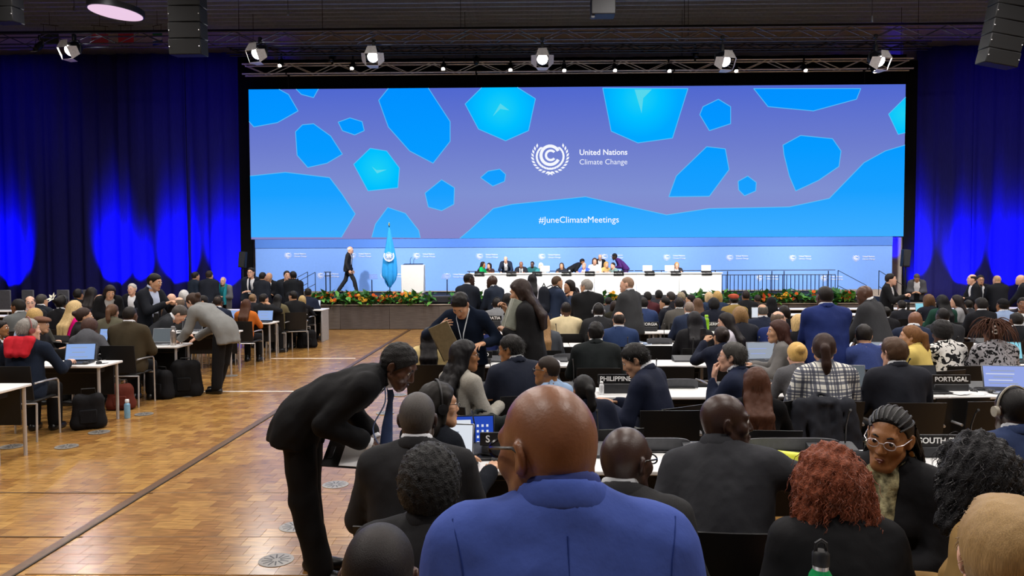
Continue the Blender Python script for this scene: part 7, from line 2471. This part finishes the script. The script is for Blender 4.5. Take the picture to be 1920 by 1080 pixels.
# scarf and braids of the one turned round
n_, ru, s_ = BR['N'], BR['RU'], BR['s']
scm = M('8d8767', 0.85, 0, 0.15, 0.6, 45, (1, 1, 1), 0.75, vscale=34)
pts = [n_ + ru @ np.array((0.088 * math.cos(a), 0.005 + 0.085 * math.sin(a), -0.012 + 0.012 * math.sin(a * 3))) * s_ for a in [2 * math.pi * k / 12 for k in range(13)]]
extra_part(BR, 'scarf', [(n_ + ru @ np.array(a_), n_ + ru @ np.array(b_), ra_, rb_) for a_, b_, ra_, rb_ in (((-0.070, -0.01, 0.02), (-0.035, 0.095, -0.04), 0.024, 0.032), ((0.070, -0.01, 0.02), (0.035, 0.095, -0.04), 0.024, 0.032), ((-0.035, 0.095, -0.04), (-0.04, 0.148, -0.22), 0.032, 0.040), ((0.035, 0.095, -0.04), (0.045, 0.145, -0.19), 0.032, 0.036), ((-0.03, 0.085, 0.0), (0.03, 0.085, 0.0), 0.026, 0.026))], 0.009, scm, 0.004)
rs = np.random.RandomState(3)
H_, RH2 = BR['H'], BR['RH']
st, dr = [], []
for k in range(90):
    a = rs.uniform(-0.05, 1.05) * math.pi
    st.append(H_ + RH2 @ np.array((0.083 * math.cos(a), -0.045 - 0.055 * abs(math.sin(a)), rs.uniform(-0.02, 0.05))) * s_)
    dr.append(RH2 @ np.array((0.35 * math.cos(a), -0.35, -1.0)))
dr = np.array(dr)
dr /= np.linalg.norm(dr, axis=1)[:, None]
lk = curl_tubes(None, np.array(st), dr, 0.40, 0.0062, 0.004, 5, rs, 14, 1.0, 5)
ob('braids', raw_mesh('braids', lk[0], lk[1], M('0f0d0d', 0.4, 0, 0.5, 0.5, 300), None, True, 0), BR['root'], kind='stuff')
mb = MB()
for g in (-1, 1):
    mb.lathe([(0.012, 0), (0.014, 0.002), (0.012, 0.004)], BR['PH'](g * 0.086, -0.008, -0.052), 12, Matrix.Rotation(math.pi / 2, 3, 'X'))
part('earring', mb, M('d8cfa8', 0.2, 1), BR['root'])
for k in range(-4, 5):
    ph_ = math.radians(k * 17)
    mb = MB()
    mb.tube([BR['PH'](0.0835 * math.sin(th) * math.sin(ph_), -0.014 + 0.107 * math.cos(th), 0.034 + 0.095 * math.sin(th) * math.cos(ph_)) for th in [math.radians(44 + 11 * j) for j in range(12)]], 0.0048 * BR['s'], 6)
    part('cornrow', mb, M('0f0d0d', 0.4, 0, 0.5, 0.5, 300), BR['root'])
# dreadlocks and hair clip of the floral coat
DL = [i_ for i_ in PEOPLE if 'floral coat' in i_['label'] and 'dread' in i_['label']][0]
H_, RH2, s_ = DL['H'], DL['RH'], DL['s']
st, dr = [], []
for k in range(110):
    a, b_ = rs.uniform(0, 2 * math.pi), rs.uniform(0.15, 1.25)
    v = np.array((0.088 * math.sin(b_) * math.cos(a), -0.014 + 0.108 * math.sin(b_) * math.sin(a), 0.034 + 0.10 * math.cos(b_)))
    if v[1] > 0.05 and v[2] < 0.09:
        continue
    st.append(H_ + RH2 @ v * s_)
    dr.append(RH2 @ (np.array((v[0] * 7, v[1] * 6, 0.25))))
dr = np.array(dr)
dr /= np.linalg.norm(dr, axis=1)[:, None]
lk = curl_tubes(None, np.array(st), dr, 0.24, 0.0075, 0.006, 2, rs, 10, 1.2, 5)
ob('dreadlocks', raw_mesh('dreadlocks', lk[0], lk[1], M('4a2d20', 0.7, 0, 0.2, 0.6, 200, (1, 1, 1), 0.3), None, True, 0), DL['root'], kind='stuff')
mb = MB()
for dz in (0.02, -0.02):
    mb.tube([DL['PH'](-0.045 + 0.028 * math.cos(a), -0.128, 0.05 + dz + 0.020 * math.sin(a)) for a in [6.283 * k / 12 for k in range(13)]], 0.009 * s_, 6)
part('hair_clip', mb, M('eceae6', 0.4), DL['root'])
# flower in the hair
H_, PH_ = FLW['H'], FLW['PH']
mb = MB()
for k in range(6):
    a = 2 * math.pi * k / 6
    R_ = Matrix(FLW['RH'].tolist()) @ Matrix.Rotation(-0.6, 3, 'X') @ Matrix.Rotation(a, 3, 'Y')
    c0 = Vector(PH_(-0.02, -0.150, 0.090))
    mb.add([c0 + R_ @ Vector(v) for v in ((0, 0, 0.01), (0.024, -0.012, 0.05), (0, -0.03, 0.10), (-0.024, -0.012, 0.05))], [(0, 1, 2, 3)])
part('hair_flower', mb, M('f0eedc', 0.7), FLW['root'], smooth=False)
# red hood on the navy jacket
n_, ru, s_ = L1['N'], L1['RU'], L1['s']
extra_part(L1, 'hood', [(n_ + ru @ np.array((g * 0.10, -0.135, 0.0)) * s_, n_ + ru @ np.array((g * 0.075, -0.165, -0.13)) * s_, 0.055, 0.05) for g in (-1, 0, 1)] + [(n_ + ru @ np.array((-0.10, -0.10, 0.02)) * s_, n_ + ru @ np.array((0.10, -0.10, 0.02)) * s_, 0.045, 0.045)], 0.014, cloth('b81f2c'), 0.004)
# teal scarf
TS = [o for o in COL.objects if o.get('label', '').startswith('standing person in teal scarf')][0]
part('scarf', MB().tube([(-0.10, 0.12, 1.36), (-0.09, 0.20, 1.1), (-0.08, 0.20, 0.80)], [0.06, 0.09, 0.08], 8, True, 0.4).tube([(0.08, 0.12, 1.36), (0.09, 0.2, 1.15), (0.09, 0.2, 0.95)], [0.06, 0.08, 0.07], 8, True, 0.4), cloth('2b8f9c'), TS)
backpack(HUG, '191d26', 'dark backpack on the back of the person hugging someone')
backpack(BP, '15181d', 'black backpack worn by the person near the stair handrail', 0.9)
# phone in the hands of the one by the stair rail, and others
for px, py, Y, lb in ((1703, 574, 15.3, 'black phone held by the person at the stair rail'), (293, 596, 11.65, 'dark phone held by the standing open-shirted person'), ):
    q = at(px, py, Y)
    t = empty('phone', q, 0.4, lb, 'phone')
    part('case', MB().box((0, 0, 0), (0.075, 0.011, 0.15), 0.004), BLKB, t)
    part('glass', MB().box((0, 0.006, 0), (0.068, 0.002, 0.14), 0.0), M('23262c', 0.1), t)
q = PHO['local'](PHO['arms'][0][2] + np.array((0.01, 0.075, 0.07)))
t = empty('phone', q, PHO['yaw'], 'black phone held up behind the raised chin', 'phone')
part('case', MB().box((0, 0, 0), (0.075, 0.011, 0.15), 0.004), BLKB, t)
part('glass', MB().box((0, -0.006, 0), (0.068, 0.002, 0.14), 0.0), M('23262c', 0.1), t)
q = at(1415, 586, 10.9)
t = empty('tablet', q, 0.1, 'small upright white tablet held before the large dark blue suit', 'tablet')
part('case', MB().box((0, 0, 0), (0.10, 0.012, 0.155), 0.005), SILV, t)
part('display', MB().box((0, -0.007, 0), (0.088, 0.002, 0.14), 0), SCR['white'], t, smooth=False)

# seams of the bright blue jacket, laid on its back
def seam(info, pts, r, mat, name='seam'):
    me = info['jacket'].data
    bm_v = np.empty(len(me.vertices) * 3, np.float32)
    me.vertices.foreach_get('co', bm_v)
    bm_v = [Vector(v) for v in bm_v.reshape(-1, 3)]
    bv = BVHTree.FromPolygons(bm_v, [tuple(p.vertices) for p in me.polygons])
    out = []
    for p, d in pts:
        h = bv.ray_cast(Vector(p), Vector(d))
        if h[0] is not None:
            out.append(h[0])
    if len(out) > 1:
        part(name, MB().tube(out, r, 5), mat, info['root'])


N_, W2, RU2, s_ = B['N'], B['W'], B['RU'], B['s']
sm_ = cloth('1b2f70')
seam(B, [(N_ + RU2 @ np.array((0.0, -0.6, -0.02 - 0.035 * k)) * s_, RU2 @ np.array((0, 1.0, 0))) for k in range(17)], 0.0016, sm_)
for g in (-1, 1):
    seam(B, [(N_ + RU2 @ np.array((g * (0.200 - 0.022 * math.sin(k * 0.32)), -0.6, 0.0 - 0.022 * k)) * s_, RU2 @ np.array((0, 1.0, 0))) for k in range(10)], 0.0018, sm_)
bad = [(len(o['label'].split()), o['label']) for o in COL.objects if o.get('label') and not 4 <= len(o['label'].split()) <= 16]
for b_ in bad:
    print('LABEL', b_)
